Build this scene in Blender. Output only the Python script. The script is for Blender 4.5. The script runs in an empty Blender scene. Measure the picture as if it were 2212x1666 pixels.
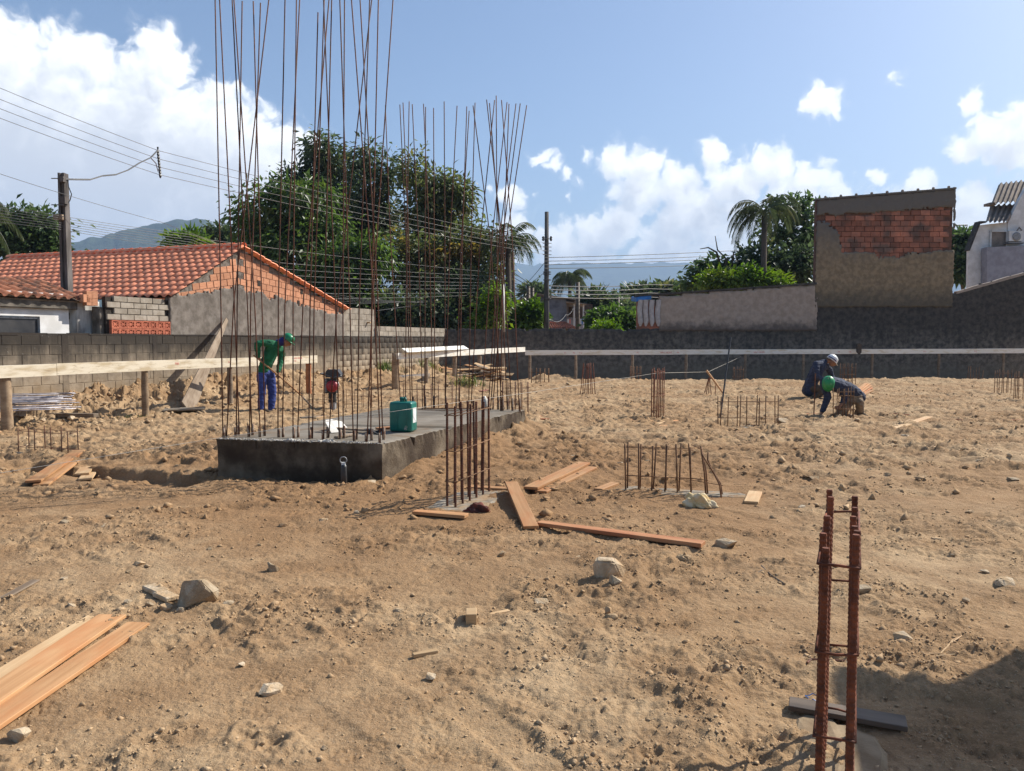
import bpy, bmesh, math, random
import numpy as np
from mathutils import Vector, Matrix
random.seed(7)
RNG = np.random.default_rng(7)
scene = bpy.context.scene
COL = scene.collection
R = math.radians

# ------------------------------------------------------------------ camera
H, FPX, CX, CY = 1.55, 1664.0, 1106.0, 833.0          # eye height, focal length and centre in 2212x1666 picture units
PITCH = R(3.37)
cd = bpy.data.cameras.new('camera'); cam = bpy.data.objects.new('camera', cd); COL.objects.link(cam)
cd.sensor_width = 36.0; cd.lens = 36.0 * FPX / 2212.0
cd.clip_start = 0.05; cd.clip_end = 30000
cam.location = (0, 0, H); cam.rotation_euler = (math.pi / 2 - PITCH, 0, 0)
scene.camera = cam

SUN_AZ, SUN_EL = R(60), R(41)                          # azimuth from +Y towards +X
SUN = Vector((math.sin(SUN_AZ) * math.cos(SUN_EL), math.cos(SUN_AZ) * math.cos(SUN_EL), math.sin(SUN_EL)))
SUN_STRENGTH, SKY_STRENGTH, CLOUD_STRENGTH, EXPOSURE = 5.0, 0.098, 0.80, 0.62

PK = 2212.0 / 4080.0
def Z(x0, y0, k):
    return lambda x, y: ((x0 + x * k) * PK, (y0 + y * k) * PK)
def ray(x, y):
    xr, yu = (x - CX) / FPX, (CY - y) / FPX
    c, s = math.cos(PITCH), math.sin(PITCH)
    return Vector((xr, c + yu * s, -s + yu * c))
def A(x, y, Y):
    d = ray(x, y); t = Y / d.y
    return Vector((d.x * t, Y, H + d.z * t))
def G(x, y, z=0.0):
    d = ray(x, y); t = (z - H) / d.z
    return Vector((d.x * t, d.y * t, z))
def PLN(x, y, p0, n):
    d = ray(x, y); o = Vector((0, 0, H))
    t = (p0 - o).dot(n) / d.dot(n)
    return o + d * t
def azel(x, y):
    d = ray(x, y).normalized()
    return math.atan2(d.x, d.y), math.asin(d.z)

# ------------------------------------------------------------------ world: daylight sky with cumulus clouds
world = bpy.data.worlds.new('World'); scene.world = world; world.use_nodes = True
wt = world.node_tree; wt.nodes.clear()
QS = 16.64                                             # sky coordinates: one unit is about 100 picture pixels
BLOBS = [(15,130,105),(-60,110,110),(128,125,72),(212,150,66),(338,140,76),(385,130,36),(100,310,215),(300,330,200),(452,322,140),(548,345,118),
         (625,392,110),(170,480,260),(480,490,210),(-150,300,260),(-330,250,230),(660,470,100),
         (1335,352,42),(1392,362,48),(1462,402,56),(1541,330,32),(1600,392,62),(1668,366,54),(1752,402,56),(1822,432,48),
         (1545,470,84),(1690,480,98),(1440,545,84),(1295,522,62),(1205,528,58),(1235,575,86),(1106,428,28),(1112,505,46),(1640,580,120),(1840,560,110),
         (1400,600,70),(1075,560,70),(1772,213,40),(1800,226,20),(1938,166,15),(1945,184,10),(1162,338,16),(1190,357,19),(1222,378,18),(1250,392,12),(1264,342,12),
         (2105,222,26),(2152,288,66),(2212,300,84),(2080,320,36),(2300,330,120),(1892,386,24),(1985,405,38),(2100,440,58),(2075,500,80),(2220,540,120),(2420,420,150),(2560,300,110),
         (1380,420,60),(1490,470,80),(1340,480,50),(1740,455,70),(1860,480,70),(1930,450,50),(2010,460,60),(1560,400,60),(-520,420,220),(2700,520,170),(1155,415,10),(1225,428,9),(1060,410,10)]
def nn(t, kind, **kw):
    n = t.nodes.new(kind)
    for k, v in kw.items():
        setattr(n, k, v)
    return n
def mth(t, op, a, b=None, c=None, clamp=False):
    n = nn(t, 'ShaderNodeMath', operation=op, use_clamp=clamp)
    for i, v in enumerate((a, b, c)):
        if v is None: continue
        if isinstance(v, (int, float)): n.inputs[i].default_value = v
        else: t.links.new(v, n.inputs[i])
    return n.outputs[0]
def vmth(t, op, a, b=None):
    n = nn(t, 'ShaderNodeVectorMath', operation=op)
    for i, v in enumerate((a, b)):
        if v is None: continue
        if isinstance(v, (tuple, list)): n.inputs[i].default_value = v
        else: t.links.new(v, n.inputs[i])
    return n.outputs['Value'] if op in ('LENGTH', 'DISTANCE', 'DOT_PRODUCT') else n.outputs[0]
def maprange(t, v, a, b, c=0.0, d=1.0, smooth=True):
    n = nn(t, 'ShaderNodeMapRange', interpolation_type='SMOOTHSTEP' if smooth else 'LINEAR')
    t.links.new(v, n.inputs['Value'])
    for k, x in (('From Min', a), ('From Max', b), ('To Min', c), ('To Max', d)): n.inputs[k].default_value = x
    return n.outputs[0]
def make_cloud_group():
    g = bpy.data.node_groups.new('cloud_field', 'ShaderNodeTree')
    g.interface.new_socket('Q', in_out='INPUT', socket_type='NodeSocketVector')
    g.interface.new_socket('Field', in_out='OUTPUT', socket_type='NodeSocketFloat')
    gi = g.nodes.new('NodeGroupInput'); go = g.nodes.new('NodeGroupOutput')
    q = gi.outputs[0]
    # domain warp so that the outline billows
    n1 = nn(g, 'ShaderNodeTexNoise', noise_dimensions='2D'); n1.inputs['Scale'].default_value = 1.7; n1.inputs['Detail'].default_value = 3
    g.links.new(q, n1.inputs['Vector'])
    w = vmth(g, 'SUBTRACT', n1.outputs['Color'], (0.5, 0.5, 0.5))
    w = vmth(g, 'MULTIPLY', w, (0.55, 0.55, 0.0))
    qw = vmth(g, 'ADD', q, w)
    cur = None
    for (bx, by, br) in BLOBS:
        az, el = azel(bx, by)
        rr = br / 100.0 * math.cos(az) ** 1.4
        d = vmth(g, 'DISTANCE', qw, (az * QS, el * QS, 0))
        f = mth(g, 'MULTIPLY_ADD', d, -1.0, rr)
        f = mth(g, 'DIVIDE', f, max(0.28, min(rr, 0.9)))
        cur = f if cur is None else mth(g, 'SMOOTH_MAX', cur, f, 0.12)
    n2 = nn(g, 'ShaderNodeTexNoise', noise_dimensions='2D'); n2.inputs['Scale'].default_value = 2.6; n2.inputs['Detail'].default_value = 7; n2.inputs['Roughness'].default_value = 0.56
    g.links.new(qw, n2.inputs['Vector'])
    v1 = nn(g, 'ShaderNodeTexVoronoi', voronoi_dimensions='2D', feature='SMOOTH_F1'); v1.inputs['Scale'].default_value = 2.1; v1.inputs['Smoothness'].default_value = 0.6
    g.links.new(qw, v1.inputs['Vector'])
    v2 = nn(g, 'ShaderNodeTexVoronoi', voronoi_dimensions='2D', feature='SMOOTH_F1'); v2.inputs['Scale'].default_value = 5.2; v2.inputs['Smoothness'].default_value = 0.6
    g.links.new(qw, v2.inputs['Vector'])
    a = mth(g, 'MULTIPLY_ADD', n2.outputs[0], 1.15, -0.58)
    b = mth(g, 'MULTIPLY_ADD', v1.outputs['Distance'], -0.55, 0.2)
    c = mth(g, 'MULTIPLY_ADD', v2.outputs['Distance'], -0.34, 0.13)
    s = mth(g, 'ADD', mth(g, 'ADD', a, b), c)
    cur = mth(g, 'ADD', mth(g, 'ADD', cur, 0.10), mth(g, 'MULTIPLY', s, 0.85))
    g.links.new(cur, go.inputs[0])
    return g
grp = make_cloud_group()
tc = nn(wt, 'ShaderNodeTexCoord'); sep = nn(wt, 'ShaderNodeSeparateXYZ'); wt.links.new(tc.outputs['Generated'], sep.inputs[0])
az_ = mth(wt, 'MULTIPLY', mth(wt, 'ARCTAN2', sep.outputs[0], sep.outputs[1]), QS)
el_ = mth(wt, 'MULTIPLY', mth(wt, 'ARCSINE', sep.outputs[2]), QS)
cmb = nn(wt, 'ShaderNodeCombineXYZ'); wt.links.new(az_, cmb.inputs[0]); wt.links.new(el_, cmb.inputs[1])
def cloud_at(off):
    gn = nn(wt, 'ShaderNodeGroup'); gn.node_tree = grp
    wt.links.new(vmth(wt, 'ADD', cmb.outputs[0], off), gn.inputs[0])
    return gn.outputs[0]
f0 = cloud_at((0, 0, 0)); f1 = cloud_at((0.20, 0.26, 0)); f2 = cloud_at((0.42, 0.62, 0))
mask = mth(wt, 'ADD', mth(wt, 'MULTIPLY', maprange(wt, f0, -0.22, 0.80), 0.5), mth(wt, 'MULTIPLY', maprange(wt, f0, 0.0, 0.36), 0.5))
thick = maprange(wt, f1, 0.0, 1.1); thick2 = maprange(wt, f2, 0.0, 1.5)
shade = mth(wt, 'MULTIPLY_ADD', thick, -0.17, 1.0)
shade = mth(wt, 'MULTIPLY_ADD', thick2, -0.19, shade)
low = maprange(wt, el_, -0.5, 4.5, 0.90, 1.0)          # cloud bases seen through more air
shade = mth(wt, 'MULTIPLY', shade, low)
ramp = nn(wt, 'ShaderNodeValToRGB'); wt.links.new(shade, ramp.inputs[0])
ramp.color_ramp.elements[0].position = 0.5; ramp.color_ramp.elements[0].color = (0.47, 0.50, 0.57, 1)
ramp.color_ramp.elements[1].position = 0.98; ramp.color_ramp.elements[1].color = (1.28, 1.28, 1.26, 1)
e = ramp.color_ramp.elements.new(0.75); e.color = (0.86, 0.88, 0.92, 1)
sky = nn(wt, 'ShaderNodeTexSky', sky_type='NISHITA'); sky.sun_disc = False
sky.sun_elevation = SUN_EL; sky.sun_rotation = SUN_AZ; sky.altitude = 0; sky.air_density = 1.0; sky.dust_density = 1.5; sky.ozone_density = 3.5
bg1 = nn(wt, 'ShaderNodeBackground'); wt.links.new(sky.outputs[0], bg1.inputs[0]); bg1.inputs[1].default_value = SKY_STRENGTH
bg2 = nn(wt, 'ShaderNodeBackground'); wt.links.new(ramp.outputs[0], bg2.inputs[0]); bg2.inputs[1].default_value = CLOUD_STRENGTH
mx = nn(wt, 'ShaderNodeMixShader'); wt.links.new(mask, mx.inputs[0]); wt.links.new(bg1.outputs[0], mx.inputs[1]); wt.links.new(bg2.outputs[0], mx.inputs[2])
wo = nn(wt, 'ShaderNodeOutputWorld'); wt.links.new(mx.outputs[0], wo.inputs[0])
world.cycles.sampling_method = 'MANUAL'; world.cycles.sample_map_resolution = 512

# ------------------------------------------------------------------ sun, exposure
sd = bpy.data.lights.new('sun', 'SUN'); sd.energy = SUN_STRENGTH; sd.angle = R(0.53); sd.color = (1.0, 0.945, 0.86)
so = bpy.data.objects.new('sun', sd); COL.objects.link(so); so.rotation_euler = SUN.to_track_quat('Z', 'Y').to_euler(); so.location = (30, 20, 40)
vs = scene.view_settings
vs.view_transform = 'Standard'; vs.look = 'None'; vs.exposure = EXPOSURE; vs.gamma = 1.0; vs.use_curve_mapping = False
scene.cycles.max_bounces = 6; scene.cycles.diffuse_bounces = 3; scene.cycles.glossy_bounces = 2; scene.cycles.transmission_bounces = 3
scene.cycles.volume_bounces = 0; scene.cycles.transparent_max_bounces = 6; scene.cycles.caustics_reflective = False; scene.cycles.caustics_refractive = False
scene.cycles.use_denoising = True

# ------------------------------------------------------------------ helpers: noise
def hsh(ix, iy, seed):
    h = (ix.astype(np.int64) * 374761393 + iy.astype(np.int64) * 668265263 + seed * 974634777) & 0xFFFFFFFF
    h = ((h ^ (h >> 13)) * 1274126177) & 0xFFFFFFFF
    return (h ^ (h >> 16)) & 0xFFFFFFFF
def perlin(x, y, seed=0):
    x = np.asarray(x, dtype=np.float64); y = np.asarray(y, dtype=np.float64)
    xi, yi = np.floor(x), np.floor(y); xf, yf = x - xi, y - yi
    u, v = xf * xf * xf * (xf * (xf * 6 - 15) + 10), yf * yf * yf * (yf * (yf * 6 - 15) + 10)
    def gr(a, b, dx, dy):
        th = hsh(xi + a, yi + b, seed) * (2 * math.pi / 4294967296.0)
        return np.cos(th) * dx + np.sin(th) * dy
    n00, n10 = gr(0, 0, xf, yf), gr(1, 0, xf - 1, yf)
    n01, n11 = gr(0, 1, xf, yf - 1), gr(1, 1, xf - 1, yf - 1)
    return ((n00 * (1 - u) + n10 * u) * (1 - v) + (n01 * (1 - u) + n11 * u) * v) * 1.4
def fbm(x, y, o=3, seed=0, gain=0.5):
    t, a = 0.0, 1.0
    for i in range(o):
        t = t + a * perlin(x * 2 ** i, y * 2 ** i, seed + i); a *= gain
    return t
def worley(x, y, seed=0):
    x = np.asarray(x, dtype=np.float64); y = np.asarray(y, dtype=np.float64)
    xi, yi = np.floor(x), np.floor(y); best = np.full(np.shape(x), 9.0)
    for a in (-1, 0, 1):
        for b in (-1, 0, 1):
            hx = hsh(xi + a, yi + b, seed) / 4294967296.0; hy = hsh(xi + a, yi + b, seed + 91) / 4294967296.0
            d = (xi + a + hx - x) ** 2 + (yi + b + hy - y) ** 2
            best = np.minimum(best, d)
    return np.sqrt(best)
def sstep(a, b, x):
    t = np.clip((np.asarray(x, dtype=np.float64) - a) / (b - a), 0, 1)
    return t * t * (3 - 2 * t)

# ------------------------------------------------------------------ helpers: objects
def tagk(o, label=None, cat=None, group=None, kind=None):
    if label: o['label'] = label
    if cat: o['category'] = cat
    if group: o['group'] = group
    if kind: o['kind'] = kind
    return o
def thing(name, label, cat, loc=(0, 0, 0), group=None):
    o = bpy.data.objects.new(name, None); COL.objects.link(o)
    o.location = loc; o.empty_display_size = 0.1
    return tagk(o, label, cat, group)
def put(name, me, parent=None, M=None):
    """link mesh me; M is the world matrix; parents here are only ever translated."""
    o = bpy.data.objects.new(name, me); COL.objects.link(o)
    if parent is not None:
        o.parent = parent
        loc = Vector((0, 0, 0)); p = parent
        base = p
        while base.parent is not None: base = base.parent
        if p is base:
            o.matrix_parent_inverse = Matrix.Translation(-Vector(base.location)) if base.type == 'EMPTY' else base.matrix_basis.inverted()
        else:                                           # a sub-part: undo the part's own world matrix
            o.matrix_parent_inverse = p.matrix_basis.inverted()
    if M is not None: o.matrix_basis = M
    return o
def npmesh(name, co, faces, mat=None, smooth=False):
    """co (n,3); faces (m,k) int array with constant k, or list of such arrays"""
    me = bpy.data.meshes.new(name)
    if not isinstance(faces, (list, tuple)): faces = [faces]
    faces = [np.asarray(f, dtype=np.int32) for f in faces if len(f)]
    co = np.asarray(co, dtype=np.float32)
    nl = sum(f.size for f in faces); nf = sum(len(f) for f in faces)
    me.vertices.add(len(co)); me.vertices.foreach_set('co', co.ravel())
    me.loops.add(nl); me.loops.foreach_set('vertex_index', np.concatenate([f.ravel() for f in faces]))
    me.polygons.add(nf)
    st, tot, acc = [], [], 0
    for f in faces:
        k = f.shape[1]; st.append(acc + np.arange(len(f)) * k); tot.append(np.full(len(f), k)); acc += f.size
    me.polygons.foreach_set('loop_start', np.concatenate(st).astype(np.int32))
    me.polygons.foreach_set('loop_total', np.concatenate(tot).astype(np.int32))
    if smooth: me.polygons.foreach_set('use_smooth', np.ones(nf, dtype=bool))
    me.update(calc_edges=True); me.validate()
    if mat is not None:
        for m in (mat if isinstance(mat, (list, tuple)) else [mat]): me.materials.append(m)
    return me
class MB:
    def __init__(s): s.v = []; s.f = []
    def box(s, c, size, M=None):
        b = len(s.v); x, y, z = size[0] / 2, size[1] / 2, size[2] / 2
        for p in ((-x,-y,-z),(x,-y,-z),(x,y,-z),(-x,y,-z),(-x,-y,z),(x,-y,z),(x,y,z),(-x,y,z)):
            q = Vector(p)
            if M is not None: q = M @ q
            s.v.append(tuple(q + Vector(c)))
        s.f += [tuple(b + i for i in q) for q in ((0,3,2,1),(4,5,6,7),(0,1,5,4),(1,2,6,5),(2,3,7,6),(3,0,4,7))]
        return s
    def tube(s, pts, rad, sides=6, cap=True):
        pts = [Vector(p) for p in pts]; n = len(pts)
        rads = rad if isinstance(rad, (list, tuple)) else [rad] * n
        b = len(s.v); up = None
        for i, p in enumerate(pts):
            t = (pts[min(i + 1, n - 1)] - pts[max(i - 1, 0)])
            t = t.normalized() if t.length > 1e-9 else Vector((0, 0, 1))
            if up is None:
                up = t.cross(Vector((0.31, 0.95, 0.05)))
                if up.length < 1e-3: up = t.cross(Vector((1, 0, 0)))
            up = (up - t * up.dot(t)).normalized(); sd_ = t.cross(up)
            for k in range(sides):
                a = 2 * math.pi * k / sides
                s.v.append(tuple(p + (up * math.cos(a) + sd_ * math.sin(a)) * rads[i]))
        for i in range(n - 1):
            for k in range(sides):
                k2 = (k + 1) % sides
                s.f.append((b + i * sides + k, b + i * sides + k2, b + (i + 1) * sides + k2, b + (i + 1) * sides + k))
        if cap:
            s.f.append(tuple(b + k for k in range(sides))[::-1]); s.f.append(tuple(b + (n - 1) * sides + k for k in range(sides)))
        return s
    def lathe(s, prof, sides=16, c=(0, 0, 0), M=None, cap=True):
        b = len(s.v); n = len(prof)
        for (r_, z_) in prof:
            for k in range(sides):
                a = 2 * math.pi * k / sides; q = Vector((r_ * math.cos(a), r_ * math.sin(a), z_))
                if M is not None: q = M @ q
                s.v.append(tuple(q + Vector(c)))
        for i in range(n - 1):
            for k in range(sides):
                k2 = (k + 1) % sides
                s.f.append((b + i * sides + k, b + i * sides + k2, b + (i + 1) * sides + k2, b + (i + 1) * sides + k))
        if cap:
            s.f.append(tuple(b + k for k in range(sides))[::-1]); s.f.append(tuple(b + (n - 1) * sides + k for k in range(sides)))
        return s
    def prism(s, poly, a, bvec):
        """poly: list of Vector (planar), extruded by vector bvec after offset a"""
        b = len(s.v); n = len(poly)
        for p in poly: s.v.append(tuple(Vector(p) + Vector(a)))
        for p in poly: s.v.append(tuple(Vector(p) + Vector(a) + Vector(bvec)))
        s.f.append(tuple(range(b, b + n))); s.f.append(tuple(range(b + 2 * n - 1, b + n - 1, -1)))
        for i in range(n):
            j = (i + 1) % n; s.f.append((b + i, b + n + i, b + n + j, b + j))
        return s
    def quad(s, *ps):
        b = len(s.v); s.v += [tuple(p) for p in ps]; s.f.append(tuple(range(b, b + len(ps)))); return s
    def mesh(s, name, mat=None, smooth=False, fix=True):
        me = bpy.data.meshes.new(name); me.from_pydata(s.v, [], s.f)
        if fix:
            bm = bmesh.new(); bm.from_mesh(me); bmesh.ops.recalc_face_normals(bm, faces=bm.faces); bm.to_mesh(me); bm.free()
        if smooth: me.polygons.foreach_set('use_smooth', [True] * len(me.polygons))
        me.update()
        if mat is not None: me.materials.append(mat)
        return me
    def build(s, name, mat, parent=None, M=None, smooth=False):
        return put(name, s.mesh(name, mat, smooth), parent, M)
def bevbox(name, size, mat, bev=0.004, seg=1, taper=None):
    bm = bmesh.new(); bmesh.ops.create_cube(bm, size=1.0)
    for v in bm.verts:
        v.co = Vector((v.co.x * size[0], v.co.y * size[1], v.co.z * size[2]))
        if taper: taper(v)
    if bev: bmesh.ops.bevel(bm, geom=bm.edges[:], offset=bev, segments=seg, affect='EDGES', profile=0.5)
    me = bpy.data.meshes.new(name); bm.to_mesh(me); bm.free()
    if mat is not None: me.materials.append(mat)
    return me
def frame(o, x, z=None):
    """matrix with local X along x, local Z near z"""
    x = Vector(x).normalized(); z = Vector(z) if z is not None else Vector((0, 0, 1))
    y = z.cross(x).normalized(); z = x.cross(y).normalized()
    M = Matrix((x, y, z)).transposed().to_4x4(); M.translation = Vector(o)
    return M
# ------------------------------------------------------------------ materials (all procedural)
def new_mat(name):
    m = bpy.data.materials.new(name); m.use_nodes = True; t = m.node_tree; t.nodes.clear()
    b = nn(t, 'ShaderNodeBsdfPrincipled'); o = nn(t, 'ShaderNodeOutputMaterial'); t.links.new(b.outputs[0], o.inputs[0])
    return m, t, b, o
def coords(t, space='world', scale=(1, 1, 1)):
    if space == 'world':
        v = nn(t, 'ShaderNodeNewGeometry').outputs['Position']
    else:
        v = nn(t, 'ShaderNodeTexCoord').outputs['Object']
    mp = nn(t, 'ShaderNodeMapping'); mp.inputs['Scale'].default_value = scale; t.links.new(v, mp.inputs['Vector'])
    return mp.outputs[0]
def noise(t, v, scale, detail=4, rough=0.55, dist=0.0):
    n = nn(t, 'ShaderNodeTexNoise'); t.links.new(v, n.inputs['Vector'])
    n.inputs['Scale'].default_value = scale; n.inputs['Detail'].default_value = detail; n.inputs['Roughness'].default_value = rough; n.inputs['Distortion'].default_value = dist
    return n.outputs[0]
def mixc(t, f, a, b, mode='MIX'):
    n = nn(t, 'ShaderNodeMix', data_type='RGBA', blend_type=mode)
    if isinstance(f, (int, float)): n.inputs[0].default_value = f
    else: t.links.new(f, n.inputs[0])
    for i, v in ((6, a), (7, b)):
        if isinstance(v, (tuple, list)): n.inputs[i].default_value = tuple(v) + ((1,) if len(v) == 3 else ())
        else: t.links.new(v, n.inputs[i])
    return n.outputs[2]
def bump(t, bsdf, h, strength=0.3, dist=0.01):
    n = nn(t, 'ShaderNodeBump'); n.inputs['Strength'].default_value = strength; n.inputs['Distance'].default_value = dist
    t.links.new(h, n.inputs['Height']); t.links.new(n.outputs[0], bsdf.inputs['Normal'])
def rnd(t):
    return nn(t, 'ShaderNodeObjectInfo').outputs['Random']
def simple(name, c1, c2=None, scale=6.0, rough=0.8, bumps=0.25, bdist=0.004, bscale=None, space='world', stretch=(1, 1, 1), spread=(0.35, 0.65), vary=0.0, metallic=0.0, spec=0.3, c3=None, s3=1.5, t3=(0.5, 0.7)):
    m, t, b, o = new_mat(name)
    v = coords(t, space, stretch)
    c2 = c2 or tuple(x * 0.75 for x in c1)
    f = maprange(t, noise(t, v, scale, 5), *spread)
    col = mixc(t, f, c2, c1)
    if c3 is not None:
        f3 = maprange(t, noise(t, v, s3, 6, 0.62), *t3)
        col = mixc(t, f3, col, c3)
    if vary:
        hv = nn(t, 'ShaderNodeHueSaturation'); t.links.new(col, hv.inputs['Color'])
        t.links.new(mth(t, 'MULTIPLY_ADD', rnd(t), vary * 2, 1 - vary), hv.inputs['Value']); col = hv.outputs[0]
    t.links.new(col, b.inputs['Base Color'])
    b.inputs['Roughness'].default_value = rough; b.inputs['Metallic'].default_value = metallic; b.inputs['Specular IOR Level'].default_value = spec
    if bumps: bump(t, b, noise(t, v, bscale or scale * 5, 6, 0.6), bumps, bdist)
    return m
MAT = {}
def soil(name, base, dry, dark, bs=0.6, moist=(0.275, 0.155, 0.072)):
    m, t, b, o = new_mat(name); v = coords(t)
    big = maprange(t, noise(t, v, 0.45, 5, 0.6), 0.40, 0.62)
    mid = maprange(t, noise(t, v, 2.3, 6, 0.62), 0.36, 0.66)
    fine = maprange(t, noise(t, v, 38.0, 4, 0.7), 0.3, 0.72)
    col = mixc(t, big, base, dry)
    if moist is not None:                               # damp freshly dug soil round the excavation
        pp = vmth(t, 'MULTIPLY', vmth(t, 'SUBTRACT', v, (-0.8, 8.8, 0.0)), (0.42, 0.58, 0.0)); dd = mth(t, 'ADD', vmth(t, 'LENGTH', pp), mth(t, 'MULTIPLY_ADD', noise(t, v, 0.8, 5, 0.65), 3.4, -1.7))
        col = mixc(t, maprange(t, dd, 0.9, 2.9, 0.85, 0.0), col, moist)
    dk = mth(t, 'MULTIPLY', mth(t, 'SUBTRACT', 1.0, mid), 0.50)
    col = mixc(t, dk, col, dark)
    col = mixc(t, mth(t, 'MULTIPLY', mth(t, 'SUBTRACT', 1.0, fine), 0.35), col, dark)
    gr = maprange(t, noise(t, v, 150.0, 2, 0.5), 0.60, 0.70)
    col = mixc(t, mth(t, 'MULTIPLY', gr, 0.35), col, (0.50, 0.42, 0.32))
    t.links.new(col, b.inputs['Base Color']); b.inputs['Roughness'].default_value = 0.95; b.inputs['Specular IOR Level'].default_value = 0.12
    hh = mth(t, 'ADD', mth(t, 'MULTIPLY', noise(t, v, 45.0, 6, 0.7), 1.0), mth(t, 'MULTIPLY', noise(t, v, 14.0, 5, 0.65), 1.4))
    bump(t, b, hh, bs, 0.03)
    return m
MAT['soil'] = soil('soil', (0.375, 0.245, 0.132), (0.475, 0.34, 0.20), (0.19, 0.108, 0.052))
MAT['clod'] = soil('clod_soil', (0.46, 0.315, 0.18), (0.55, 0.415, 0.26), (0.31, 0.195, 0.105), 0.3)
MAT['stone'] = simple('stone', (0.50, 0.40, 0.275), (0.34, 0.255, 0.16), 14, 0.95, 0.8, 0.012, 55, vary=0.25, c3=(0.40, 0.275, 0.155), s3=6, t3=(0.45, 0.6))
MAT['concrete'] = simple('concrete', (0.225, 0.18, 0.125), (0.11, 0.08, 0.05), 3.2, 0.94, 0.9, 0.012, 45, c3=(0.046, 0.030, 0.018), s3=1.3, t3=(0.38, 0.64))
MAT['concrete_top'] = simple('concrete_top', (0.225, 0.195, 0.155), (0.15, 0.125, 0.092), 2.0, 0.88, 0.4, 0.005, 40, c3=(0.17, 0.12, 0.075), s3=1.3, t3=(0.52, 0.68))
MAT['rubble'] = simple('broken_concrete', (0.55, 0.52, 0.47), (0.38, 0.35, 0.30), 30, 0.95, 0.6, 0.006, 90)
MAT['footing'] = simple('lean_concrete', (0.30, 0.265, 0.215), (0.17, 0.135, 0.09), 14, 0.92, 0.7, 0.008, 60, c3=(0.30, 0.20, 0.11), s3=5, t3=(0.45, 0.62))
MAT['rust'] = simple('rusty_steel', (0.145, 0.055, 0.028), (0.075, 0.032, 0.02), 25, 0.75, 0.35, 0.002, 220, vary=0.25, spec=0.35)
MAT['rust_red'] = simple('red_rust', (0.20, 0.062, 0.028), (0.09, 0.032, 0.018), 18, 0.8, 0.5, 0.002, 260, vary=0.2)
MAT['rust_tan'] = simple('muddy_rust', (0.24, 0.13, 0.065), (0.11, 0.055, 0.03), 14, 0.85, 0.35, 0.002, 220, vary=0.25)
MAT['sleeve'] = simple('cement_coated_bar', (0.36, 0.28, 0.20), (0.16, 0.07, 0.04), 22, 0.9, 0.5, 0.003, 120, vary=0.35)
MAT['steel'] = simple('bright_steel', (0.50, 0.48, 0.50), (0.30, 0.27, 0.28), 9, 0.38, 0.2, 0.001, 160, metallic=0.75, vary=0.3)
def wood(name, c1, c2, c3, rough=0.7):
    m, t, b, o = new_mat(name); v = coords(t, 'object', (1.2, 22, 22))
    off = mth(t, 'MULTIPLY', rnd(t), 37.0)
    cb = nn(t, 'ShaderNodeCombineXYZ'); t.links.new(off, cb.inputs[0]); t.links.new(off, cb.inputs[1])
    vv = vmth(t, 'ADD', v, cb.outputs[0])
    g = maprange(t, noise(t, vv, 1.0, 6, 0.6, 0.6), 0.32, 0.68)
    v2 = vmth(t, 'ADD', coords(t, 'object', (2.0, 5, 5)), cb.outputs[0]); g2 = maprange(t, noise(t, v2, 1.0, 4, 0.55), 0.42, 0.66)
    col = mixc(t, g, c2, c1); col = mixc(t, mth(t, 'MULTIPLY', g2, 0.7), col, c3)
    hv = nn(t, 'ShaderNodeHueSaturation'); t.links.new(col, hv.inputs['Color']); t.links.new(mth(t, 'MULTIPLY_ADD', rnd(t), 0.32, 0.84), hv.inputs['Value'])
    t.links.new(hv.outputs[0], b.inputs['Base Color']); b.inputs['Roughness'].default_value = rough; b.inputs['Specular IOR Level'].default_value = 0.25
    bump(t, b, noise(t, coords(t, 'object', (3, 70, 70)), 1.0, 5, 0.6), 0.25, 0.003)
    return m
MAT['wood'] = wood('fresh_board', (0.50, 0.285, 0.135), (0.37, 0.195, 0.085), (0.44, 0.19, 0.075))
MAT['wood_pale'] = wood('pale_board', (0.55, 0.385, 0.215), (0.42, 0.275, 0.14), (0.47, 0.27, 0.13))
MAT['wood_red'] = wood('reddish_board', (0.45, 0.19, 0.085), (0.34, 0.125, 0.055), (0.50, 0.27, 0.13))
MAT['wood_old'] = wood('weathered_timber', (0.26, 0.20, 0.14), (0.17, 0.12, 0.08), (0.33, 0.26, 0.19), 0.85)
MAT['wood_dark'] = wood('dark_wet_timber', (0.115, 0.085, 0.06), (0.065, 0.048, 0.036), (0.17, 0.13, 0.095), 0.6)
MAT['log'] = wood('muddy_log', (0.30, 0.215, 0.135), (0.19, 0.125, 0.075), (0.38, 0.28, 0.18), 0.9)
MAT['board_white'] = simple('whitewashed_board', (0.82, 0.785, 0.70), (0.66, 0.58, 0.43), 3.0, 0.7, 0.2, 0.002, 50, stretch=(1, 1, 4), spread=(0.28, 0.55))
MAT['board_cream'] = simple('weathered_cream_board', (0.66, 0.585, 0.45), (0.47, 0.375, 0.24), 2.2, 0.8, 0.3, 0.003, 50, stretch=(1, 1, 5), spread=(0.3, 0.58), c3=(0.33, 0.25, 0.16), s3=5, t3=(0.56, 0.72))
MAT['red_ink'] = simple('red_ink', (0.62, 0.12, 0.09), (0.70, 0.32, 0.26), 60, 0.7, 0)
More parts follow.
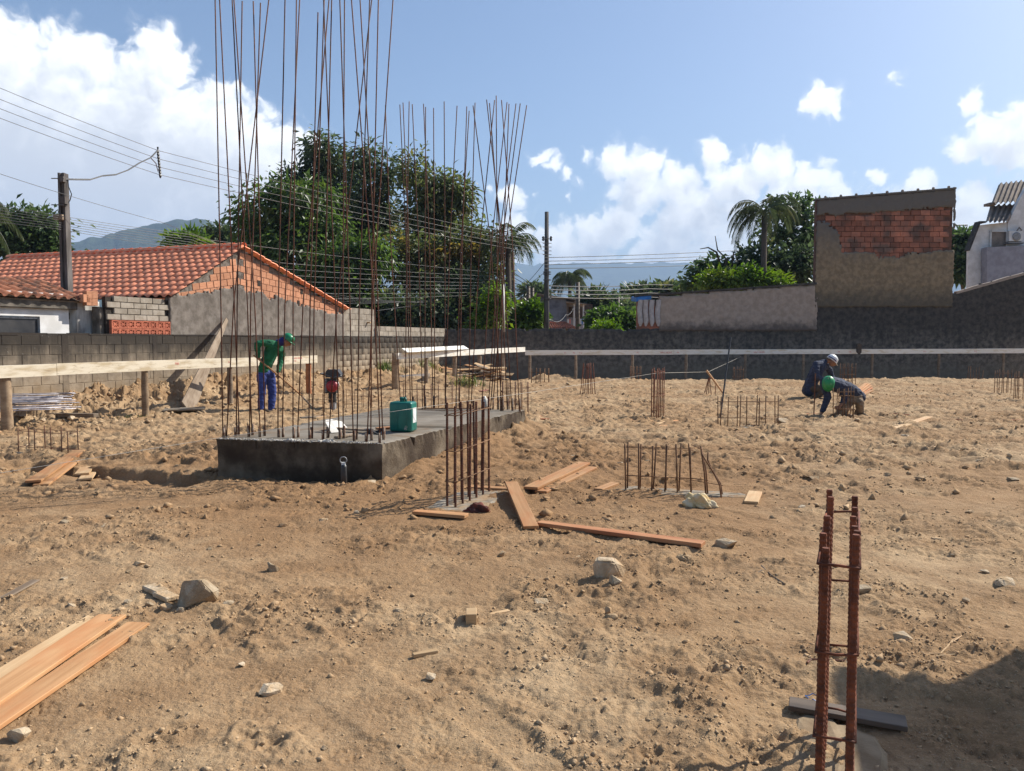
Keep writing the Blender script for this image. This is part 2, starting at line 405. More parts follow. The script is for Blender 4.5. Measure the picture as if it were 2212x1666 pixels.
def masonry(name, c1, c2, stain, z_lo, z_hi, streak=0.55, vary=0.12, low=None, low_z=(0.2, 0.7), bumps=0.6, amp=0.6):
    """cement block or render with dark algae that starts at the top of the wall and runs down in streaks"""
    m, t, b, o = new_mat(name); v = coords(t)
    f = maprange(t, noise(t, v, 5.0, 6, 0.62), 0.34, 0.66); col = mixc(t, f, c2, c1)
    if low is not None:
        sp = nn(t, 'ShaderNodeSeparateXYZ'); t.links.new(v, sp.inputs[0])
        hz = mth(t, 'ADD', sp.outputs[2], mth(t, 'MULTIPLY_ADD', noise(t, v, 2.5, 4), 0.7, -0.35))
        col = mixc(t, maprange(t, hz, low_z[0], low_z[1], 0.75, 0.0), col, low)
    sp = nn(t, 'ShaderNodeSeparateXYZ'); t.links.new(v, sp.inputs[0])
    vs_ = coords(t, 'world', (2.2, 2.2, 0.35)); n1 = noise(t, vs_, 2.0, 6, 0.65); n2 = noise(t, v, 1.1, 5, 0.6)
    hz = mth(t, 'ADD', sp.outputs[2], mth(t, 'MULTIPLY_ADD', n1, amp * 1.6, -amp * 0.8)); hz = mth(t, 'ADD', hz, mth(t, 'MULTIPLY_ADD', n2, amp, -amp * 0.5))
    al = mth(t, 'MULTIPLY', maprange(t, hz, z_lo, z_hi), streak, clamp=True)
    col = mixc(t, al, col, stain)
    lich = maprange(t, noise(t, v, 16, 4, 0.6), 0.66, 0.74); col = mixc(t, mth(t, 'MULTIPLY', lich, 0.35), col, (0.42, 0.41, 0.37))
    if vary:
        hv = nn(t, 'ShaderNodeHueSaturation'); t.links.new(col, hv.inputs['Color']); t.links.new(mth(t, 'MULTIPLY_ADD', rnd(t), vary * 2, 1 - vary), hv.inputs['Value']); col = hv.outputs[0]
    t.links.new(col, b.inputs['Base Color']); b.inputs['Roughness'].default_value = 0.93; b.inputs['Specular IOR Level'].default_value = 0.15
    bump(t, b, mth(t, 'ADD', noise(t, v, 60, 5, 0.65), noise(t, v, 14, 4, 0.6)), bumps, 0.008)
    return m
MAT['block'] = masonry('cement_block', (0.315, 0.255, 0.185), (0.205, 0.165, 0.12), (0.042, 0.036, 0.030), 0.72, 1.55, 0.95, 0.10, low=(0.36, 0.25, 0.14), low_z=(0.1, 0.9))
MAT['mortar'] = masonry('mortar', (0.25, 0.20, 0.145), (0.15, 0.12, 0.088), (0.036, 0.030, 0.026), 0.72, 1.55, 0.95, 0.0, low=(0.34, 0.235, 0.13), low_z=(0.1, 0.9))
MAT['block_new'] = masonry('cleaner_cement_block', (0.37, 0.325, 0.265), (0.27, 0.23, 0.18), (0.13, 0.11, 0.09), 2.2, 4.0, 0.5, 0.14)
MAT['render_grey'] = masonry('weathered_grey_render', (0.235, 0.205, 0.175), (0.14, 0.12, 0.10), (0.07, 0.06, 0.052), 1.9, 3.4, 0.6, 0, amp=1.2)
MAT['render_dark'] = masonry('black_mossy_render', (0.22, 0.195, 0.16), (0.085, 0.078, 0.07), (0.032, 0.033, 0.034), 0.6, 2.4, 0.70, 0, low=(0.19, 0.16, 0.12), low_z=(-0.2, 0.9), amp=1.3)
MAT['render_pale'] = masonry('rough_pale_render', (0.40, 0.335, 0.28), (0.31, 0.26, 0.215), (0.20, 0.175, 0.15), 3.2, 5.0, 0.4, 0, low=(0.06, 0.055, 0.055), low_z=(2.0, 2.5))
MAT['render_tower'] = masonry('stained_tower_render', (0.29, 0.23, 0.15), (0.19, 0.15, 0.10), (0.135, 0.13, 0.122), 4.6, 6.8, 0.9, 0, low=(0.075, 0.075, 0.065), low_z=(3.0, 4.3), amp=1.0)
MAT['plaster_white'] = simple('white_plaster', (0.76, 0.745, 0.72), (0.62, 0.60, 0.565), 3.0, 0.85, 0.15, 0.003, 50)
MAT['plaster_old'] = simple('old_stained_plaster', (0.52, 0.51, 0.475), (0.22, 0.20, 0.18), 4.0, 0.9, 0.4, 0.004, 50, stretch=(1, 1, 0.4), spread=(0.3, 0.6))
MAT['plaster_stain'] = simple('black_stained_plaster', (0.19, 0.165, 0.135), (0.085, 0.075, 0.062), 5.0, 0.93, 0.5, 0.005, 50)
MAT['brick'] = simple('hollow_clay_brick', (0.55, 0.27, 0.155), (0.44, 0.20, 0.11), 7, 0.9, 0.5, 0.006, 40, vary=0.16, stretch=(1, 1, 9))
MAT['brick_red'] = simple('red_clay_brick', (0.40, 0.165, 0.105), (0.27, 0.115, 0.077), 6, 0.92, 0.6, 0.008, 40, vary=0.35, c3=(0.12, 0.082, 0.066), s3=1.5, t3=(0.42, 0.64))
MAT['terracotta'] = simple('terracotta', (0.50, 0.165, 0.095), (0.40, 0.12, 0.07), 9, 0.88, 0.3, 0.004, 60, vary=0.1)
MAT['dark_gap'] = simple('dark_recess', (0.10, 0.07, 0.055), (0.06, 0.045, 0.04), 8, 0.95, 0)  # dark brown; behind the pierced blocks it stands in for shade
def tilemat(name, c1, c2, lichen, amt):
    m, t, b, o = new_mat(name); v = coords(t)
    f = maprange(t, noise(t, v, 9.0, 5, 0.6), 0.35, 0.65); col = mixc(t, f, c2, c1)
    st = maprange(t, noise(t, v, 0.9, 5, 0.62), 0.56 - amt, 0.70 - amt); st2 = maprange(t, noise(t, v, 5.0, 5, 0.65), 0.40, 0.60)
    col = mixc(t, mth(t, 'MULTIPLY', mth(t, 'MULTIPLY', st, st2), 0.88), col, lichen)
    hv = nn(t, 'ShaderNodeHueSaturation'); t.links.new(col, hv.inputs['Color']); t.links.new(mth(t, 'MULTIPLY_ADD', rnd(t), 0.24, 0.88), hv.inputs['Value'])
    t.links.new(hv.outputs[0], b.inputs['Base Color']); b.inputs['Roughness'].default_value = 0.82; b.inputs['Specular IOR Level'].default_value = 0.25
    bump(t, b, noise(t, v, 70, 4), 0.2, 0.003)
    return m
MAT['tile'] = tilemat('clay_roof_tile', (0.92, 0.375, 0.22), (0.80, 0.30, 0.165), (0.16, 0.075, 0.05), -0.02)
MAT['tile_old'] = tilemat('mossy_roof_tile', (0.38, 0.16, 0.09), (0.29, 0.115, 0.065), (0.075, 0.048, 0.036), 0.16)
MAT['black'] = simple('black_plastic', (0.022, 0.022, 0.024), (0.034, 0.033, 0.032), 20, 0.45, 0.1, 0.001, spec=0.5)
MAT['glass_dark'] = simple('dark_window', (0.025, 0.025, 0.027), (0.055, 0.052, 0.05), 3, 0.35, 0.05, 0.002, spec=0.5)
MAT['pole'] = simple('pole_concrete', (0.15, 0.135, 0.125), (0.08, 0.07, 0.064), 5, 0.9, 0.4, 0.004, 50, stretch=(1, 1, 0.3))
MAT['pole_light'] = simple('pale_pole_concrete', (0.13, 0.12, 0.11), (0.075, 0.07, 0.064), 5, 0.9, 0.4, 0.004, 50, stretch=(1, 1, 0.3))
MAT['wire'] = simple('cable', (0.07, 0.068, 0.068), (0.05, 0.05, 0.05), 5, 0.6, 0, spec=0.4)
MAT['wire_pale'] = simple('pale_cable', (0.13, 0.128, 0.125), (0.09, 0.09, 0.09), 5, 0.6, 0, spec=0.4)
MAT['string'] = simple('white_string', (0.62, 0.58, 0.50), (0.5, 0.45, 0.37), 80, 0.8, 0)
MAT['canister'] = simple('green_plastic', (0.012, 0.165, 0.125), (0.009, 0.125, 0.095), 8, 0.36, 0.1, 0.002, 30, spec=0.5)
MAT['paper'] = simple('white_label', (0.72, 0.74, 0.72), (0.6, 0.62, 0.6), 8, 0.6, 0)
MAT['scuff'] = simple('scuffed_paint', (0.46, 0.40, 0.36), (0.10, 0.21, 0.16), 60, 0.8, 0)
MAT['red_paint'] = simple('red_engine_paint', (0.36, 0.022, 0.03), (0.26, 0.02, 0.025), 12, 0.42, 0.1, 0.002, spec=0.5)
MAT['grey_metal'] = simple('grey_metal', (0.30, 0.305, 0.31), (0.20, 0.2, 0.2), 14, 0.5, 0.2, 0.002, 60, metallic=0.3)
MAT['rubber'] = simple('black_rubber', (0.028, 0.027, 0.026), (0.05, 0.045, 0.04), 20, 0.8, 0.2, 0.002, 60)
MAT['cloth_green'] = simple('green_cloth', (0.012, 0.125, 0.055), (0.009, 0.085, 0.038), 7, 0.85, 0.4, 0.012, 14)
MAT['cloth_blue'] = simple('blue_cloth', (0.045, 0.07, 0.24), (0.03, 0.048, 0.17), 7, 0.85, 0.4, 0.012, 14)
MAT['cloth_hood'] = simple('dark_blue_cloth', (0.03, 0.032, 0.17), (0.022, 0.024, 0.12), 7, 0.85, 0.3, 0.01, 14)
MAT['cloth_navy'] = simple('navy_cloth', (0.045, 0.055, 0.088), (0.028, 0.035, 0.06), 7, 0.85, 0.5, 0.015, 16)
MAT['cloth_tan'] = simple('muddy_trousers', (0.26, 0.185, 0.115), (0.11, 0.08, 0.055), 6, 0.9, 0.4, 0.012, 16)
MAT['cloth_dark'] = simple('dark_work_trousers', (0.055, 0.048, 0.042), (0.10, 0.075, 0.052), 6, 0.9, 0.4, 0.012, 16)
MAT['skin'] = simple('skin', (0.30, 0.15, 0.085), (0.24, 0.115, 0.065), 12, 0.6, 0.15, 0.002, 60, spec=0.4)
MAT['boot'] = simple('muddy_boot', (0.065, 0.048, 0.034), (0.15, 0.105, 0.065), 12, 0.85, 0.3, 0.004, 40)
MAT['helmet_green'] = simple('green_hard_hat', (0.015, 0.21, 0.085), (0.012, 0.165, 0.065), 6, 0.34, 0.05, 0.002, spec=0.5)
MAT['helmet_muddy'] = simple('muddy_green_hard_hat', (0.02, 0.27, 0.085), (0.018, 0.22, 0.07), 6, 0.42, 0.05, 0.002, spec=0.5, c3=(0.30, 0.30, 0.16), s3=4.5, t3=(0.56, 0.66))
MAT['helmet_white'] = simple('white_hard_hat', (0.78, 0.78, 0.76), (0.66, 0.66, 0.64), 6, 0.35, 0.05, 0.002, spec=0.5)
MAT['rag_red'] = simple('oily_red_rag', (0.16, 0.045, 0.03), (0.07, 0.028, 0.022), 14, 0.85, 0.5, 0.01, 30)
MAT['rag_cream'] = simple('cream_rag', (0.62, 0.45, 0.21), (0.66, 0.56, 0.38), 14, 0.9, 0.6, 0.012, 30)
MAT['tarp'] = simple('blue_tarp', (0.045, 0.19, 0.50), (0.03, 0.14, 0.4), 5, 0.5, 0.3, 0.01, 15)
MAT['cable_orange'] = simple('orange_cable', (0.36, 0.12, 0.055), (0.25, 0.09, 0.045), 10, 0.6, 0)
MAT['sheet'] = simple('milky_plastic_sheet', (0.66, 0.64, 0.58), (0.56, 0.52, 0.45), 4, 0.45, 0.1, 0.002)
MAT['fibre'] = simple('fibre_cement_sheet', (0.27, 0.225, 0.19), (0.18, 0.15, 0.125), 3, 0.9, 0.4, 0.005, 40)
MAT['lilac'] = simple('lilac_grey_plaster', (0.33, 0.33, 0.37), (0.26, 0.255, 0.285), 2.5, 0.9, 0.2, 0.004, 30)
MAT['bluewall'] = simple('blue_grey_wall', (0.20, 0.225, 0.27), (0.085, 0.095, 0.12), 1.2, 0.9, 0.2, 0.004, 20, spread=(0.32, 0.6))
MAT['white_paint'] = simple('white_paint', (0.72, 0.72, 0.70), (0.6, 0.6, 0.58), 4, 0.7, 0.1, 0.003)
def leafmat(name, c1, c2, c3=None, trans=0.35, amt3=0.6):
    m, t, b, o = new_mat(name); v = coords(t)
    f = maprange(t, noise(t, v, 0.9, 4, 0.6), 0.38, 0.62); col = mixc(t, f, c2, c1)
    if c3 is not None: col = mixc(t, mth(t, 'MULTIPLY', maprange(t, noise(t, v, 0.55, 3, 0.6), 0.54, 0.66), amt3), col, c3)
    f2 = maprange(t, noise(t, v, 9, 2, 0.5), 0.3, 0.7, 0.75, 1.25)
    hv = nn(t, 'ShaderNodeHueSaturation'); t.links.new(col, hv.inputs['Color']); t.links.new(f2, hv.inputs['Value']); col = hv.outputs[0]
    t.links.new(col, b.inputs['Base Color']); b.inputs['Roughness'].default_value = 0.42; b.inputs['Specular IOR Level'].default_value = 0.45
    tr = nn(t, 'ShaderNodeBsdfTranslucent'); hs = nn(t, 'ShaderNodeHueSaturation'); hs.inputs['Saturation'].default_value = 1.15; hs.inputs['Value'].default_value = 1.5
    t.links.new(col, hs.inputs['Color']); t.links.new(hs.outputs[0], tr.inputs[0])
    mx_ = nn(t, 'ShaderNodeMixShader'); mx_.inputs[0].default_value = trans
    t.links.new(b.outputs[0], mx_.inputs[1]); t.links.new(tr.outputs[0], mx_.inputs[2]); t.links.new(mx_.outputs[0], o.inputs[0])
    return m
MAT['leaf_mango'] = leafmat('mango_leaf', (0.095, 0.15, 0.038), (0.050, 0.088, 0.024), (0.17, 0.20, 0.05), 0.45, 0.5)
MAT['leaf_dark'] = leafmat('dark_leaf', (0.085, 0.115, 0.055), (0.048, 0.072, 0.034), (0.17, 0.16, 0.06), 0.42, 0.75)
MAT['leaf_olive'] = leafmat('olive_leaf', (0.125, 0.15, 0.054), (0.072, 0.095, 0.037), (0.25, 0.18, 0.05), 0.42, 0.8)
MAT['leaf_bright'] = leafmat('bright_leaf', (0.14, 0.22, 0.035), (0.075, 0.135, 0.022), (0.22, 0.26, 0.05), 0.4, 0.5)
MAT['leaf_mid'] = leafmat('mid_green_leaf', (0.09, 0.135, 0.05), (0.052, 0.085, 0.032), None, 0.4)
MAT['palm'] = leafmat('palm_leaf', (0.11, 0.135, 0.062), (0.068, 0.09, 0.04), (0.19, 0.165, 0.065), 0.38, 0.5)
MAT['footing_sandy'] = simple('sandy_screed', (0.30, 0.225, 0.14), (0.21, 0.145, 0.083), 7, 0.94, 0.5, 0.006, 70)
MAT['bark'] = simple('bark', (0.13, 0.105, 0.08), (0.07, 0.055, 0.042), 4, 0.95, 0.6, 0.02, 20, stretch=(1, 1, 0.3))
MAT['forest'] = simple('forest_hillside', (0.05, 0.075, 0.035), (0.028, 0.045, 0.022), 0.012, 0.95, 0.9, 12.0, 0.03)
MAT['grass'] = leafmat('weed', (0.13, 0.17, 0.045), (0.07, 0.105, 0.03), (0.26, 0.22, 0.09), 0.35, 0.6)
# ------------------------------------------------------------------ terrain
WO = Vector((-9.5, 15.2, 0)); WU = Vector((0.332, 0.943, 0)).normalized(); WN = Vector((WU.y, -WU.x, 0))     # left boundary wall: origin, run, normal to the site
def wall_hit(x, y, off=0.0):
    p = PLN(x, y, WO + WN * off, WN)
    return (p - WO).dot(WU), p.z
CAP_T = 0.40
CAPC = [G(825, 958, CAP_T), G(1135, 885, CAP_T), G(840, 881, CAP_T), G(470, 947.5, CAP_T)]       # near right, far right, far left, near left (top corners)
capF = (CAPC[3] - CAPC[0]).normalized(); capR = (CAPC[1] - CAPC[0]).normalized()
CAGE_A = (Vector((0.93, 2.27, 0)), Vector((0.405, 0.914, 0)).normalized())
def seg_d(X, Y, a, b):
    ax, ay, bx, by = a[0], a[1], b[0], b[1]; dx, dy = bx - ax, by - ay; L2 = dx * dx + dy * dy
    t = np.clip(((X - ax) * dx + (Y - ay) * dy) / L2, 0, 1)
    px, py = ax + t * dx, ay + t * dy
    sgn = np.sign((X - ax) * dy - (Y - ay) * dx)
    return np.hypot(X - px, Y - py), t, sgn
def gz_low(X, Y):
    X = np.asarray(X, dtype=np.float64); Y = np.asarray(Y, dtype=np.float64)
    z = 0.028 * fbm(X / 2.6, Y / 2.6, 2, 11)
    z = z + 0.03 * sstep(6, 14, Y) * fbm(X / 4.0 + 9, Y / 2.2, 2, 5)
    dn = (X - WO.x) * WN.x + (Y - WO.y) * WN.y; s = (X - WO.x) * WU.x + (Y - WO.y) * WU.y
    m = np.exp(-(np.maximum(dn, 0) / 1.25) ** 2) * (0.26 + 0.22 * sstep(0.2, 3.5, s) * (1 - 0.6 * sstep(7, 11, s)) + 0.13 * fbm(X / 0.8, Y / 0.8, 3, 31)) * sstep(-4, -1.0, s) * sstep(-0.4, 0.0, dn)
    z = z + m
    z = z - 0.34 * sstep(28.6, 30.4, Y + 0.5 * perlin(X / 2.5, Y * 0, 3)) * sstep(-2.2, 0.5, X)
    z = z + 0.10 * np.exp(-((Y - 27.9) / 0.8) ** 2) * sstep(1.0, 4.0, X) * (0.6 + 0.9 * perlin(X / 1.7, Y / 1.7, 8))
    for (px, py, sx, sy, h) in ((940, 834, 1.5, 0.8, 0.28), (1000, 838, 1.3, 0.7, 0.20), (1195, 815, 1.5, 0.9, 0.42), (1265, 822, 1.0, 0.7, 0.16), (880, 842, 0.8, 0.6, 0.2)):
        c = G(px, py); z = z + h * np.exp(-((X - c.x) / sx) ** 2 - ((Y - c.y) / sy) ** 2) * (1 + 0.35 * perlin(X / 0.5, Y / 0.5, 4))
    # excavation round the pile cap: hollow in front, soil banked up along its sunny side
    d, t, sg = seg_d(X, Y, CAPC[3], CAPC[0]); front = sg < 0
    z = z - 0.09 * np.exp(-(d / 0.42) ** 2)
    d, t, sg = seg_d(X, Y, CAPC[0], CAPC[1])
    z = z + (0.02 + 0.17 * t) * np.exp(-(d / 0.34) ** 2) * (1 + 0.5 * perlin(X / 0.3, Y / 0.3, 14))
    # stepped trench on the left
    a, b = G(78, 1003), G(470, 1028)
    d, t, sg = seg_d(X, Y, a, b)
    dx, dy = b.x - a.x, b.y - a.y; L = math.hypot(dx, dy); q = -((X - a.x) * dy - (Y - a.y) * dx) / L + 0.05 * perlin(X / 0.35, Y / 0.35, 21)
    tt = ((X - a.x) * dx + (Y - a.y) * dy) / (L * L)
    z = z - 0.13 * sstep(0.02, -0.05, q) * sstep(-0.75, -0.12, q) * sstep(-0.03, 0.02, tt) * sstep(1.06, 0.98, tt)
    # sunk pit of the near footing, with a ragged edge
    o, u = CAGE_A; al = (X - o.x) * u.x + (Y - o.y) * u.y; ac = (X - o.x) * u.y - (Y - o.y) * u.x
    e = 0.05 * perlin(X / 0.2, Y / 0.2, 22)
    z = z - 0.03 * sstep(-0.42, -0.30, ac + e) * sstep(1.35, 1.2, al + e) * sstep(0.75, 0.6, ac + e)
    z = z + 0.006 * np.exp(-((ac + 0.40 + e) / 0.07) ** 2) * sstep(1.3, 1.0, al)
    # wheel ruts running into the site
    for off in (0.0, 0.55):
        a, b = G(1065 + off * 170, 1010), G(1240 + off * 120, 930)
        d, t, sg = seg_d(X, Y, a, b); z = z - 0.035 * np.exp(-(d / 0.16) ** 2)
    return z * sstep(44, 36, Y) - 0.32 * sstep(36, 44, Y)
def gz_fine(X, Y):
    rough = 0.20 + 0.90 * sstep(-0.35, 0.25, fbm(X / 1.3, Y / 0.95, 3, 41))
    back = sstep(6.5, 11, Y)
    rough = np.maximum(rough, 0.75 * back)
    dn = (X - WO.x) * WN.x + (Y - WO.y) * WN.y
    rough = rough + 1.2 * np.exp(-(np.maximum(dn, 0) / 1.7) ** 2)
    z = 0.040 * (0.5 - np.abs(fbm(X / 0.55, Y / 0.42, 4, 51, 0.6))) * rough * (1 + 2.2 * back)
    z = z + 0.06 * back * np.clip(0.5 - worley(X / 0.34 + 0.6 * perlin(X / 0.3, Y / 0.3, 5), Y / 0.42 + 0.6 * perlin(X / 0.3, Y / 0.3, 6), 65), 0, 1) * sstep(-0.1, 0.35, perlin(X / 1.4, Y / 1.6, 66))
    w1 = worley(X / 0.13 + 0.5 * perlin(X / 0.12, Y / 0.12, 1), Y / 0.11 + 0.5 * perlin(X / 0.12, Y / 0.12, 2), 61); z = z + 0.045 * (np.clip(0.5 - w1, 0, 1) * 2) ** 0.7 * 0.5 * rough * (1 + 1.3 * back) * sstep(-0.05, 0.3, perlin(X / 0.45, Y / 0.4, 62))
    w2 = worley(X / 0.05 + 0.5 * perlin(X / 0.04, Y / 0.04, 3), Y / 0.045 + 0.5 * perlin(X / 0.04, Y / 0.04, 4), 63); z = z + 0.026 * (np.clip(0.5 - w2, 0, 1) * 2) ** 0.7 * 0.5 * rough * sstep(-0.3, 0.25, perlin(X / 0.22, Y / 0.2, 64))
    z = z + 0.0062 * perlin(X / 0.032, Y / 0.027, 71) * (0.25 + 0.75 * rough) + 0.0034 * perlin(X / 0.015, Y / 0.013, 72) * (0.5 + 0.5 * rough)
    # drag marks and scuffs, long in one direction
    z = z + 0.006 * np.abs(perlin((X * 0.94 - Y * 0.34) / 0.42, (X * 0.34 + Y * 0.94) / 0.05, 75)) * sstep(0.0, 0.4, perlin(X / 0.9, Y / 0.7, 76))
    # wheel tracks sweeping across the plot, with a cross tread
    for (cx_, cy_, rad, hw2) in ((-9.0, -3.0, 10.2, 0.11), (-9.0, -3.0, 10.75, 0.11), (12.0, 12.5, 11.6, 0.12), (12.0, 12.5, 12.15, 0.12), (-3.0, 22.0, 15.2, 0.13)):
        rr_ = np.hypot(X - cx_, Y - cy_) + 0.10 * perlin(X / 1.4, Y / 1.4, 95); tk = sstep(hw2, hw2 * 0.7, np.abs(rr_ - rad)) * sstep(-0.35, 0.1, perlin(X / 0.8, Y / 0.8, 96))
        ph = np.arctan2(Y - cy_, X - cx_) * rad / 0.075 * 2 * math.pi; z = z * (1 - 0.55 * tk) - 0.005 * tk + 0.0022 * np.tanh(3 * np.sin(ph + 9 * np.abs(rr_ - rad))) * tk; z = z + 0.004 * np.exp(-((np.abs(rr_ - rad) - hw2 * 1.15) / 0.03) ** 2) * sstep(-0.35, 0.1, perlin(X / 0.8, Y / 0.8, 96))
    # tread prints of boots and wheels: short, sharp edged, broken up
    for k, (th, wl) in enumerate(((0.45, 0.030), (-0.5, 0.026), (1.2, 0.034))):
        pm = sstep(0.34, 0.42, perlin(X / 0.21 + k * 7, Y / 0.17 + k * 3, 80 + k)) * sstep(8.0, 5.5, Y) * sstep(-0.2, 0.25, perlin(X / 0.06, Y / 0.06, 90 + k))
        ph = (X * math.cos(th) + Y * math.sin(th)) / wl * 2 * math.pi + 2.2 * perlin(X / 0.09, Y / 0.09, 84 + k)
        z = z + 0.0036 * np.tanh(2.6 * np.sin(ph)) * pm - 0.006 * pm
    return z * sstep(40, 34, Y)
def gz(x, y): return float(gz_low(np.array([x]), np.array([y]))[0])
def GP(x, y, up=0.0):
    p = G(x, y)
    for _ in range(5): p = G(x, y, gz(p.x, p.y))
    p.z += up
    return p
def build_ground():
    ys = [-40, -12, -4, -1, 0.4, 1.2]
    n = 860; y = 1.8 * (40 / 1.8) ** (np.arange(n) / (n - 1))
    ys = np.concatenate([ys, y, [48, 60, 80, 120, 200, 400, 900, 2000, 5000, 9500]])
    us = np.concatenate([[-400, -80, -20, -6, -2.5, -1.4], np.linspace(-1, 1, 800), [1.4, 2.5, 6, 20, 80, 400]])
    hw = np.where(ys < 1.8, 2.3, 0.69 * np.minimum(ys, 60) + 1.05)
    U, YY = np.meshgrid(us, ys); X = U * hw[:, None]; X = np.clip(X, -9500, 9500)
    Zg = gz_low(X, YY) + gz_fine(X, YY)
    far = (np.abs(U) > 1) | (YY < 1.8)
    Zg = np.where(far, gz_low(X, YY) * 0 + np.where(YY > 40, -0.32, -0.02), Zg)
    co = np.stack([X, YY, Zg], -1).reshape(-1, 3)
    nr, nc = U.shape; idx = np.arange(nr * nc).reshape(nr, nc)
    f = np.stack([idx[:-1, :-1], idx[:-1, 1:], idx[1:, 1:], idx[1:, :-1]], -1).reshape(-1, 4)
    o = put('ground', npmesh('ground', co, f, MAT['soil'], True)); tagk(o, kind='structure', label='bare trampled earth of the building plot')
    return o
build_ground()

# loose crumbs and small clods, too many to count
def ico_variants(n, sub, amp, seed):
    out = []
    r = np.random.default_rng(seed)
    for k in range(n):
        bm = bmesh.new(); bmesh.ops.create_icosphere(bm, subdivisions=sub, radius=1.0)
        co = np.array([v.co[:] for v in bm.verts]); fa = np.array([[v.index for v in f.verts] for f in bm.faces]); bm.free()
        for _ in range(11):                             # chop facets off
            d = r.normal(size=3); d /= np.linalg.norm(d); h = r.uniform(0.38, 0.78)
            ex = np.maximum(co @ d - h, 0); co = co - ex[:, None] * d
        co = co * (1 + amp * r.normal(size=(len(co), 1)))
        out.append((co, fa))
    return out
def build_clods():
    octa = np.array([[1, 0, 0], [-1, 0, 0], [0, 1, 0], [0, -1, 0], [0, 0, 1], [0, 0, -1]], float); of = np.array([[0, 2, 4], [2, 1, 4], [1, 3, 4], [3, 0, 4], [2, 0, 5], [1, 2, 5], [3, 1, 5], [0, 3, 5]])
    N = 120000
    yy = 2.2 * (26 / 2.2) ** RNG.random(N); xx = (RNG.random(N) * 2 - 1) * (0.69 * yy + 0.6)
    dens = sstep(-0.25, 0.35, fbm(xx / 1.3, yy / 0.95, 3, 41)) * sstep(-0.25, 0.3, perlin(xx / 0.3, yy / 0.25, 43)) * 0.93 + 0.07
    dn = (xx - WO.x) * WN.x + (yy - WO.y) * WN.y
    bank = np.exp(-(np.maximum(dn, 0) / 1.8) ** 2); keep = (RNG.random(N) < np.maximum(dens, bank)) & (dn > 0.15)
    xx, yy = xx[keep], yy[keep]; n = len(xx); zz = gz_low(xx, yy) + gz_fine(xx, yy)
    sz = np.clip(np.exp(RNG.normal(-5.85, 0.52, n)), 0.0014, 0.018) * (1 + 0.10 * yy)
    big = (RNG.random(n) < 0.035 + 0.35 * bank[keep]) & (yy > 6.5); sz = np.where(big, RNG.uniform(0.018, 0.05, n) * (0.7 + 0.02 * yy), sz)
    a = RNG.random(n) * 6.283; ca, sa = np.cos(a), np.sin(a)
    v = octa[None] * (1 + 0.28 * RNG.normal(size=(n, 6, 1))) + 0.22 * RNG.normal(size=(n, 6, 3)); v = v * (sz[:, None, None] * RNG.uniform(0.7, 1.35, (n, 1, 3)) * np.array([1.1, 1.1, 0.85]))
    w = np.stack([v[..., 0] * ca[:, None] - v[..., 1] * sa[:, None], v[..., 0] * sa[:, None] + v[..., 1] * ca[:, None], v[..., 2]], -1) + np.stack([xx, yy, zz + sz * 0.25], -1)[:, None]
    f = (of[None] + np.arange(n)[:, None, None] * 6).reshape(-1, 3)
    o = put('soil_clods', npmesh('soil_clods', w.reshape(-1, 3), f, MAT['clod'])); tagk(o, 'loose crumbs and small clods strewn over the bare earth', 'soil', kind='stuff')
build_clods()

# ------------------------------------------------------------------ hills
def ridge(name, pts, Y, depth, mat, label, amp, bottom=-20, nx=260, ny=26):
    xs = np.linspace(pts[0][0], pts[-1][0], nx); top = np.interp(xs, [p[0] for p in pts], [p[1] for p in pts])
    cr = [A(float(x), float(y), Y) for x, y in zip(xs, top)]
    X = np.array([c.x for c in cr]); Zt = np.array([c.z for c in cr])
    rows = []
    for j in range(ny):
        t = j / (ny - 1); prof = math.cos((t * 1.25 - 0.75) * math.pi / 1.5) if t > 0.6 else (t / 0.6) ** 0.85
        yy = Y - depth * (0.6 - t)
        z = bottom + (Zt - bottom) * max(prof, 0) + amp * fbm(X / (amp * 6), np.full(nx, yy) / (amp * 6), 5, 3, 0.6) * (0.4 + 0.6 * t)
        rows.append(np.stack([X * (yy / Y), np.full(nx, yy), z], -1))
    co = np.concatenate(rows); idx = np.arange(nx * ny).reshape(ny, nx)
    f = np.stack([idx[:-1, :-1], idx[:-1, 1:], idx[1:, 1:], idx[1:, :-1]], -1).reshape(-1, 4)
    o = put(name, npmesh(name, co, f, mat, True)); tagk(o, label, kind='structure')
ridge('hill', [(-700, 640), (-200, 590), (60, 560), (150, 527), (200, 515), (245, 507), (262, 498), (330, 486), (345, 481), (380, 478), (410, 474), (440, 473), (458, 480), (468, 492), (476, 520), (500, 548), (560, 575), (700, 610), (900, 650)], 1900, 900, MAT['forest'], 'forested hill with a blunt peak, hazy beyond the tiled roof', 7)
ridge('mountain_range', [(300, 590), (700, 585), (1000, 578), (1040, 566), (1062, 560), (1090, 566), (1130, 572), (1250, 570), (1400, 568), (1600, 564), (1900, 560), (2300, 566), (3000, 590)], 5200, 2500, MAT['forest'], 'long hazy mountain range under the cloud on the horizon', 18)

# ------------------------------------------------------------------ air
def build_haze():
    m = bpy.data.materials.new('haze_air'); m.use_nodes = True; t = m.node_tree; t.nodes.clear()
    v = nn(t, 'ShaderNodeVolumePrincipled'); o = nn(t, 'ShaderNodeOutputMaterial'); t.links.new(v.outputs[0], o.inputs['Volume'])
    v.inputs['Color'].default_value = (0.50, 0.70, 1.0, 1); v.inputs['Density'].default_value = 0.00022; v.inputs['Anisotropy'].default_value = 0.0
    m.volume_intersection_method = 'FAST' if hasattr(m, 'volume_intersection_method') else None
    b = MB(); b.box((0, 4500, 288), (20400, 10200, 584))
    b.build('haze', m); tagk(bpy.data.objects['haze'], 'thin bluish haze over the far hills', 'haze', kind='stuff')
HAZE = True
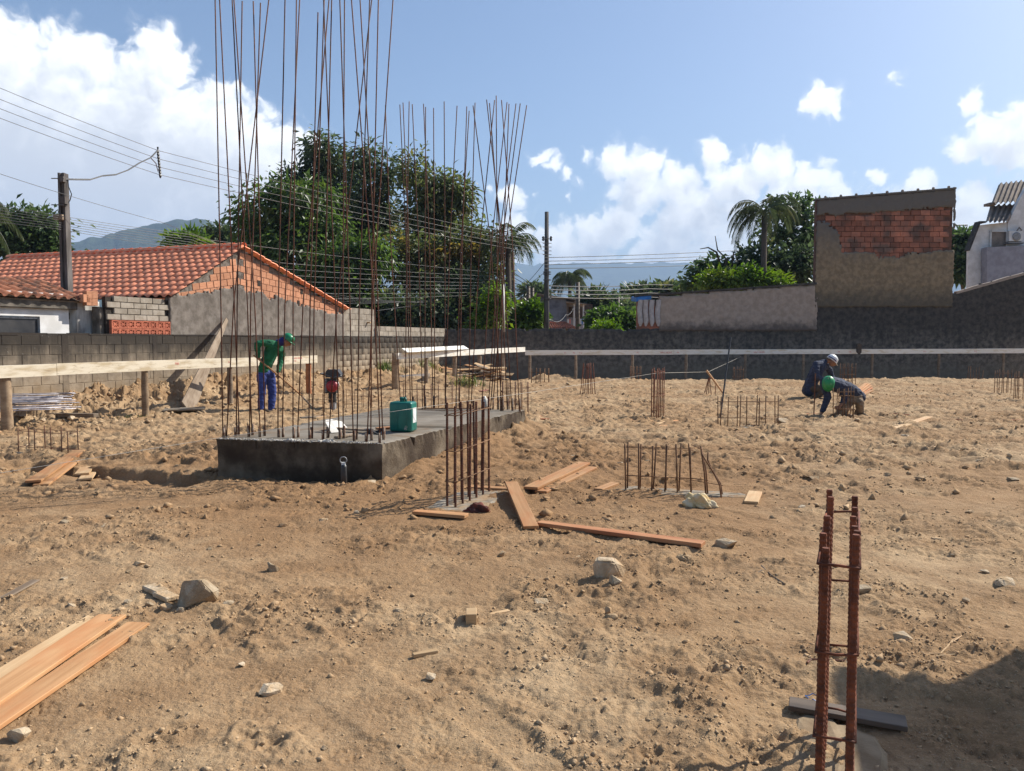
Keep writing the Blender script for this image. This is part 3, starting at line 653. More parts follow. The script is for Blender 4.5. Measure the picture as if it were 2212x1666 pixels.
# ------------------------------------------------------------------ masonry helpers
class Fr:
    """a vertical plane: s runs along u, z is up, off is measured along the normal n"""
    def __init__(f, o, u, n): f.o, f.u, f.n = Vector(o), Vector(u).normalized(), Vector(n).normalized()
    def P(f, s, z, off=0.0): return f.o + f.u * s + f.n * off + Vector((0, 0, z - f.o.z))
    def hit(f, x, y, off=0.0):
        p = PLN(x, y, f.o + f.n * off, f.n); return (p - f.o).dot(f.u), p.z
    def M(f, s, z, off=0.0, tilt=0.0):
        M = Matrix((f.u, -f.n, Vector((0, 0, 1)))).transposed().to_4x4(); M = M @ Matrix.Rotation(-tilt, 4, 'Y'); M.translation = f.P(s, z, off)
        return M
FW = Fr(WO, WU, WN)
def inside(poly, x, y):
    c = False; n = len(poly); j = n - 1
    for i in range(n):
        xi, yi = poly[i]; xj, yj = poly[j]
        if (yi > y) != (yj > y) and x < (xj - xi) * (y - yi) / (yj - yi) + xi: c = not c
        j = i
    return c
def block_mesh(name, l, h, d, mat, seed, bev=0.004):
    r = random.Random(seed)
    bm = bmesh.new(); bmesh.ops.create_cube(bm, size=1.0)
    for v in bm.verts: v.co = Vector((v.co.x * l + r.uniform(-.003, .003), v.co.y * d, v.co.z * h + r.uniform(-.003, .003)))
    bmesh.ops.bevel(bm, geom=bm.edges[:], offset=bev, segments=1, affect='EDGES')
    me = bpy.data.meshes.new(name); bm.to_mesh(me); bm.free(); me.materials.append(mat); return me
def join_copies(name, items, mat, parent):
    """items: (mesh, matrix) pairs merged into ONE part of kind stuff"""
    V, Fc, acc = [], {}, 0
    for me, M in items:
        V += [tuple(M @ v.co) for v in me.vertices]
        for p in me.polygons: Fc.setdefault(len(p.vertices), []).append([acc + i for i in p.vertices])
        acc += len(me.vertices)
    o = put(name, npmesh(name, np.array(V), [np.array(f) for f in Fc.values()], mat), parent); o['kind'] = 'stuff'
    return o
def lay_blocks(fr, parent, s0, s1, z0, rows, mats, size=(0.39, 0.19), joint=0.012, depth=0.12, off=0.0, name='block', keep=None, limit=300, tilt=0.0, seed=1, half=0.5, jit=0.0025):
    l, h = size; r = random.Random(seed)
    meshes = [block_mesh(name, l, h, depth, mats, seed * 10 + k) for k in range(4)]
    items = []
    for i in range(rows):
        n = int((s1 - s0) / (l + joint)) + 2
        for j in range(-1, n):
            s = s0 + (j + half * (i % 2) + 0.5) * (l + joint); z = z0 + (i + 0.5) * (h + joint)
            if tilt: zz = z + (s - s0) * math.tan(tilt)
            else: zz = z
            if keep is not None and not keep(s, zz): continue
            if keep is None and (s < s0 + l * 0.3 or s > s1 - l * 0.3): continue
            items.append((meshes[r.randrange(4)], fr.M(s, zz, off - depth / 2 + r.uniform(-jit, jit), tilt + r.uniform(-.004, .004))))
    items.sort(key=lambda it: it[1].translation.length)
    for me, M in items[:limit]: put(name, me, parent, M)
    if len(items) > limit: join_copies('distant_' + name + 's', items[limit:], mats, parent)
    return len(items)
def plaster(name, fr, keep, s0, s1, z0, z1, cell, mat, parent, off=0.0, thick=0.02, jit=0.35, rough=0.004, seed=3):
    """a coat of render as a grid of cells with a ragged outline and a real edge"""
    ns, nz = int((s1 - s0) / cell) + 1, int((z1 - z0) / cell) + 1
    r = np.random.default_rng(seed); S, Zz = np.meshgrid(s0 + np.arange(ns + 1) * cell, z0 + np.arange(nz + 1) * cell)
    S = S + r.uniform(-jit, jit, S.shape) * cell; Zz = Zz + r.uniform(-jit, jit, S.shape) * cell
    D = rough * (fbm(S / 0.25, Zz / 0.25, 3, seed) * 1.5)
    on = np.zeros((nz, ns), bool)
    for a in range(nz):
        for b in range(ns): on[a, b] = keep(S[a, b] + cell / 2, Zz[a, b] + cell / 2)
    V = [fr.P(S[a, b], Zz[a, b], off + D[a, b]) for a in range(nz + 1) for b in range(ns + 1)]; n1 = len(V)
    V += [fr.P(S[a, b], Zz[a, b], off - thick) for a in range(nz + 1) for b in range(ns + 1)]
    id_ = lambda a, b: a * (ns + 1) + b
    F = []
    for a in range(nz):
        for b in range(ns):
            if not on[a, b]: continue
            q = [id_(a, b), id_(a, b + 1), id_(a + 1, b + 1), id_(a + 1, b)]; F.append(q)
            for (da, db, e0, e1) in ((-1, 0, q[0], q[1]), (0, 1, q[1], q[2]), (1, 0, q[2], q[3]), (0, -1, q[3], q[0])):
                aa, bb = a + da, b + db
                if not (0 <= aa < nz and 0 <= bb < ns and on[aa, bb]): F.append([e1, e0, e0 + n1, e1 + n1])
    F = np.array(F); used = np.unique(F); mp = np.full(len(V), -1); mp[used] = np.arange(len(used))
    return put(name, npmesh(name, np.array([V[i] for i in used]), mp[F], mat), parent)
def slab(name, fr, poly, mat, parent, off=0.0, thick=0.1):
    b = MB(); b.prism([fr.P(s, z, off) for s, z in poly], (0, 0, 0), fr.n * -thick); return b.build(name, mat, parent)

# ------------------------------------------------------------------ left boundary wall of cement blocks
lw = thing('block_wall', 'long weathered cement block wall along the left side of the plot, black along its top', 'wall', FW.P(0, 0))
lay_blocks(FW, lw, -4.0, 20.0, 0.04, 8, MAT['block'], depth=0.10, seed=2)
slab('mortar_core', FW, [(-4.0, -0.4), (20.0, -0.4), (20.0, 1.655), (-4.0, 1.655)], MAT['mortar'], lw, -0.006, 0.11)
for k, px in enumerate((140, 335, 468, 570, 640, 700, 760, 812)):
    s, _ = FW.hit(px, 740); me = bevbox('pillar', (0.17, 0.12, 2.06), MAT['mortar'], 0.012); put('pillar', me, lw, FW.M(s, 0.63, -0.055 + 0.002))
b = MB(); r = random.Random(4); s = -4.0
while s < 20:                                            # mortar smeared along the top
    l = r.uniform(0.25, 0.7); b.box((0, 0, 0), (l, 0.13 + r.uniform(-.02, .02), 0.035 + r.uniform(-.01, .02)), None); n = len(b.v)
    for i in range(n - 8, n): b.v[i] = tuple(FW.P(s + l / 2 + b.v[i][0], 1.672 + b.v[i][2], -0.06 + b.v[i][1]))
    s += l * 0.98
b.build('coping', MAT['mortar'], lw)

# neighbour's higher block wall behind it
nw = thing('block_wall', 'higher cement block wall of the neighbour standing behind the boundary wall, right of the brick gable', 'wall', FW.P(12, 0, -0.2))
s0, _ = FW.hit(741, 700); s1, _ = FW.hit(817, 700)
lay_blocks(FW, nw, s0, s1, 1.66, 5, MAT['block_new'], depth=0.10, off=-0.13, seed=6)
slab('mortar_core', FW, [(s0, 1.5), (s1, 1.5), (s1, 2.66), (s0, 2.66)], MAT['block_new'], nw, -0.142, 0.11)
e0, ez = FW.hit(795, 697, -0.1)
put('wooden_peg', bevbox('wooden_peg', (0.07, 0.16, 0.05), MAT['wood_pale'], 0.004), nw, FW.M(e0, ez, -0.08))
pw = thing('block_wall', 'low pale row of newer blocks topping the boundary wall near the dark back corner', 'wall', FW.P(16, 0, -0.2))
lay_blocks(FW, pw, s1 + 0.02, 20.0, 1.70, 2, MAT['block_new'], size=(0.39, 0.17), depth=0.10, off=-0.03, seed=7)
slab('mortar_core', FW, [(s1 + 0.02, 1.6), (20.0, 1.6), (20.0, 2.06), (s1 + 0.02, 2.06)], MAT['block_new'], pw, -0.042, 0.09)

# ------------------------------------------------------------------ house with the long tiled roof and brick gable
hs = thing('house', 'low house with a long orange clay tile roof and half rendered brick gable', 'house', FW.P(6.4, 0, -1))
S_AP, Z_AP = FW.hit(522, 533); S_EN, Z_EN = FW.hit(368, 638.5); S_EF, Z_EF = FW.hit(750, 668)
def verge_z(s): return Z_EN + (Z_AP - Z_EN) * (s - S_EN) / (S_AP - S_EN) if s < S_AP else Z_AP + (Z_EF - Z_AP) * (s - S_AP) / (S_EF - S_AP)
zz2 = Z(700, 900, 0.36166)
PT = [FW.hit(*zz2(x, y)) for x, y in ((-20, 778), (200, 748), (380, 725), (560, 690), (720, 658), (765, 722), (980, 738), (1020, 795), (1100, 815), (1118, 770), (1200, 798), (1222, 832), (1300, 828), (1335, 866), (1430, 880), (1500, 905), (1590, 925), (1640, 950), (1780, 972), (1850, 972))]
def plaster_top(s): return float(np.interp(s, [p[0] for p in PT], [p[1] for p in PT]))
slab('gable_mortar', FW, [(S_EN + 0.02, 1.4), (S_EF - 0.15, 1.4), (S_EF - 0.15, Z_EF - 0.06), (S_AP, Z_AP - 0.05), (S_EN + 0.02, Z_EN - 0.05)], simple('rough_mortar', (0.21, 0.18, 0.15), (0.09, 0.075, 0.062), 9, 0.95, 0.8, 0.02, 25), hs, -0.075, 0.12)
lay_blocks(FW, hs, S_EN - 1.0, S_AP - 0.02, 2.16, 12, MAT['brick'], size=(0.245, 0.163), joint=0.014, depth=0.09, off=-0.062, name='brick', tilt=R(8.8), seed=11,
           keep=lambda s, z: S_EN + 0.18 < s < S_AP - 0.12 and plaster_top(s) - 0.2 < z < verge_z(s) - 0.19 - 0.05 * math.sin(s * 9))
lay_blocks(FW, hs, S_AP, S_EF, 2.35, 12, MAT['brick'], size=(0.268, 0.163), joint=0.014, depth=0.09, off=-0.062, name='brick', tilt=R(-4.5), seed=12,
           keep=lambda s, z: S_AP + 0.12 < s < S_EF - 0.35 and plaster_top(s) - 0.2 < z < verge_z(s) - 0.15)
plaster('gable_render', FW, lambda s, z: z < plaster_top(s) + 0.035 * math.sin(s * 13) * math.sin(s * 5.1), S_EN, S_EF - 0.2, 1.60, 3.1, 0.055, MAT['render_grey'], hs, -0.03, 0.035)
for px, py in ((563, 612), (600, 640), (655, 630), (648, 655)):
    s, z = FW.hit(px, py)
    if z > plaster_top(s): put('brick', block_mesh('brick', 0.13, 0.16, 0.1, MAT['mortar'], 5), hs, FW.M(s, z, -0.1))
def tile_mesh(name, w, l, hgt, mat, nseg=9):
    """an S shaped clay tile: local X across, local Y down the slope, local Z out of the roof"""
    prof = []
    for k in range(nseg + 1):
        u = k / nseg
        z = hgt * math.sin(math.pi * min(u / 0.62, 1)) ** 0.8 if u < 0.62 else -hgt * 0.30 * math.sin(math.pi * (u - 0.62) / 0.38)
        prof.append((u * w - w / 2, z))
    V, F = [], []
    for (yy, dz, tt) in ((-l / 2, 0.0, 0), (l / 2, 0.022, 0), (l / 2, 0.022 - 0.014, 1)):
        for (x, z) in prof: V.append((x * (1.0 if yy < 0 else 1.03), yy, z + dz))
    n = nseg + 1
    for a in range(2):
        for k in range(nseg): F.append((a * n + k, a * n + k + 1, (a + 1) * n + k + 1, (a + 1) * n + k))
    me = bpy.data.meshes.new(name); me.from_pydata(V, [], F); me.polygons.foreach_set('use_smooth', [k < nseg for k in range(len(F))]); me.update(); me.materials.append(mat)
    return me
def tile_slope(parent, origin, run, down, n_run, n_down, w, l, mat, limit=300, hgt=0.045, seed=1, name='roof_tile', visible=None, rest='distant_roof_tiles'):
    """origin: top corner of the slope; run: unit vector along the ridge; down: unit vector down the slope"""
    nrm = run.cross(down).normalized()
    if nrm.z < 0: nrm = -nrm
    me = tile_mesh(name, w * 1.04, l * 1.14, hgt, mat); r = random.Random(seed); items = []
    base = Matrix((run, down, nrm)).transposed().to_4x4()
    for i in range(n_down):
        for j in range(n_run):
            M = base @ Matrix.Rotation(r.uniform(-.02, .02), 4, 'Z') @ Matrix.Rotation(r.uniform(-.012, .012), 4, 'X')
            M.translation = origin + run * (w * (j + 0.5)) + down * (l * (i + 0.5)) + nrm * r.uniform(0, 0.007)
            items.append((me, M))
    if visible: items = [it for it in items if visible(it[1].translation)] + [it for it in items if not visible(it[1].translation)]
    for m_, M in items[:limit]: put(name, m_, parent, M)
    if len(items) > limit: join_copies(rest, items[limit:], mat, parent)
def to_px(p):
    c, s = math.cos(PITCH), math.sin(PITCH); d = p - Vector((0, 0, H)); f = d.y * c - d.z * s; u = d.y * s + d.z * c
    return CX + FPX * d.x / f, CY - FPX * u / f
ap = FW.P(S_AP, Z_AP, 0.09); en = FW.P(S_EN, Z_EN, 0.09)
down = (en - ap).normalized(); L = (en - ap).length + 0.06
RUN = -WN; NR = 35; TW = 0.252
nd = 11; tl = L / nd
small_roof = lambda p: (lambda q: q[0] > -25 and not (q[0] < 178 and q[1] > 615))(to_px(p))
tile_slope(hs, ap, RUN, down, NR, nd, TW, tl, MAT['tile'], 300, 0.05, 21, visible=small_roof)
far_d = (FW.P(S_EF, Z_EF, 0.09) - ap); Lf = far_d.length + 0.1; far_d.normalize()
tile_slope(hs, ap, RUN, far_d, 1, 19, TW, Lf / 19, MAT['tile'], 300, 0.05, 22)
b = MB(); b.prism([ap + Vector((0, 0, -.02)) + RUN * 0.3, ap + RUN * (NR * TW) + Vector((0, 0, -.02)), ap + RUN * (NR * TW) + far_d * Lf + Vector((0, 0, -.02)), ap + RUN * 0.3 + far_d * Lf + Vector((0, 0, -.02))], (0, 0, 0), (0, 0, -0.03)); b.build('rear_roof_slope', MAT['tile'], hs)
b = MB(); b.prism([ap + Vector((0, 0, -.05)) + RUN * 0.12, ap + RUN * (NR * TW) + Vector((0, 0, -.05)), ap + RUN * (NR * TW) + down * (L - .1) + Vector((0, 0, -.05)), ap + RUN * 0.12 + down * (L - .1) + Vector((0, 0, -.05))], (0, 0, 0), (0, 0, -0.03)); b.build('roof_boarding', MAT['dark_gap'], hs)
for k in range(27):                                      # ridge caps
    b = MB(); l = NR * TW / 27
    for q in range(2):
        for j in range(7):
            a = math.pi * j / 6; rr = 0.115 if q else 0.10
            b.v.append(tuple(ap + RUN * (l * (k + (1.12 if q == 0 else 0))) + WU * (-math.cos(a) * rr) + Vector((0, 0, math.sin(a) * rr * 0.85 + 0.01 + 0.012 * q))))
    for j in range(6): b.f.append((j, j + 1, 8 + j, 7 + j))
    b.build('ridge_tile', MAT['tile'], hs, smooth=True)
# side wall under the near eave: blocks above, pierced clay blocks below
sA, _ = FW.hit(236, 690); sB, _ = FW.hit(371, 690); _, zt = FW.hit(300, 643); _, zm = FW.hit(300, 693)
slab('side_wall_core', FW, [(sA, 1.5), (sB, 1.5), (sB, zt - 0.01), (sA, zt - 0.03)], MAT['mortar'], hs, -0.10, 0.10)
lay_blocks(FW, hs, sA, sB, zm, 4, MAT['block_new'], size=(0.36, (zt - zm) / 4 - 0.012), joint=0.014, depth=0.09, off=-0.055, seed=15)
cell = (FW.hit(369, 700)[0] - FW.hit(242, 700)[0]) / 8; ch = (zm - FW.hit(300, 727)[1]) / 2
b = MB(); hw_, hh_, th = cell / 2 - 0.004, ch / 2 - 0.004, 0.024
b.box((-hw_ + th / 2, 0, 0), (th, 0.08, hh_ * 2)); b.box((hw_ - th / 2, 0, 0), (th, 0.08, hh_ * 2)); b.box((0, 0, hh_ - th / 2), (hw_ * 2 - 2 * th, 0.08, th)); b.box((0, 0, -hh_ + th / 2), (hw_ * 2 - 2 * th, 0.08, th))
for a in (0.72, -0.72): b.box((0, 0.002 * (1 if a > 0 else -1), 0), (hw_ * 2.2, 0.06, 0.02), Matrix.Rotation(a, 3, 'Y'))
b.box((0, 0.004, 0), (0.018, 0.05, hh_ * 2 - th)); b.box((0, -0.005, 0), (hw_ * 2 - th, 0.05, 0.018))
cob = b.mesh('pierced_clay_block', MAT['terracotta']); c0 = FW.hit(242, 700)[0]
for i in range(3):
    for j in range(8): put('pierced_clay_block', cob, hs, FW.M(c0 + (j + 0.5) * cell, zm - (i + 0.5) * ch, -0.05))
slab('vent_shade_sheet', FW, [(c0, 1.4), (c0 + 8 * cell, 1.4), (c0 + 8 * cell, zm), (c0, zm)], MAT['dark_gap'], hs, -0.094, 0.004)  # dark sheet painting in the shade behind the pierced blocks
for (x, y) in ((190, 638), (200, 638), (190, 652), (200, 652), (183, 645)):
    s, z = FW.hit(x, y, -0.25); put('brick', block_mesh('brick', 0.17, 0.17, 0.12, MAT['brick'], 3), hs, FW.M(s, z, -0.25))

# ------------------------------------------------------------------ small white house at the left edge
sh = thing('house', 'small white plastered house with a mossy tiled lean-to roof at the left edge', 'house', FW.P(-2, 0, -1))
OE, OT = -0.30, -1.55
eL, eR = FW.hit(-120, 640, OE), FW.hit(183, 649, OE); tL = FW.hit(-120, 608, OT); tR = FW.hit(147, 620, OT)
e_r, t_r = FW.P(eR[0], eR[1], OE), FW.P(eR[0], eR[1] + 0.44, OT)
dn_ = (e_r - t_r); Ls = dn_.length; dn_.normalize()
tile_slope(sh, t_r + (-WU) * 0.0, -WU, dn_, 20, 4, 0.235, Ls / 4, MAT['tile_old'], 300, 0.055, 31)
b = MB(); b.prism([t_r + Vector((0, 0, -.04)), t_r - WU * 4.7 + Vector((0, 0, -.04)), e_r - WU * 4.7 + Vector((0, 0, -.06)) - dn_ * .1, e_r + Vector((0, 0, -.06)) - dn_ * .1], (0, 0, 0), (0, 0, -0.03)); b.build('roof_boarding', MAT['wood_old'], sh)
sE = eR[0]
me = bevbox('fascia_beam', (4.7, 0.14, 0.15), MAT['plaster_stain'], 0.01); put('fascia_beam', me, sh, FW.M(sE - 2.45, eR[1] - 0.13, OE - 0.16))
OWL = -0.50
s_w, _ = FW.hit(149, 700, OWL); zt_ = eR[1] + 0.12
w0 = FW.hit(-110, 700, OWL)[0]; wl_, wt_ = FW.hit(86, 684, OWL); wr_ = FW.hit(98, 700, OWL)[0]
slab('wall', FW, [(w0 - 1, 0), (wl_ - 3.0, 0), (wl_ - 3.0, zt_), (w0 - 1, zt_)], MAT['plaster_white'], sh, OWL, 0.15)
slab('wall', FW, [(wl_ - 3.0, wt_), (wl_, wt_), (wl_, zt_), (wl_ - 3.0, zt_)], MAT['plaster_white'], sh, OWL, 0.15)
slab('wall', FW, [(wl_, 0), (s_w, 0), (s_w, zt_), (wl_, zt_)], MAT['plaster_white'], sh, OWL, 0.15)
win = slab('window', FW, [(wl_ - 2.99, 0.6), (wl_ - 0.01, 0.6), (wl_ - 0.01, wt_ - 0.01), (wl_ - 2.99, wt_ - 0.01)], MAT['glass_dark'], sh, OWL - 0.06, 0.03)
slab('window_frame', FW, [(wl_ - 2.99, wt_ - 0.05), (wl_ - 0.01, wt_ - 0.05), (wl_ - 0.01, wt_ - 0.012), (wl_ - 2.99, wt_ - 0.012)], MAT['grey_metal'], win, OWL - 0.035, 0.02)
for (x0, x1, yt, off, m, d) in ((149, 164, 652, -0.62, 'plaster_stain', 0.3), (164, 213, 655, -0.42, 'plaster_old', 0.25), (213, 238, 664, -0.16, 'plaster_stain', 0.2)):
    a, z_ = FW.hit(x0, yt, off); c, _ = FW.hit(x1, yt, off)
    plaster('pillar', FW, lambda s, z: True, a, c, 0.9, z_, 0.06, MAT[m], sh, off, d, 0.12, 0.006)

# ------------------------------------------------------------------ dark back wall, pale lean-to, brick tower, right hand house
YB = 34.0
FB = Fr((0, YB, 0), (1, 0, 0), (0, -1, 0))
bx = lambda x, y: FB.hit(x, y)
bw = thing('rendered_wall', 'long black mossy rendered wall across the back of the plot', 'wall', (6, YB, 0))
s_l = bx(962, 720)[0]; s_m = bx(1762, 700)[0]
TOPB = [(s_l - .2, bx(962, 712)[1]), (bx(1130, 711)[0], bx(1130, 711)[1]), (bx(1375, 712)[0], bx(1375, 712)[1]), (s_m, bx(1762, 702)[1]), (s_m + .01, bx(1762, 652)[1]), (bx(2066, 640)[0], bx(2066, 632)[1]), (bx(2230, 586)[0], bx(2230, 586)[1]), (24, bx(2230, 586)[1] + 0.9)]
t_edge = bx(2066, 640)[0]
def top_b(s): return float(np.interp(s, [p[0] for p in TOPB], [p[1] for p in TOPB])) + 0.03 * math.sin(s * 7.3) * math.sin(s * 2.9)
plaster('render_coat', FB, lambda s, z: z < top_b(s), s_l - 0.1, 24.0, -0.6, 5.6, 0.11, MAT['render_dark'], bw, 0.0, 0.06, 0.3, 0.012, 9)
b = MB(); n = 60
poly = [(s_l - 0.05, -0.7), (23.9, -0.7)] + [(s, top_b(s) - 0.04) for s in np.linspace(23.9, s_l - 0.05, 90)]
b.prism([FB.P(s, z, -0.055) for s, z in poly], (0, 0, 0), (0, 0.14, 0)); b.build('masonry_core', MAT['render_dark'], bw)
cpz = [(s, float(np.interp(s, [p[0] for p in TOPB], [p[1] for p in TOPB]))) for s in np.linspace(t_edge, 23.9, 26)]
b = MB(); b.prism([FB.P(s, z + 0.05 + 0.012 * math.sin(s * 5), 0.03) for s, z in cpz] + [FB.P(s, z - 0.07, 0.03) for s, z in cpz[::-1]], (0, 0, 0), (0, 0.24, 0)); b.build('coping', MAT['render_pale'], bw)

lt = thing('lean_to_building', 'pale rough rendered lean-to wall rising to the right above the dark back wall', 'building', (8, YB + 1, 0))
sp = [bx(x, y) for x, y in ((1424, 640), (1760, 615))]
sl0, sl1 = bx(1424, 640)[0], s_m - 0.02
topl = lambda s: float(np.interp(s, [sl0, sl1], [sp[0][1], sp[1][1]]))
plaster('wall', FB, lambda s, z: z < topl(s), sl0, sl1, 1.95, 4.3, 0.11, MAT['render_pale'], lt, 0.03, 0.25, 0.25, 0.016, 12)
b = MB(); b.prism([FB.P(sl0 - 1.0, sp[0][1] - 0.02, 0.08), FB.P(sl1, sp[1][1], 0.08), FB.P(sl1, sp[1][1] + 0.09, 0.08), FB.P(sl0 - 1.0, sp[0][1] + 0.06, 0.08)], (0, 0, 0), (0, 0.9, 0)); b.build('roof_slab', MAT['render_dark'], lt)
sb0 = bx(1376, 650)[0]
b = MB(); b.box(((sb0 + sl0) / 2, YB + 0.12, 2.62), (sl0 - sb0 - 0.01, 0.2, 1.3)); b.build('end_wall', MAT['brick_red'], lt)
for px in (1383, 1395, 1408, 1421.5):
    s, zt1 = bx(px, 648); _, zb = bx(px, 705); b = MB(); V = []
    for i in range(7):
        z = zb + (zt1 - zb) * i / 6; w = 0.115 * (0.35 if i == 0 else 1.0)
        for j in range(6):
            a = math.pi * j / 5; b.v.append((s - math.cos(a) * w + 0.02 * math.sin(i * 1.1 + px), YB - 0.02 - math.sin(a) * 0.09 * (0.5 if i == 0 else 1), z))
    for i in range(6):
        for j in range(5): b.f.append((i * 6 + j, i * 6 + j + 1, (i + 1) * 6 + j + 1, (i + 1) * 6 + j))
    b.build('gutter_half_pipe', simple('limed_pipe_%d' % int(px), (0.46, 0.44, 0.43), (0.36, 0.34, 0.33), 6, 0.9, 0.3, 0.006, 30), lt, smooth=True)
b = MB(); q = [A(1374, 652, YB - .05), A(1374, 643, YB - .05), A(1388, 639, YB - .04), A(1407, 638, YB - .05), A(1407, 647, YB - .05), A(1390, 648, YB - .1)]
b.prism(q, (0, 0, 0), (0, 1.4, 0.1)); tagk(b.build('tarpaulin', MAT['tarp']), 'bright blue tarpaulin folded over the left end of the lean-to roof', 'tarpaulin')

tw = thing('tower_building', 'tall narrow building, a bare square of red bricks showing in its blackened render', 'building', (16, YB + 2, 0))
k5 = Z(2700, 650, 0.62387)
t0 = bx(1765, 432); t1 = bx(2061, 408)
toptw = lambda s: float(np.interp(s, [t0[0], t1[0]], [t0[1], t1[1]]))
BP = [bx(*k5(x, y)) for x, y in ((885, 335), (960, 322), (1000, 340), (1115, 318), (1190, 325), (1280, 312), (1420, 305), (1560, 290), (1690, 283), (1762, 285), (1762, 560), (1660, 560), (1560, 575), (1450, 580), (1440, 600), (1275, 603), (1250, 565), (1150, 572), (1045, 570), (1035, 480), (1020, 430), (970, 405), (965, 382), (885, 372))]
plaster('render_coat', FB, lambda s, z: z < toptw(s) and not inside(BP, s, z), t0[0], t1[0], 3.0, 8.5, 0.085, MAT['render_tower'], tw, 0.035, 0.035, 0.35, 0.012, 17)
b = MB(); b.prism([FB.P(t0[0], 0, -0.05), FB.P(t1[0], 0, -0.05), FB.P(t1[0], t1[1] - 0.03, -0.05), FB.P(t0[0], t0[1] - 0.03, -0.05)], (0, 0, 0), (0, 0.22, 0)); b.build('masonry_core', simple('brick_joint', (0.17, 0.09, 0.062), (0.10, 0.062, 0.05), 9, 0.95, 0.5, 0.01, 30), tw)
lay_blocks(FB, tw, t0[0] - 0.2, t1[0] + 0.2, 4.2, 16, MAT['brick_red'], size=(0.41, 0.212), joint=0.02, depth=0.10, off=0.0, name='brick', seed=19, half=0.37, jit=0.012, keep=lambda s, z: (inside(BP, s - 0.16, z) or inside(BP, s + 0.16, z)) and t0[0] + 0.2 < s < t1[0] - 0.2)
b = MB(); b.prism([FB.P(t0[0] - 0.05, t0[1] - 0.02, 0.09), FB.P(t1[0] + 0.06, t1[1] - 0.02, 0.09), FB.P(t1[0] + 0.06, t1[1] + 0.05, 0.09), FB.P(t0[0] - 0.05, t0[1] + 0.05, 0.09)], (0, 0, 0), (0, 0.4, 0)); b.build('coping', MAT['render_tower'], tw)
for k in range(9):
    s = t0[0] + 0.35 + k * (t1[0] - t0[0] - 0.6) / 8; bb = MB(); bb.lathe([(0.05, -0.02), (0.062, 0.03), (0.05, 0.075), (0.02, 0.09)], 8, FB.P(s, toptw(s) + 0.05, 0.03)); bb.build('sheet_end', MAT['render_pale'], tw)

# right hand house
k7 = Z(3700, 700, 0.33015)
YH = 43.0
rh = thing('house', 'two storey white house with steep corrugated roof at the right edge', 'house', A(2160, 640, YH))
def HP(x, y, dy=0.0): return A(*k7(x, y), YH + dy)
b = MB(); b.prism([HP(480, 1420), HP(490, 900), HP(605, 600), HP(960, 560), HP(960, 1420)], (0, 0, 0), (0, 0.25, 0)); b.build('wall', MAT['plaster_white'], rh)
b = MB(); b.prism([HP(955, 1420, -.05), HP(955, 575, -.05), HP(1090, 300, -.05), HP(1400, -250, -.05), HP(1800, -250, -.05), HP(1800, 1420, -.05)], (0, 0, 0), (0, 0.25, 0)); b.build('wall', MAT['plaster_white'], rh)
b = MB(); b.prism([HP(705, 1420, -.6), HP(705, 865, -.6), HP(1700, 820, -.6), HP(1700, 1420, -.6)], (0, 0, 0), (0, 0.5, 0)); b.build('lower_wall', MAT['lilac'], rh)
def corrugated(name, c00, c10, c11, c01, n, amp, mat, parent):
    """sheet between four corners; the waves run from the 0-0/1-0 edge to the 0-1/1-1 edge"""
    V, F = [], []; nu = n * 8
    nrm = (c10 - c00).cross(c01 - c00).normalized()
    for j in range(2):
        for i in range(nu + 1):
            u = i / nu; a_, b_ = (c00.lerp(c10, u), c01.lerp(c11, u)); V.append(tuple((a_ if j == 0 else b_) + nrm * amp * math.cos(2 * math.pi * u * n)))
    for j in range(2):
        for i in range(nu + 1):
            v = Vector(V[j * (nu + 1) + i]) - nrm * 0.03; V.append(tuple(v))
    m = nu + 1
    for i in range(nu):
        F.append((i, i + 1, m + i + 1, m + i)); F.append((2 * m + i, 3 * m + i, 3 * m + i + 1, 2 * m + i + 1)); F.append((i, 2 * m + i, 2 * m + i + 1, i + 1)); F.append((m + i, m + i + 1, 3 * m + i + 1, 3 * m + i))
    F += [(0, m, 3 * m, 2 * m), (nu, 2 * m + nu, 3 * m + nu, m + nu)]
    me = bpy.data.meshes.new(name); me.from_pydata(V, [], F); me.update(); me.materials.append(mat); return put(name, me, parent)
corrugated('roof_sheet', HP(845, 105, 2.2), HP(1500, 20, 2.2), HP(1400, 290, 0.2), HP(755, 340, 0.2), 11, 0.07, MAT['fibre'], rh)
corrugated('roof_sheet', HP(745, 365, 1.0), HP(1075, 345, 1.0), HP(965, 555, -0.5), HP(690, 560, -0.5), 5, 0.07, MAT['fibre'], rh)
b = MB(); b.box(HP(740, 350, 0.6), (0.35, 0.6, 0.14)); b.build('gutter', MAT['fibre'], rh)
b = MB(); b.prism([HP(490, 900, -.1), HP(618, 548, -.1), HP(690, 548, -.1), HP(690, 570, -.1), HP(628, 575, -.1), HP(500, 905, -.1)], (0, 0, 0), (0, 0.5, 0)); b.build('side_roof_edge', MAT['render_dark'], rh)
wd = MB(); wd.box(HP(845, 765, -.04), (0.179 * 185 / FPX * YH, 0.06, 0.179 * 175 / FPX * YH)); wn = wd.build('window', MAT['fibre'], rh)
for (cx, cy, w, h_) in ((845, 672, 205, 14), (748, 765, 12, 190), (942, 765, 12, 190)):
    wd = MB(); wd.box(HP(cx, cy, -.08), (0.179 * w / FPX * YH, 0.09, 0.179 * h_ / FPX * YH)); wd.build('window_frame', MAT['white_paint'], wn)
ac = thing('air_conditioner', 'white air conditioner unit on a bracket on the wall of the right hand house', 'air conditioner', HP(1045, 800, -.4))
wd = MB(); wd.box(HP(1035, 735, -.3), (0.75, 0.3, 0.55)); wd.build('casing', MAT['white_paint'], ac)
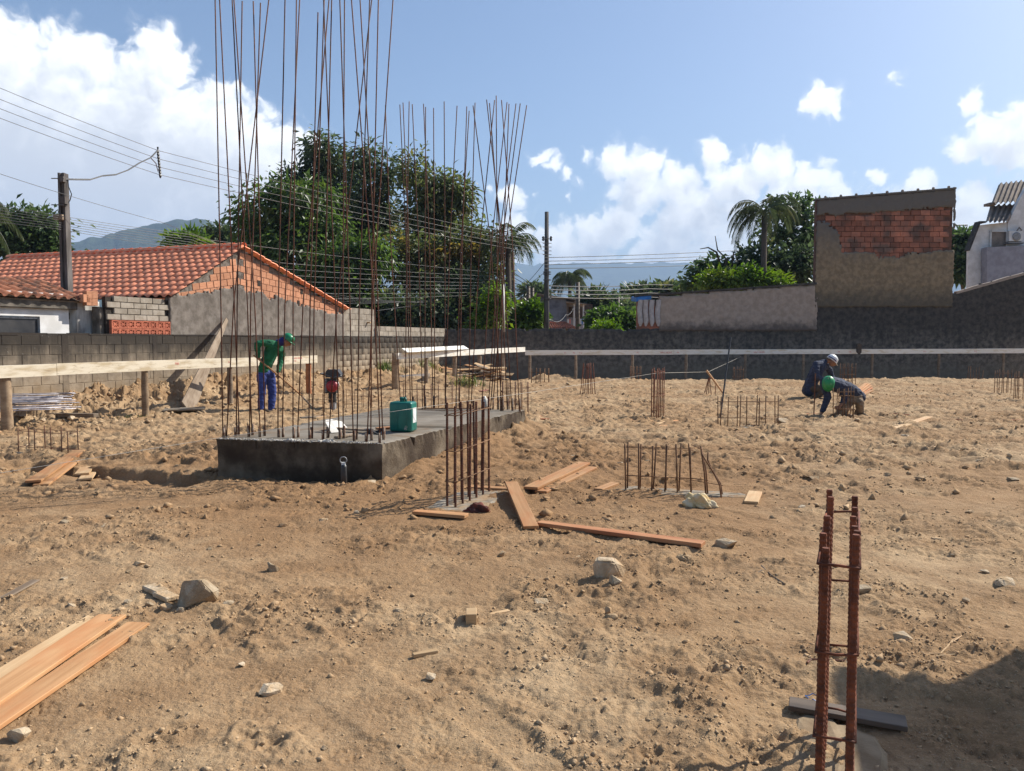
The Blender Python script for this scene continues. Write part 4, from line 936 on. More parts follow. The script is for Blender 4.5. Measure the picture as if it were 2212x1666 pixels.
wd = MB(); p = HP(1060, 735, -.46); wd.lathe([(0.22, 0), (0.24, 0.02), (0.2, 0.04)], 16, p, Matrix.Rotation(math.pi / 2, 3, 'X')); wd.build('fan_grille', MAT['grey_metal'], ac)
wd = MB(); wd.tube([HP(1065, 790, -.35), HP(1070, 660, -.3), HP(1095, 625, -.2), HP(1120, 660, -.15), HP(1110, 800, -.1)], 0.035, 6); wd.build('hose', MAT['red_ink'] if False else MAT['fibre'], ac)
wd = MB(); wd.box(HP(1040, 815, -.3), (0.95, 0.4, 0.05)); wd.build('bracket', MAT['grey_metal'], ac)
pa = thing('aerial', 'thin television aerial beyond the brick tower, seen against white cloud', 'aerial', A(2070, 520, 60))
b = MB(); b.tube([A(2062, 487, 60), A(2090, 486.5, 60)], 0.05, 5); b.build('boom', MAT['wire_pale'], pa)
b = MB(); b.tube([A(2089, 486, 60), A(2066, 503, 60)], 0.025, 5); b.build('stay', MAT['wire_pale'], pa)

# ------------------------------------------------------------------ houses beyond the back wall
YM = 55.0
z4 = Z(2000, 700, 0.42017)
def MP(x, y, dy=0.0): return A(*z4(x, y), YM + dy)
mh = thing('house', 'shadowed blue grey gabled house with a balcony behind the two utility poles', 'house', MP(380, 1500))
b = MB(); b.prism([MP(30, 1600), MP(30, 1215), MP(330, 1122), MP(612, 1172), MP(612, 1600)], (0, 0, 0), (0, 8, 0)); b.build('gable_wall', MAT['bluewall'], mh)
b = MB(); b.prism([MP(20, 1216, -.3), MP(330, 1114, -.3), MP(735, 1176, -.3), MP(735, 1186, -.3), MP(330, 1126, -.3), MP(22, 1228, -.3)], (0, 0, 0), (0, 8, 0)); b.build('roof', MAT['fibre'], mh)
b = MB(); b.prism([MP(612, 1600, 2), MP(612, 1200, 2), MP(690, 1200, 2), MP(690, 1600, 2)], (0, 0, 0), (0, 2, 0)); b.build('wall', MAT['lilac'], mh)
b = MB(); b.prism([MP(690, 1600, 4), MP(690, 1200, 4), MP(860, 1220, 4), MP(860, 1600, 4)], (0, 0, 0), (0, 2, 0)); b.build('rear_wall', MAT['dark_gap'], mh)
b = MB(); b.prism([MP(612, 1192, -.5), MP(802, 1214, -.5), MP(802, 1224, -.5), MP(612, 1202, -.5)], (0, 0, 0), (0, 4, 0)); b.build('balcony_roof', MAT['fibre'], mh)
for x in (686, 774):
    b = MB(); b.prism([MP(x - 6, 1460, -.3), MP(x - 6, 1214, -.3), MP(x + 6, 1214, -.3), MP(x + 6, 1460, -.3)], (0, 0, 0), (0, 0.3, 0)); b.build('post', MAT['white_paint'], mh)
b = MB(); b.prism([MP(690, 1460, -.28), MP(690, 1352, -.28), MP(770, 1356, -.28), MP(770, 1460, -.28)], (0, 0, 0), (0, 0.15, 0)); b.build('parapet', MAT['lilac'], mh)
b = MB(); b.prism([MP(632, 1345, 1.95), MP(632, 1248, 1.95), MP(672, 1248, 1.95), MP(672, 1345, 1.95)], (0, 0, 0), (0, 0.06, 0)); b.build('door', MAT['dark_gap'], mh)
b = MB(); b.tube([MP(782, 1290, -.3), MP(875, 1395, -.3)], 0.09, 5); b.build('stair_rail', MAT['pole_light'], mh)
for k, (x, c) in enumerate(((628, 'white_paint'), (645, 'red_ink'), (748, 'white_paint'), (760, 'tarp'))):
    b = MB(); w = 7
    b.prism([MP(x - w, 1360, -.4), MP(x + w, 1362, -.4), MP(x + w * .8, 1400 + 5 * k, -.42), MP(x - w * .9, 1405, -.42)], (0, 0, 0), (0, 0.02, 0)); o = b.build('laundry_cloth', MAT[c])
    tagk(o, ('white cloth hung left of the red one on the balcony', 'red cloth drying at the balcony of the blue grey house', 'white towel over the balcony parapet beside the post', 'small blue cloth over the right of the balcony parapet')[k], 'cloth')
th_ = thing('tiled_shed', 'low shed with a mossy red tile roof below the balcony house', 'shed', MP(530, 1480, -6))
corrugated('tile_roof', MP(365, 1388, -3), MP(600, 1392, -3), MP(712, 1445, -6), MP(355, 1450, -6), 14, 0.05, MAT['tile_old'], th_)
b = MB(); b.prism([MP(370, 1600, -5.8), MP(370, 1455, -5.8), MP(700, 1450, -5.8), MP(700, 1600, -5.8)], (0, 0, 0), (0, 2.5, 0)); b.build('wall', MAT['plaster_stain'], th_)
fh = thing('house', 'grey corrugated roofed hut half hidden between the bush and the lean-to', 'house', MP(1180, 1420, 10))
corrugated('roof', MP(1100, 1262, 14), MP(1235, 1268, 14), MP(1245, 1310, 10), MP(1120, 1312, 10), 9, 0.06, MAT['fibre'], fh)
b = MB(); b.prism([MP(1095, 1450, 11), MP(1095, 1310, 11), MP(1240, 1310, 11), MP(1240, 1450, 11)], (0, 0, 0), (0, 4, 0)); b.build('wall', MAT['fibre'], fh)
vh = thing('house', 'tiny yellow roof-top room with tiled roof among the far trees', 'house', MP(1380, 1150, 25))
b = MB(); b.prism([MP(1335, 1160, 25), MP(1335, 1098, 25), MP(1420, 1098, 25), MP(1420, 1160, 25)], (0, 0, 0), (0, 3, 0)); b.build('wall', simple('ochre_wall', (0.42, 0.30, 0.13), None, 3), vh)
b = MB(); b.prism([MP(1315, 1108, 24.5), MP(1375, 1085, 24.5), MP(1440, 1105, 24.5)], (0, 0, 0), (0, 4, 0)); b.build('roof', MAT['tile_old'], vh)
for x in (1350, 1380):
    b = MB(); b.box(MP(x + 5, 1125, 24.95), (0.35, 0.06, 0.5)); b.build('window', MAT['glass_dark'], vh)
# ------------------------------------------------------------------ batter boards (levelled planks nailed to posts)
def board_run(root, pts, ztops, hgt, segs, posts, mat=None, log=0.055, name='board', th=0.028, base=None):
    """pts: world XY of the run's ends; posts: fractions along it"""
    a, b_ = Vector(pts[0]), Vector(pts[1]); u = (b_ - a).normalized(); L = (b_ - a).length
    nrm = Vector((u.y, -u.x, 0))
    if nrm.dot(Vector((0, 0, 0)) - a) < 0: nrm = -nrm
    for (f0, f1, dz) in segs:
        p0, p1 = a + (b_ - a) * f0, a + (b_ - a) * f1
        zt0, zt1 = ztops[0] + (ztops[1] - ztops[0]) * f0 + dz, ztops[0] + (ztops[1] - ztops[0]) * f1 + dz
        c0, c1 = Vector((p0.x, p0.y, zt0 - hgt / 2)), Vector((p1.x, p1.y, zt1 - hgt / 2))
        me = bevbox(name, ((c1 - c0).length - 0.004, th, hgt), mat or MAT['board_white'], 0.003)
        put(name, me, root, frame((c0 + c1) / 2, c1 - c0))
    for (f, r_, m) in posts:
        p = a + (b_ - a) * f - nrm * (th / 2 + r_ * 1.02); zt = ztops[0] + (ztops[1] - ztops[0]) * f - 0.01; g = gz(p.x, p.y)
        b = MB(); n = 9; rr = random.Random(int(f * 1000))
        b.tube([(p.x + rr.uniform(-.006, .006), p.y, g - 0.15 + (zt - g + 0.15) * i / (n - 1)) for i in range(n)], [r_ * (1.12 - 0.14 * i / (n - 1)) * rr.uniform(.95, 1.05) for i in range(n)], 9)
        b.build('post', MAT[m], root, smooth=True)
    return a, b_, u, nrm
def ink(root, text, size, P0, u, nrm, mat='red_ink'):
    cu = bpy.data.curves.new('lettering', 'FONT'); cu.body = text; cu.size = size; cu.extrude = 0.0005; cu.resolution_u = 2
    t = bpy.data.objects.new('lettering', cu); COL.objects.link(t)
    bpy.context.view_layer.update()
    me = bpy.data.meshes.new_from_object(t.evaluated_get(bpy.context.evaluated_depsgraph_get())); bpy.data.objects.remove(t)
    me.materials.clear(); me.materials.append(MAT[mat]); me.name = 'lettering'
    M = Matrix((u, Vector((0, 0, 1)), nrm)).transposed().to_4x4(); M.translation = P0
    put('lettering', me, root, M)
ZB = 1.14
lA, lB = G(-120, 794, ZB), G(685, 768, ZB)
bl = thing('batter_board', 'pale weathered batter board on log posts running along the block wall, left side', 'batter board', (lA + lB) / 2 - Vector((0, 0, ZB)))
def frac(x, a, b_):
    best = min(range(0, 1001), key=lambda i: abs(to_px(a + (b_ - a) * (i / 1000))[0] - x)); return best / 1000
r1 = board_run(bl, (lA, lB), (ZB, ZB), 0.205, [(0, frac(121, lA, lB), 0.0), (frac(121, lA, lB), frac(480, lA, lB), 0.006), (frac(480, lA, lB), 1.0, 0.0)],
          [(frac(19, lA, lB), 0.082, 'log'), (frac(318, lA, lB), 0.062, 'log'), (frac(501, lA, lB), 0.06, 'wood_old'), (frac(672, lA, lB), 0.07, 'wood_red')], mat=MAT['board_cream'])
for (px, txt, sz, dz) in ((634, 'NÃO MEXER', 0.062, -0.075), (634, 'P18', 0.062, -0.145), (377, 'P08', 0.07, -0.10), (492, 'P12', 0.06, -0.11)):
    f = frac(px, lA, lB); p = lA + (lB - lA) * f; ink(bl, txt, sz, Vector((p.x, p.y, ZB + dz)) + r1[3] * 0.017, r1[2], r1[3])
mA, mB = A(857, 763, 23.2), A(1134, 750.5, 31.2)
bm_ = thing('batter_board', 'white batter board on short posts standing before the dark back corner', 'batter board', (mA.x, mA.y, 0))
r2 = board_run(bm_, (Vector((mA.x, mA.y, 0)), Vector((mB.x, mB.y, 0))), (mA.z, mB.z), 0.19, [(0, 0.62, 0), (0.62, 1.0, 0.01)], [(0.012, 0.11, 'log'), (frac(925, mA, mB), 0.065, 'wood_old'), (frac(987, mA, mB), 0.075, 'wood_old'), (frac(1040, mA, mB), 0.075, 'wood_old'), (frac(1091, mA, mB), 0.065, 'wood_old')])
ink(bm_, 'P18', 0.08, Vector((mA.x, mA.y, mA.z - 0.12)) + r2[2] * 0.35 + r2[3] * 0.017, r2[2], r2[3])
a, b_ = A(874, 760, 23.35), A(1007, 753, 27.1)
o = put('plank', bevbox('plank', ((b_ - a).length, 0.24, 0.025), MAT['board_white'], 0.003), None, frame((a + b_) / 2 + Vector((0, 0, 0.035)), b_ - a, Vector((0.1, -0.78, 0.72))))
tagk(o, 'whitewashed plank lying slanted on top of the middle batter board', 'plank')
cA, cB = A(1134, 757, 31.4), A(2420, 752.5, 33.0)
bc = thing('batter_board', 'long white batter board on thin posts in front of the dark back wall', 'batter board', (10, 32, 0))
r3 = board_run(bc, (Vector((cA.x, cA.y, 0)), Vector((cB.x, cB.y, 0))), (cA.z, cB.z), 0.20, [(0, 0.24, 0), (0.24, 0.5, 0.004), (0.5, 0.76, 0), (0.76, 1, 0.004)],
          [(frac(x, cA, cB), 0.055, 'wood_old') for x in (1145, 1245, 1367, 1483, 1612, 1737, 1887, 2031, 2170)])
zz = Z(2200, 1350, 0.48031)
for (zx, txt) in ((100, 'P1'), (170, 'P2'), (222, 'V-3'), (700, 'P5'), (900, 'NÃO MEXER'), (1036, 'P6'), (1670, 'NÃO MEXER'), (2370, 'P9'), (2460, '182'), (3080, 'P11'), (3500, 'P12')):
    f = frac(zz(zx, 0)[0], cA, cB); p = cA + (cB - cA) * f; ink(bc, txt, 0.085, Vector((p.x, p.y, p.z - 0.14)) + r3[3] * 0.018, r3[2], r3[3])
o = MB(); 
p = A(1857, 752, 31.7)
cl = MB(); cl.prism([A(1851, 744, 32.0), A(1857, 741, 32.0), A(1862, 745, 32.0), A(1861, 762, 31.95), A(1857, 766, 31.95), A(1852, 761, 31.95)], (0, 0, 0), (0, 0.1, 0)); tagk(cl.build('cloth', MAT['cloth_dark']), 'dark cloth draped over the back batter board', 'cloth')

# ------------------------------------------------------------------ loose planks
def plank(a, b_, width, th, mat, label, group=None, lift=0.0, roll=0.0, name='plank', a_up=0.0, b_up=0.0, cat='plank'):
    pa = a if isinstance(a, Vector) else GP(*a); pb = b_ if isinstance(b_, Vector) else GP(*b_)
    pa = pa + Vector((0, 0, lift + a_up + th / 2 + 0.006)); pb = pb + Vector((0, 0, lift + b_up + th / 2 + 0.006))
    d = pb - pa; up = Matrix.Rotation(roll, 3, d.normalized()) @ Vector((0, 0, 1))
    me = bevbox('plank', (d.length, width, th), MAT[mat], 0.0025)
    rr = random.Random(int(abs(pa.x * 977 + pb.y * 331)))
    for v in me.vertices:                               # slight warp and uneven sawn ends
        t = v.co.x / d.length; v.co.z += 0.006 * (4 * t * t - 1) * rr.choice((-1, 1, 0)) * 0 + 0.004 * t * v.co.y / max(width, .01)
    o = put(name, me, None, frame((pa + pb) / 2, d, up)); return tagk(o, label, cat, group)
plank((-75, 1612), (300, 1356), 0.125, 0.022, 'wood', 'orange pine plank, lowest and longest of the three at the bottom left corner', lift=0.004)
plank((-70, 1558), (243, 1342), 0.155, 0.022, 'wood', 'wide yellow pine plank, middle of the three at the bottom left corner', lift=0.012)
plank((-70, 1512), (212, 1338), 0.13, 0.022, 'wood_pale', 'pale plank peeping out behind the wide one at the bottom left corner', lift=-0.008)
plank((72, 1054), (171, 985), 0.15, 0.025, 'wood', 'long pine plank bridging the trench below the low rebar cage, upper of two', lift=0.05)
plank((88, 1055), (178, 987), 0.15, 0.025, 'wood', 'long pine plank bridging the trench below the low rebar cage, lower of two', lift=0.012)
plank((177, 1036), (195, 1012), 0.15, 0.024, 'wood_pale', 'short pale offcut beside the trench, upper of two', lift=0.045)
plank((184, 1040), (201, 1016), 0.14, 0.022, 'wood_pale', 'short pale offcut beside the trench, lower of two', lift=0.006)
plank((895, 1113), (1008, 1122), 0.10, 0.028, 'wood', 'brown plank lying at the foot of the tall middle rebar cage', lift=0.01)
plank((1010, 1057), (1104, 1061), 0.10, 0.028, 'wood', 'plank lying behind the tall middle rebar cage', lift=0.0)
plank((1147, 1150), (1104, 1066), 0.125, 0.026, 'wood', 'pine plank pointing at the camera right of the tall middle cage', lift=0.02, b_up=0.07)
plank((1146, 1065), (1262, 1009), 0.155, 0.026, 'wood', 'wide pine plank, upper of a pair lying slantwise in the middle ground', lift=0.03)
plank((1168, 1067), (1279, 1013), 0.13, 0.024, 'wood', 'narrower pine plank, lower of a pair lying slantwise in the middle ground')
plank((1164, 1140), (1519, 1187), 0.10, 0.03, 'wood_red', 'long reddish plank lying across the middle of the plot', lift=0.018)
plank((1137, 908), (1283, 908), 0.12, 0.03, 'wood_red', 'long reddish plank on the ground right of the pile cap')
plank((1137, 903), (1170, 902), 0.14, 0.03, 'wood_red', 'short reddish board end against the far corner of the pile cap')
plank((1292, 1062), (1328, 1048), 0.10, 0.024, 'wood', 'short offcut on the wet concrete left of the broad rebar cage')
plank((1622, 1090), (1632, 1067), 0.13, 0.024, 'wood_pale', 'short pale offcut right of the broad rebar cage')
zA = Z(2200, 1350, 0.48031)
for k, (x0, y0, x1, y1, m, l) in enumerate(((615, 697, 770, 642, 'wood', 'plank left of the slim tall cage, nearest of two'), (630, 686, 735, 640, 'wood', 'plank left of the slim tall cage, farther of two'), (862, 722, 985, 668, 'wood_pale', 'pale short plank in front of the slim tall cage, left of a pair'),
         (912, 738, 1043, 674, 'wood', 'short plank in front of the slim tall cage, right of a pair'), (700, 692, 905, 694, 'wood', 'plank lying level across the foot of the slim tall cage'), (928, 652, 1016, 653, 'wood_red', 'reddish plank end behind the slim tall cage'),
         (1205, 742, 1295, 722, 'wood', 'short board on the concrete left of the wide low cage'), (1942, 768, 2008, 744, 'wood', 'small board on the concrete right of the wide low cage'), (345, 478, 470, 470, 'wood', 'far plank beside the leaning bundle of bars'), (390, 486, 520, 484, 'wood_red', 'far dark red plank beside the leaning bundle of bars'),
         (1500, 496, 1670, 492, 'wood', 'far light plank behind the wide low cage'))):
    plank(zA(x0, y0), zA(x1, y1), 0.13, 0.025, m, l, lift=0.004 * (k % 3))
zR = Z(3000, 1350, 0.48825)
plank(zR(1150, 752), zR(1438, 652), 0.14, 0.03, 'wood_pale', 'pale plank, right one of a pair on the open ground right of the crouching men', lift=0.01)
plank(zR(1082, 748), zR(1310, 672), 0.13, 0.03, 'wood_pale', 'pale plank, left one of a pair on the open ground right of the crouching men')
plank(zR(2020, 672), zR(2330, 676), 0.12, 0.03, 'wood_red', 'dark red plank at the right edge, farther of two')
plank(zR(2070, 690), zR(2330, 690), 0.12, 0.03, 'wood_dark', 'dark plank at the right edge, nearer of two')
plank(zR(355, 628), zR(540, 622), 0.12, 0.03, 'wood_red', 'reddish plank behind the kneeling man, on the left')
plank(zR(590, 768), zR(740, 768), 0.06, 0.02, 'wood_pale', 'thin pale lath in front of the kneeling man')
for k, (x0, y0, x1, y1, m) in enumerate(((845, 485, 925, 410, 'wood'), (860, 482, 945, 408, 'wood'), (875, 483, 962, 412, 'wood'), (868, 486, 965, 425, 'wood_red'), (880, 490, 968, 440, 'wood'))):
    plank(zR(x0, y0), zR(x1, y1), 0.10, 0.03, m, 'pine board in the small stack leaning behind the kneeling man', 'boards stacked behind the kneeling man', lift=0.16 - 0.03 * k, a_up=0.02)
plank((1704, 1534), (1958, 1579), 0.10, 0.022, 'wood_dark', 'dark wet board by the nearest rebar cage, half in shadow', lift=0.012)
plank((6, 1297), (78, 1257), 0.055, 0.01, 'wood_old', 'thin grey lath half buried at the left edge')
zP = Z(1600, 2100, 0.58337)
plank(zP(75, 900), zP(245, 868), 0.03, 0.02, 'wood_pale', 'split stick of pale wood on the bare foreground')
plank(zP(600, 606), zP(735, 578), 0.03, 0.006, 'wood_pale', 'flat pale splinter beside the cut wooden block')
o = put('wood_block', bevbox('wood_block', (0.06, 0.105, 0.075), MAT['wood_pale'], 0.003), None, frame(GP(1018, 1347, 0.033), Vector((1, 0.05, 0)))); tagk(o, 'small sawn wooden block standing alone on the foreground earth', 'wood block')
o = put('brick', bevbox('brick', (0.30, 0.18, 0.09), MAT['brick_red'], 0.006), None, frame(GP(1048, 850, 0.05), Vector((1, 0.6, 0.1)))); tagk(o, 'single red brick on the ground before the scrap timber', 'brick')
# plank leaning on the wall behind the left batter board
pb_ = GP(404, 884); pt = A(490, 690, 20.5)
o = put('plank', bevbox('plank', ((pt - pb_).length, 0.40, 0.03), MAT['wood_old'], 0.004, taper=lambda v: v.co.__setitem__(1, v.co.y * (0.25 if v.co.x > 0 else 1))), None, frame((pt + pb_) / 2, pt - pb_, Vector((0.9, -0.42, 0.2)))); tagk(o, 'long dark plank leaning against the block wall behind the batter board', 'plank')
o = put('concrete_slab', bevbox('concrete_slab', (0.8, 0.45, 0.04), MAT['concrete_top'], 0.01), None, frame(GP(398, 884, 0.0), Vector((1, 0.35, 0.03)))); tagk(o, 'grey broken concrete slab under the leaning plank', 'slab')

# ------------------------------------------------------------------ reinforcement cages
def bar_mesh(name, h, r, mat, ribs=False, sides=7):
    b = MB()
    if ribs:
        n = int(h / 0.0085); pts = [(0, 0, h * i / n) for i in range(n + 1)]; b.tube(pts, [r * (1.12 if i % 2 else 0.93) for i in range(n + 1)], sides)
    else: b.tube([(0, 0, 0), (0, 0, h * .5), (0, 0, h)], r, sides)
    return b.mesh(name, mat, smooth=not ribs)
def blob_patch(parent, c, u, a, b_, mat, seed, name='footing', thick=0.03, raise_=0.014):
    n, m = 26, 5; V, F = [], []; r = random.Random(seed); v = Vector((-u.y, u.x, 0))
    ph = [r.uniform(0, 6.28) for _ in range(4)]
    for j in range(m + 1):
        for i in range(n):
            t = 2 * math.pi * i / n; q = j / m; rad = (abs(math.cos(t)) ** 4 + abs(math.sin(t)) ** 4) ** -0.25
            k = rad * q * (1 + 0.10 * math.sin(3 * t + ph[0]) + 0.08 * math.sin(5 * t + ph[1]) + 0.05 * math.sin(11 * t + ph[2]))
            p = c + u * (a * k * math.cos(t)) + v * (b_ * k * math.sin(t)); g = gz(p.x, p.y)
            V.append((p.x, p.y, g + raise_ + r.uniform(-.004, .005) - (0.04 if j == m else 0)))
    for j in range(m):
        for i in range(n): F.append((j * n + i, j * n + (i + 1) % n, (j + 1) * n + (i + 1) % n, (j + 1) * n + i))
    me = bpy.data.meshes.new(name); me.from_pydata(V, [], F); me.update(); me.materials.append(mat)
    return put(name, me, parent)
def cage(label, o, u, n, L, W, h, r, stir, mat='rust', ribs=False, lean=0.012, patch=None, seed=1, group=None, conv=0.0, skip=(), jit=0.03, sides=7, stmat=None):
    """o: world base of the near left bar; bars stand in two rows of n along u, W apart; stir: heights of the ties"""
    o = Vector(o); u = Vector((u[0], u[1], 0)).normalized(); v = Vector((u.y, -u.x, 0)); rr = random.Random(seed)
    t = thing('rebar_cage', label, 'rebar cage', o, group)
    if patch: blob_patch(t, o + u * (L / 2 + patch[2] if len(patch) > 2 else L / 2) + v * (W / 2), u, L / 2 + patch[0], W / 2 + patch[1], MAT['footing_sandy' if seed == 1 else 'footing'], seed)
    me = bar_mesh('rebar', h + 0.06, r, MAT[mat], ribs, sides); tops = {}
    for row in range(2):
        for i in range(n):
            if (row, i) in skip: continue
            p = o + u * (L * i / max(n - 1, 1)) + v * (W * row) + Vector((0, 0, -0.06)); sc = 1 + rr.uniform(-jit, jit)
            cvec = (o + u * (L / 2) + v * (W / 2) - p); cvec.z = 0
            d = (Vector((rr.gauss(0, lean), rr.gauss(0, lean), 1)) + cvec * conv / h).normalized()
            M = Vector((0, 0, 1)).rotation_difference(d).to_matrix().to_4x4() @ Matrix.Diagonal((1, 1, sc, 1)); M.translation = p
            put('rebar', me, t, M)
    for k, z in enumerate(stir):
        f = 1 - conv * (z / h); e = r * 1.25; cc = u * (L / 2) + v * (W / 2); cor = [-u * e - v * e, u * (L + e) - v * e, u * (L + e) + v * (W + e), -u * e + v * (W + e)]
        pts = []
        for q in (0, 1, 2, 3, 0):
            pp = cc + (cor[q] - cc) * f; pts.append(o + pp + Vector((0, 0, z + (rr.uniform(-.012, .012) if q else 0))))
        b = MB()
        for q in range(4): b.tube([pts[q], (pts[q] + pts[q + 1]) / 2 + Vector((0, 0, rr.uniform(-.004, .004))), pts[q + 1]], max(r * 0.42, 0.0035), 5)
        b.build('stirrup', MAT[stmat or mat], t, smooth=True)
    return t
uw = Vector((0.36, 0.933, 0)).normalized(); up_ = Vector((uw.y, -uw.x, 0))
oA, uA = CAGE_A
gA = gz(oA.x, oA.y)
ca = cage('tall red rusted rebar cage in the near right foreground, cut by the bottom edge', Vector((oA.x - 0.0, oA.y, gA)), uA, 6, 0.755, 0.088, 0.955 - gA, 0.0108, (0.09 - gA, 0.355 - gA, 0.615 - gA, 0.885 - gA), 'rust_red', True, 0.005, (0.22, 0.17), 1, sides=10)
gB = GP(984, 1108)
cage('tall brown rebar cage standing in the middle of the plot before the pile cap', GP(966, 1097), uw, 6, 0.80, 0.085, 0.95, 0.0115, (0.245, 0.535, 0.86), 'rust', True, 0.012, (0.30, 0.26), 2, sides=8, stmat='rust_tan')
cC = GP(1352, 1061)
tC = cage('broad low rebar cage with a bent end, cream rag at its foot', cC, Vector((0.94, -0.30, 0)), 6, 0.66, -0.10, 0.50, 0.0085, (0.16, 0.455), 'rust_tan', False, 0.03, (0.42, 0.24, 0.2), 3)
zC = Z(2400, 1700, 0.55336)
for pts in (((748, 505), (735, 330), (708, 140)), ((762, 495), (748, 330), (712, 150)), ((862, 517), (845, 420), (800, 330), (752, 255), (712, 190)), ((872, 500), (850, 410), (790, 315), (758, 240), (762, 185))):
    y0 = GP(*zC(*pts[0])).y; b = MB(); pp = [A(*zC(x, y), y0 + 0.02 * k) for k, (x, y) in enumerate(pts)]; pp[0] = pp[0] - Vector((0, 0, 0.05)); b.tube(pp, 0.0085, 6); b.build('rebar', MAT['rust_tan'], tC, smooth=True)
for (x0, y0, x1, y1) in ((640, 130, 720, 165), (640, 385, 870, 425), (640, 372, 760, 388)):
    b = MB(); b.tube([A(*zC(x0, y0), 7.65), A(*zC(x1, y1), 7.55)], 0.004, 5); b.build('stirrup', MAT['rust_tan'], tC)
cage('low thin rebar cage at the left edge beside the trench', GP(40, 979), Vector((0.944, -0.33, 0)), 4, 0.92, -0.16, 0.36, 0.007, (0.085, 0.31), 'rust', False, 0.012, (0.25, 0.2), 4, jit=.06)
cage('slim tall rebar cage standing on boards, centre right', GP(1407, 908), uw, 5, 0.78, 0.10, 0.98, 0.0105, (0.2, 0.45, 0.92), 'rust_red', False, 0.008, (0.35, 0.3), 5)
cage('far leaning bundle of rebar tied at the top, right of the dirt heap', GP(1253, 856), Vector((1, 0.25, 0)), 4, 0.38, 0.22, 0.93, 0.011, (0.5, 0.82), 'rust_red', False, 0.02, (0.5, 0.3), 6, conv=0.35)
cage('small pale far rebar cage before the back batter board, left one', A(1361, 829, 28.3), Vector((1, 0.1, 0)), 4, 0.36, 0.15, 0.66, 0.011, (0.15, 0.38, 0.6), 'rust_tan', False, 0.01, None, 7)
cage('small far rebar cage before the back batter board, beneath the pole', A(1583, 829, 28.3), Vector((1, 0.1, 0)), 3, 0.30, 0.2, 0.62, 0.011, (0.25, 0.52), 'rust_tan', False, 0.03, None, 8)
cage('far rebar cage tied before the back board, beneath the dirt heap edge', A(1148, 826, 27.5), Vector((1, 0.05, 0)), 5, 0.62, 0.1, 0.5, 0.012, (0.12, 0.36), 'rust_tan', False, 0.03, None, 9)
tH = cage('wide low rebar cage beside the rough stone, left of the kneeling man', GP(1551, 924), Vector((0.99, 0.1, 0)), 7, 1.06, 0.12, 0.56, 0.009, (0.18, 0.47), 'rust_tan', False, 0.012, (0.4, 0.28), 10, skip=((1, 1), (1, 3), (1, 5)))
b = MB(); p0, p1 = GP(*zA(1350, 700), 0.02), GP(*zA(1890, 748), 0.02); b.tube([p0, p1], 0.014, 6); n = 16
for k in range(n):
    c = p0.lerp(p1, (k + .5) / n); b.tube([c + Vector((-.03, -.04, .012)), c + Vector((.03, .05, .012))], 0.005, 5)
tagk(b.build('notched_bar', MAT['rust_tan']), 'notched rusty bar lying in front of the wide low cage', 'steel bar')
zK = Z(3150, 1380, 0.19212)
cage('rebar cage the kneeling man is working on', GP(*zK(885, 1525)), Vector((0.98, 0.2, 0)), 4, 0.37, 0.10, 0.63, 0.0085, (0.22, 0.47, 0.55), 'rust_tan', False, 0.012, (0.4, 0.25), 11)
cage('far rebar cage behind the crouching men', A(*zK(1025, 745), 26.5), Vector((1, 0.05, 0)), 4, 0.44, 0.2, 0.66, 0.011, (0.05, 0.27, 0.5), 'rust_tan', False, 0.012, None, 12)
zQ = Z(3600, 1300, 0.30019)
cage('four legged rebar cage near the right edge, farther of two', GP(*zQ(1205, 900)), Vector((1, 0.05, 0)), 4, 0.40, 0.12, 0.70, 0.009, (0.34, 0.6), 'rust_tan', False, 0.01, (0.3, 0.25), 13)
cage('rebar cage cut by the right edge, nearer of two', GP(*zQ(1460, 1000)), Vector((0.7, 0.71, 0)), 4, 0.55, 0.2, 0.75, 0.009, (0.4, 0.62), 'rust_tan', False, 0.01, (0.4, 0.3), 14)
cage('faint low rebar cage before the back wall on the far right', A(*zQ(845, 775), 28.6), Vector((1, 0, 0)), 3, 0.42, 0.2, 0.6, 0.010, (0.1, 0.25), 'rust_tan', False, 0.03, None, 15, jit=.15)
cage('low thin rebar cage behind the pile cap, left of the compactor', GP(655, 893), Vector((0.95, 0.2, 0)), 4, 0.62, 0.12, 0.42, 0.006, (0.3,), 'rust_tan', False, 0.05, None, 16)
cage('low thin rebar cage behind the pile cap, right of the compactor', GP(748, 884), Vector((0.95, -0.1, 0)), 4, 0.60, 0.12, 0.45, 0.006, (0.12, 0.3), 'rust_tan', False, 0.05, None, 17)
cage('long low rebar cage standing behind the far end of the pile cap', A(872, 884, 15.6), Vector((0.97, 0.1, 0)), 9, 1.12, 0.16, 0.50, 0.007, (0.2, 0.40), 'rust', False, 0.015, None, 18)
cage('low rebar cage behind the far right corner of the pile cap', A(1085, 884, 15.2), Vector((0.97, 0.1, 0)), 5, 0.50, 0.16, 0.55, 0.007, (0.15, 0.42), 'rust', False, 0.015, None, 19)
b = thing('rebar_cage', 'splayed tripod of rusty bars behind the wide low cage', 'rebar cage', GP(1535, 855))
for (x0, y0, x1, y1) in ((1255, 470, 1300, 320), (1275, 475, 1298, 325), (1298, 472, 1302, 318), (1322, 472, 1306, 322), (1350, 470, 1358, 365)):
    m = MB(); g = GP(*zA(x0, y0)); m.tube([g - Vector((0, 0, .05)), A(*zA(x1, y1), g.y)], 0.010, 6); m.build('rebar', MAT['rust_red'], b)
m = MB(); g = GP(*zA(1445, 487)); m.tube([g, A(*zA(1280, 262), g.y + 0.2)], 0.028, 6); tagk(m.build('wooden_pole', MAT['wood']), 'orange wooden stake leaning over the tripod of bars', 'stake')
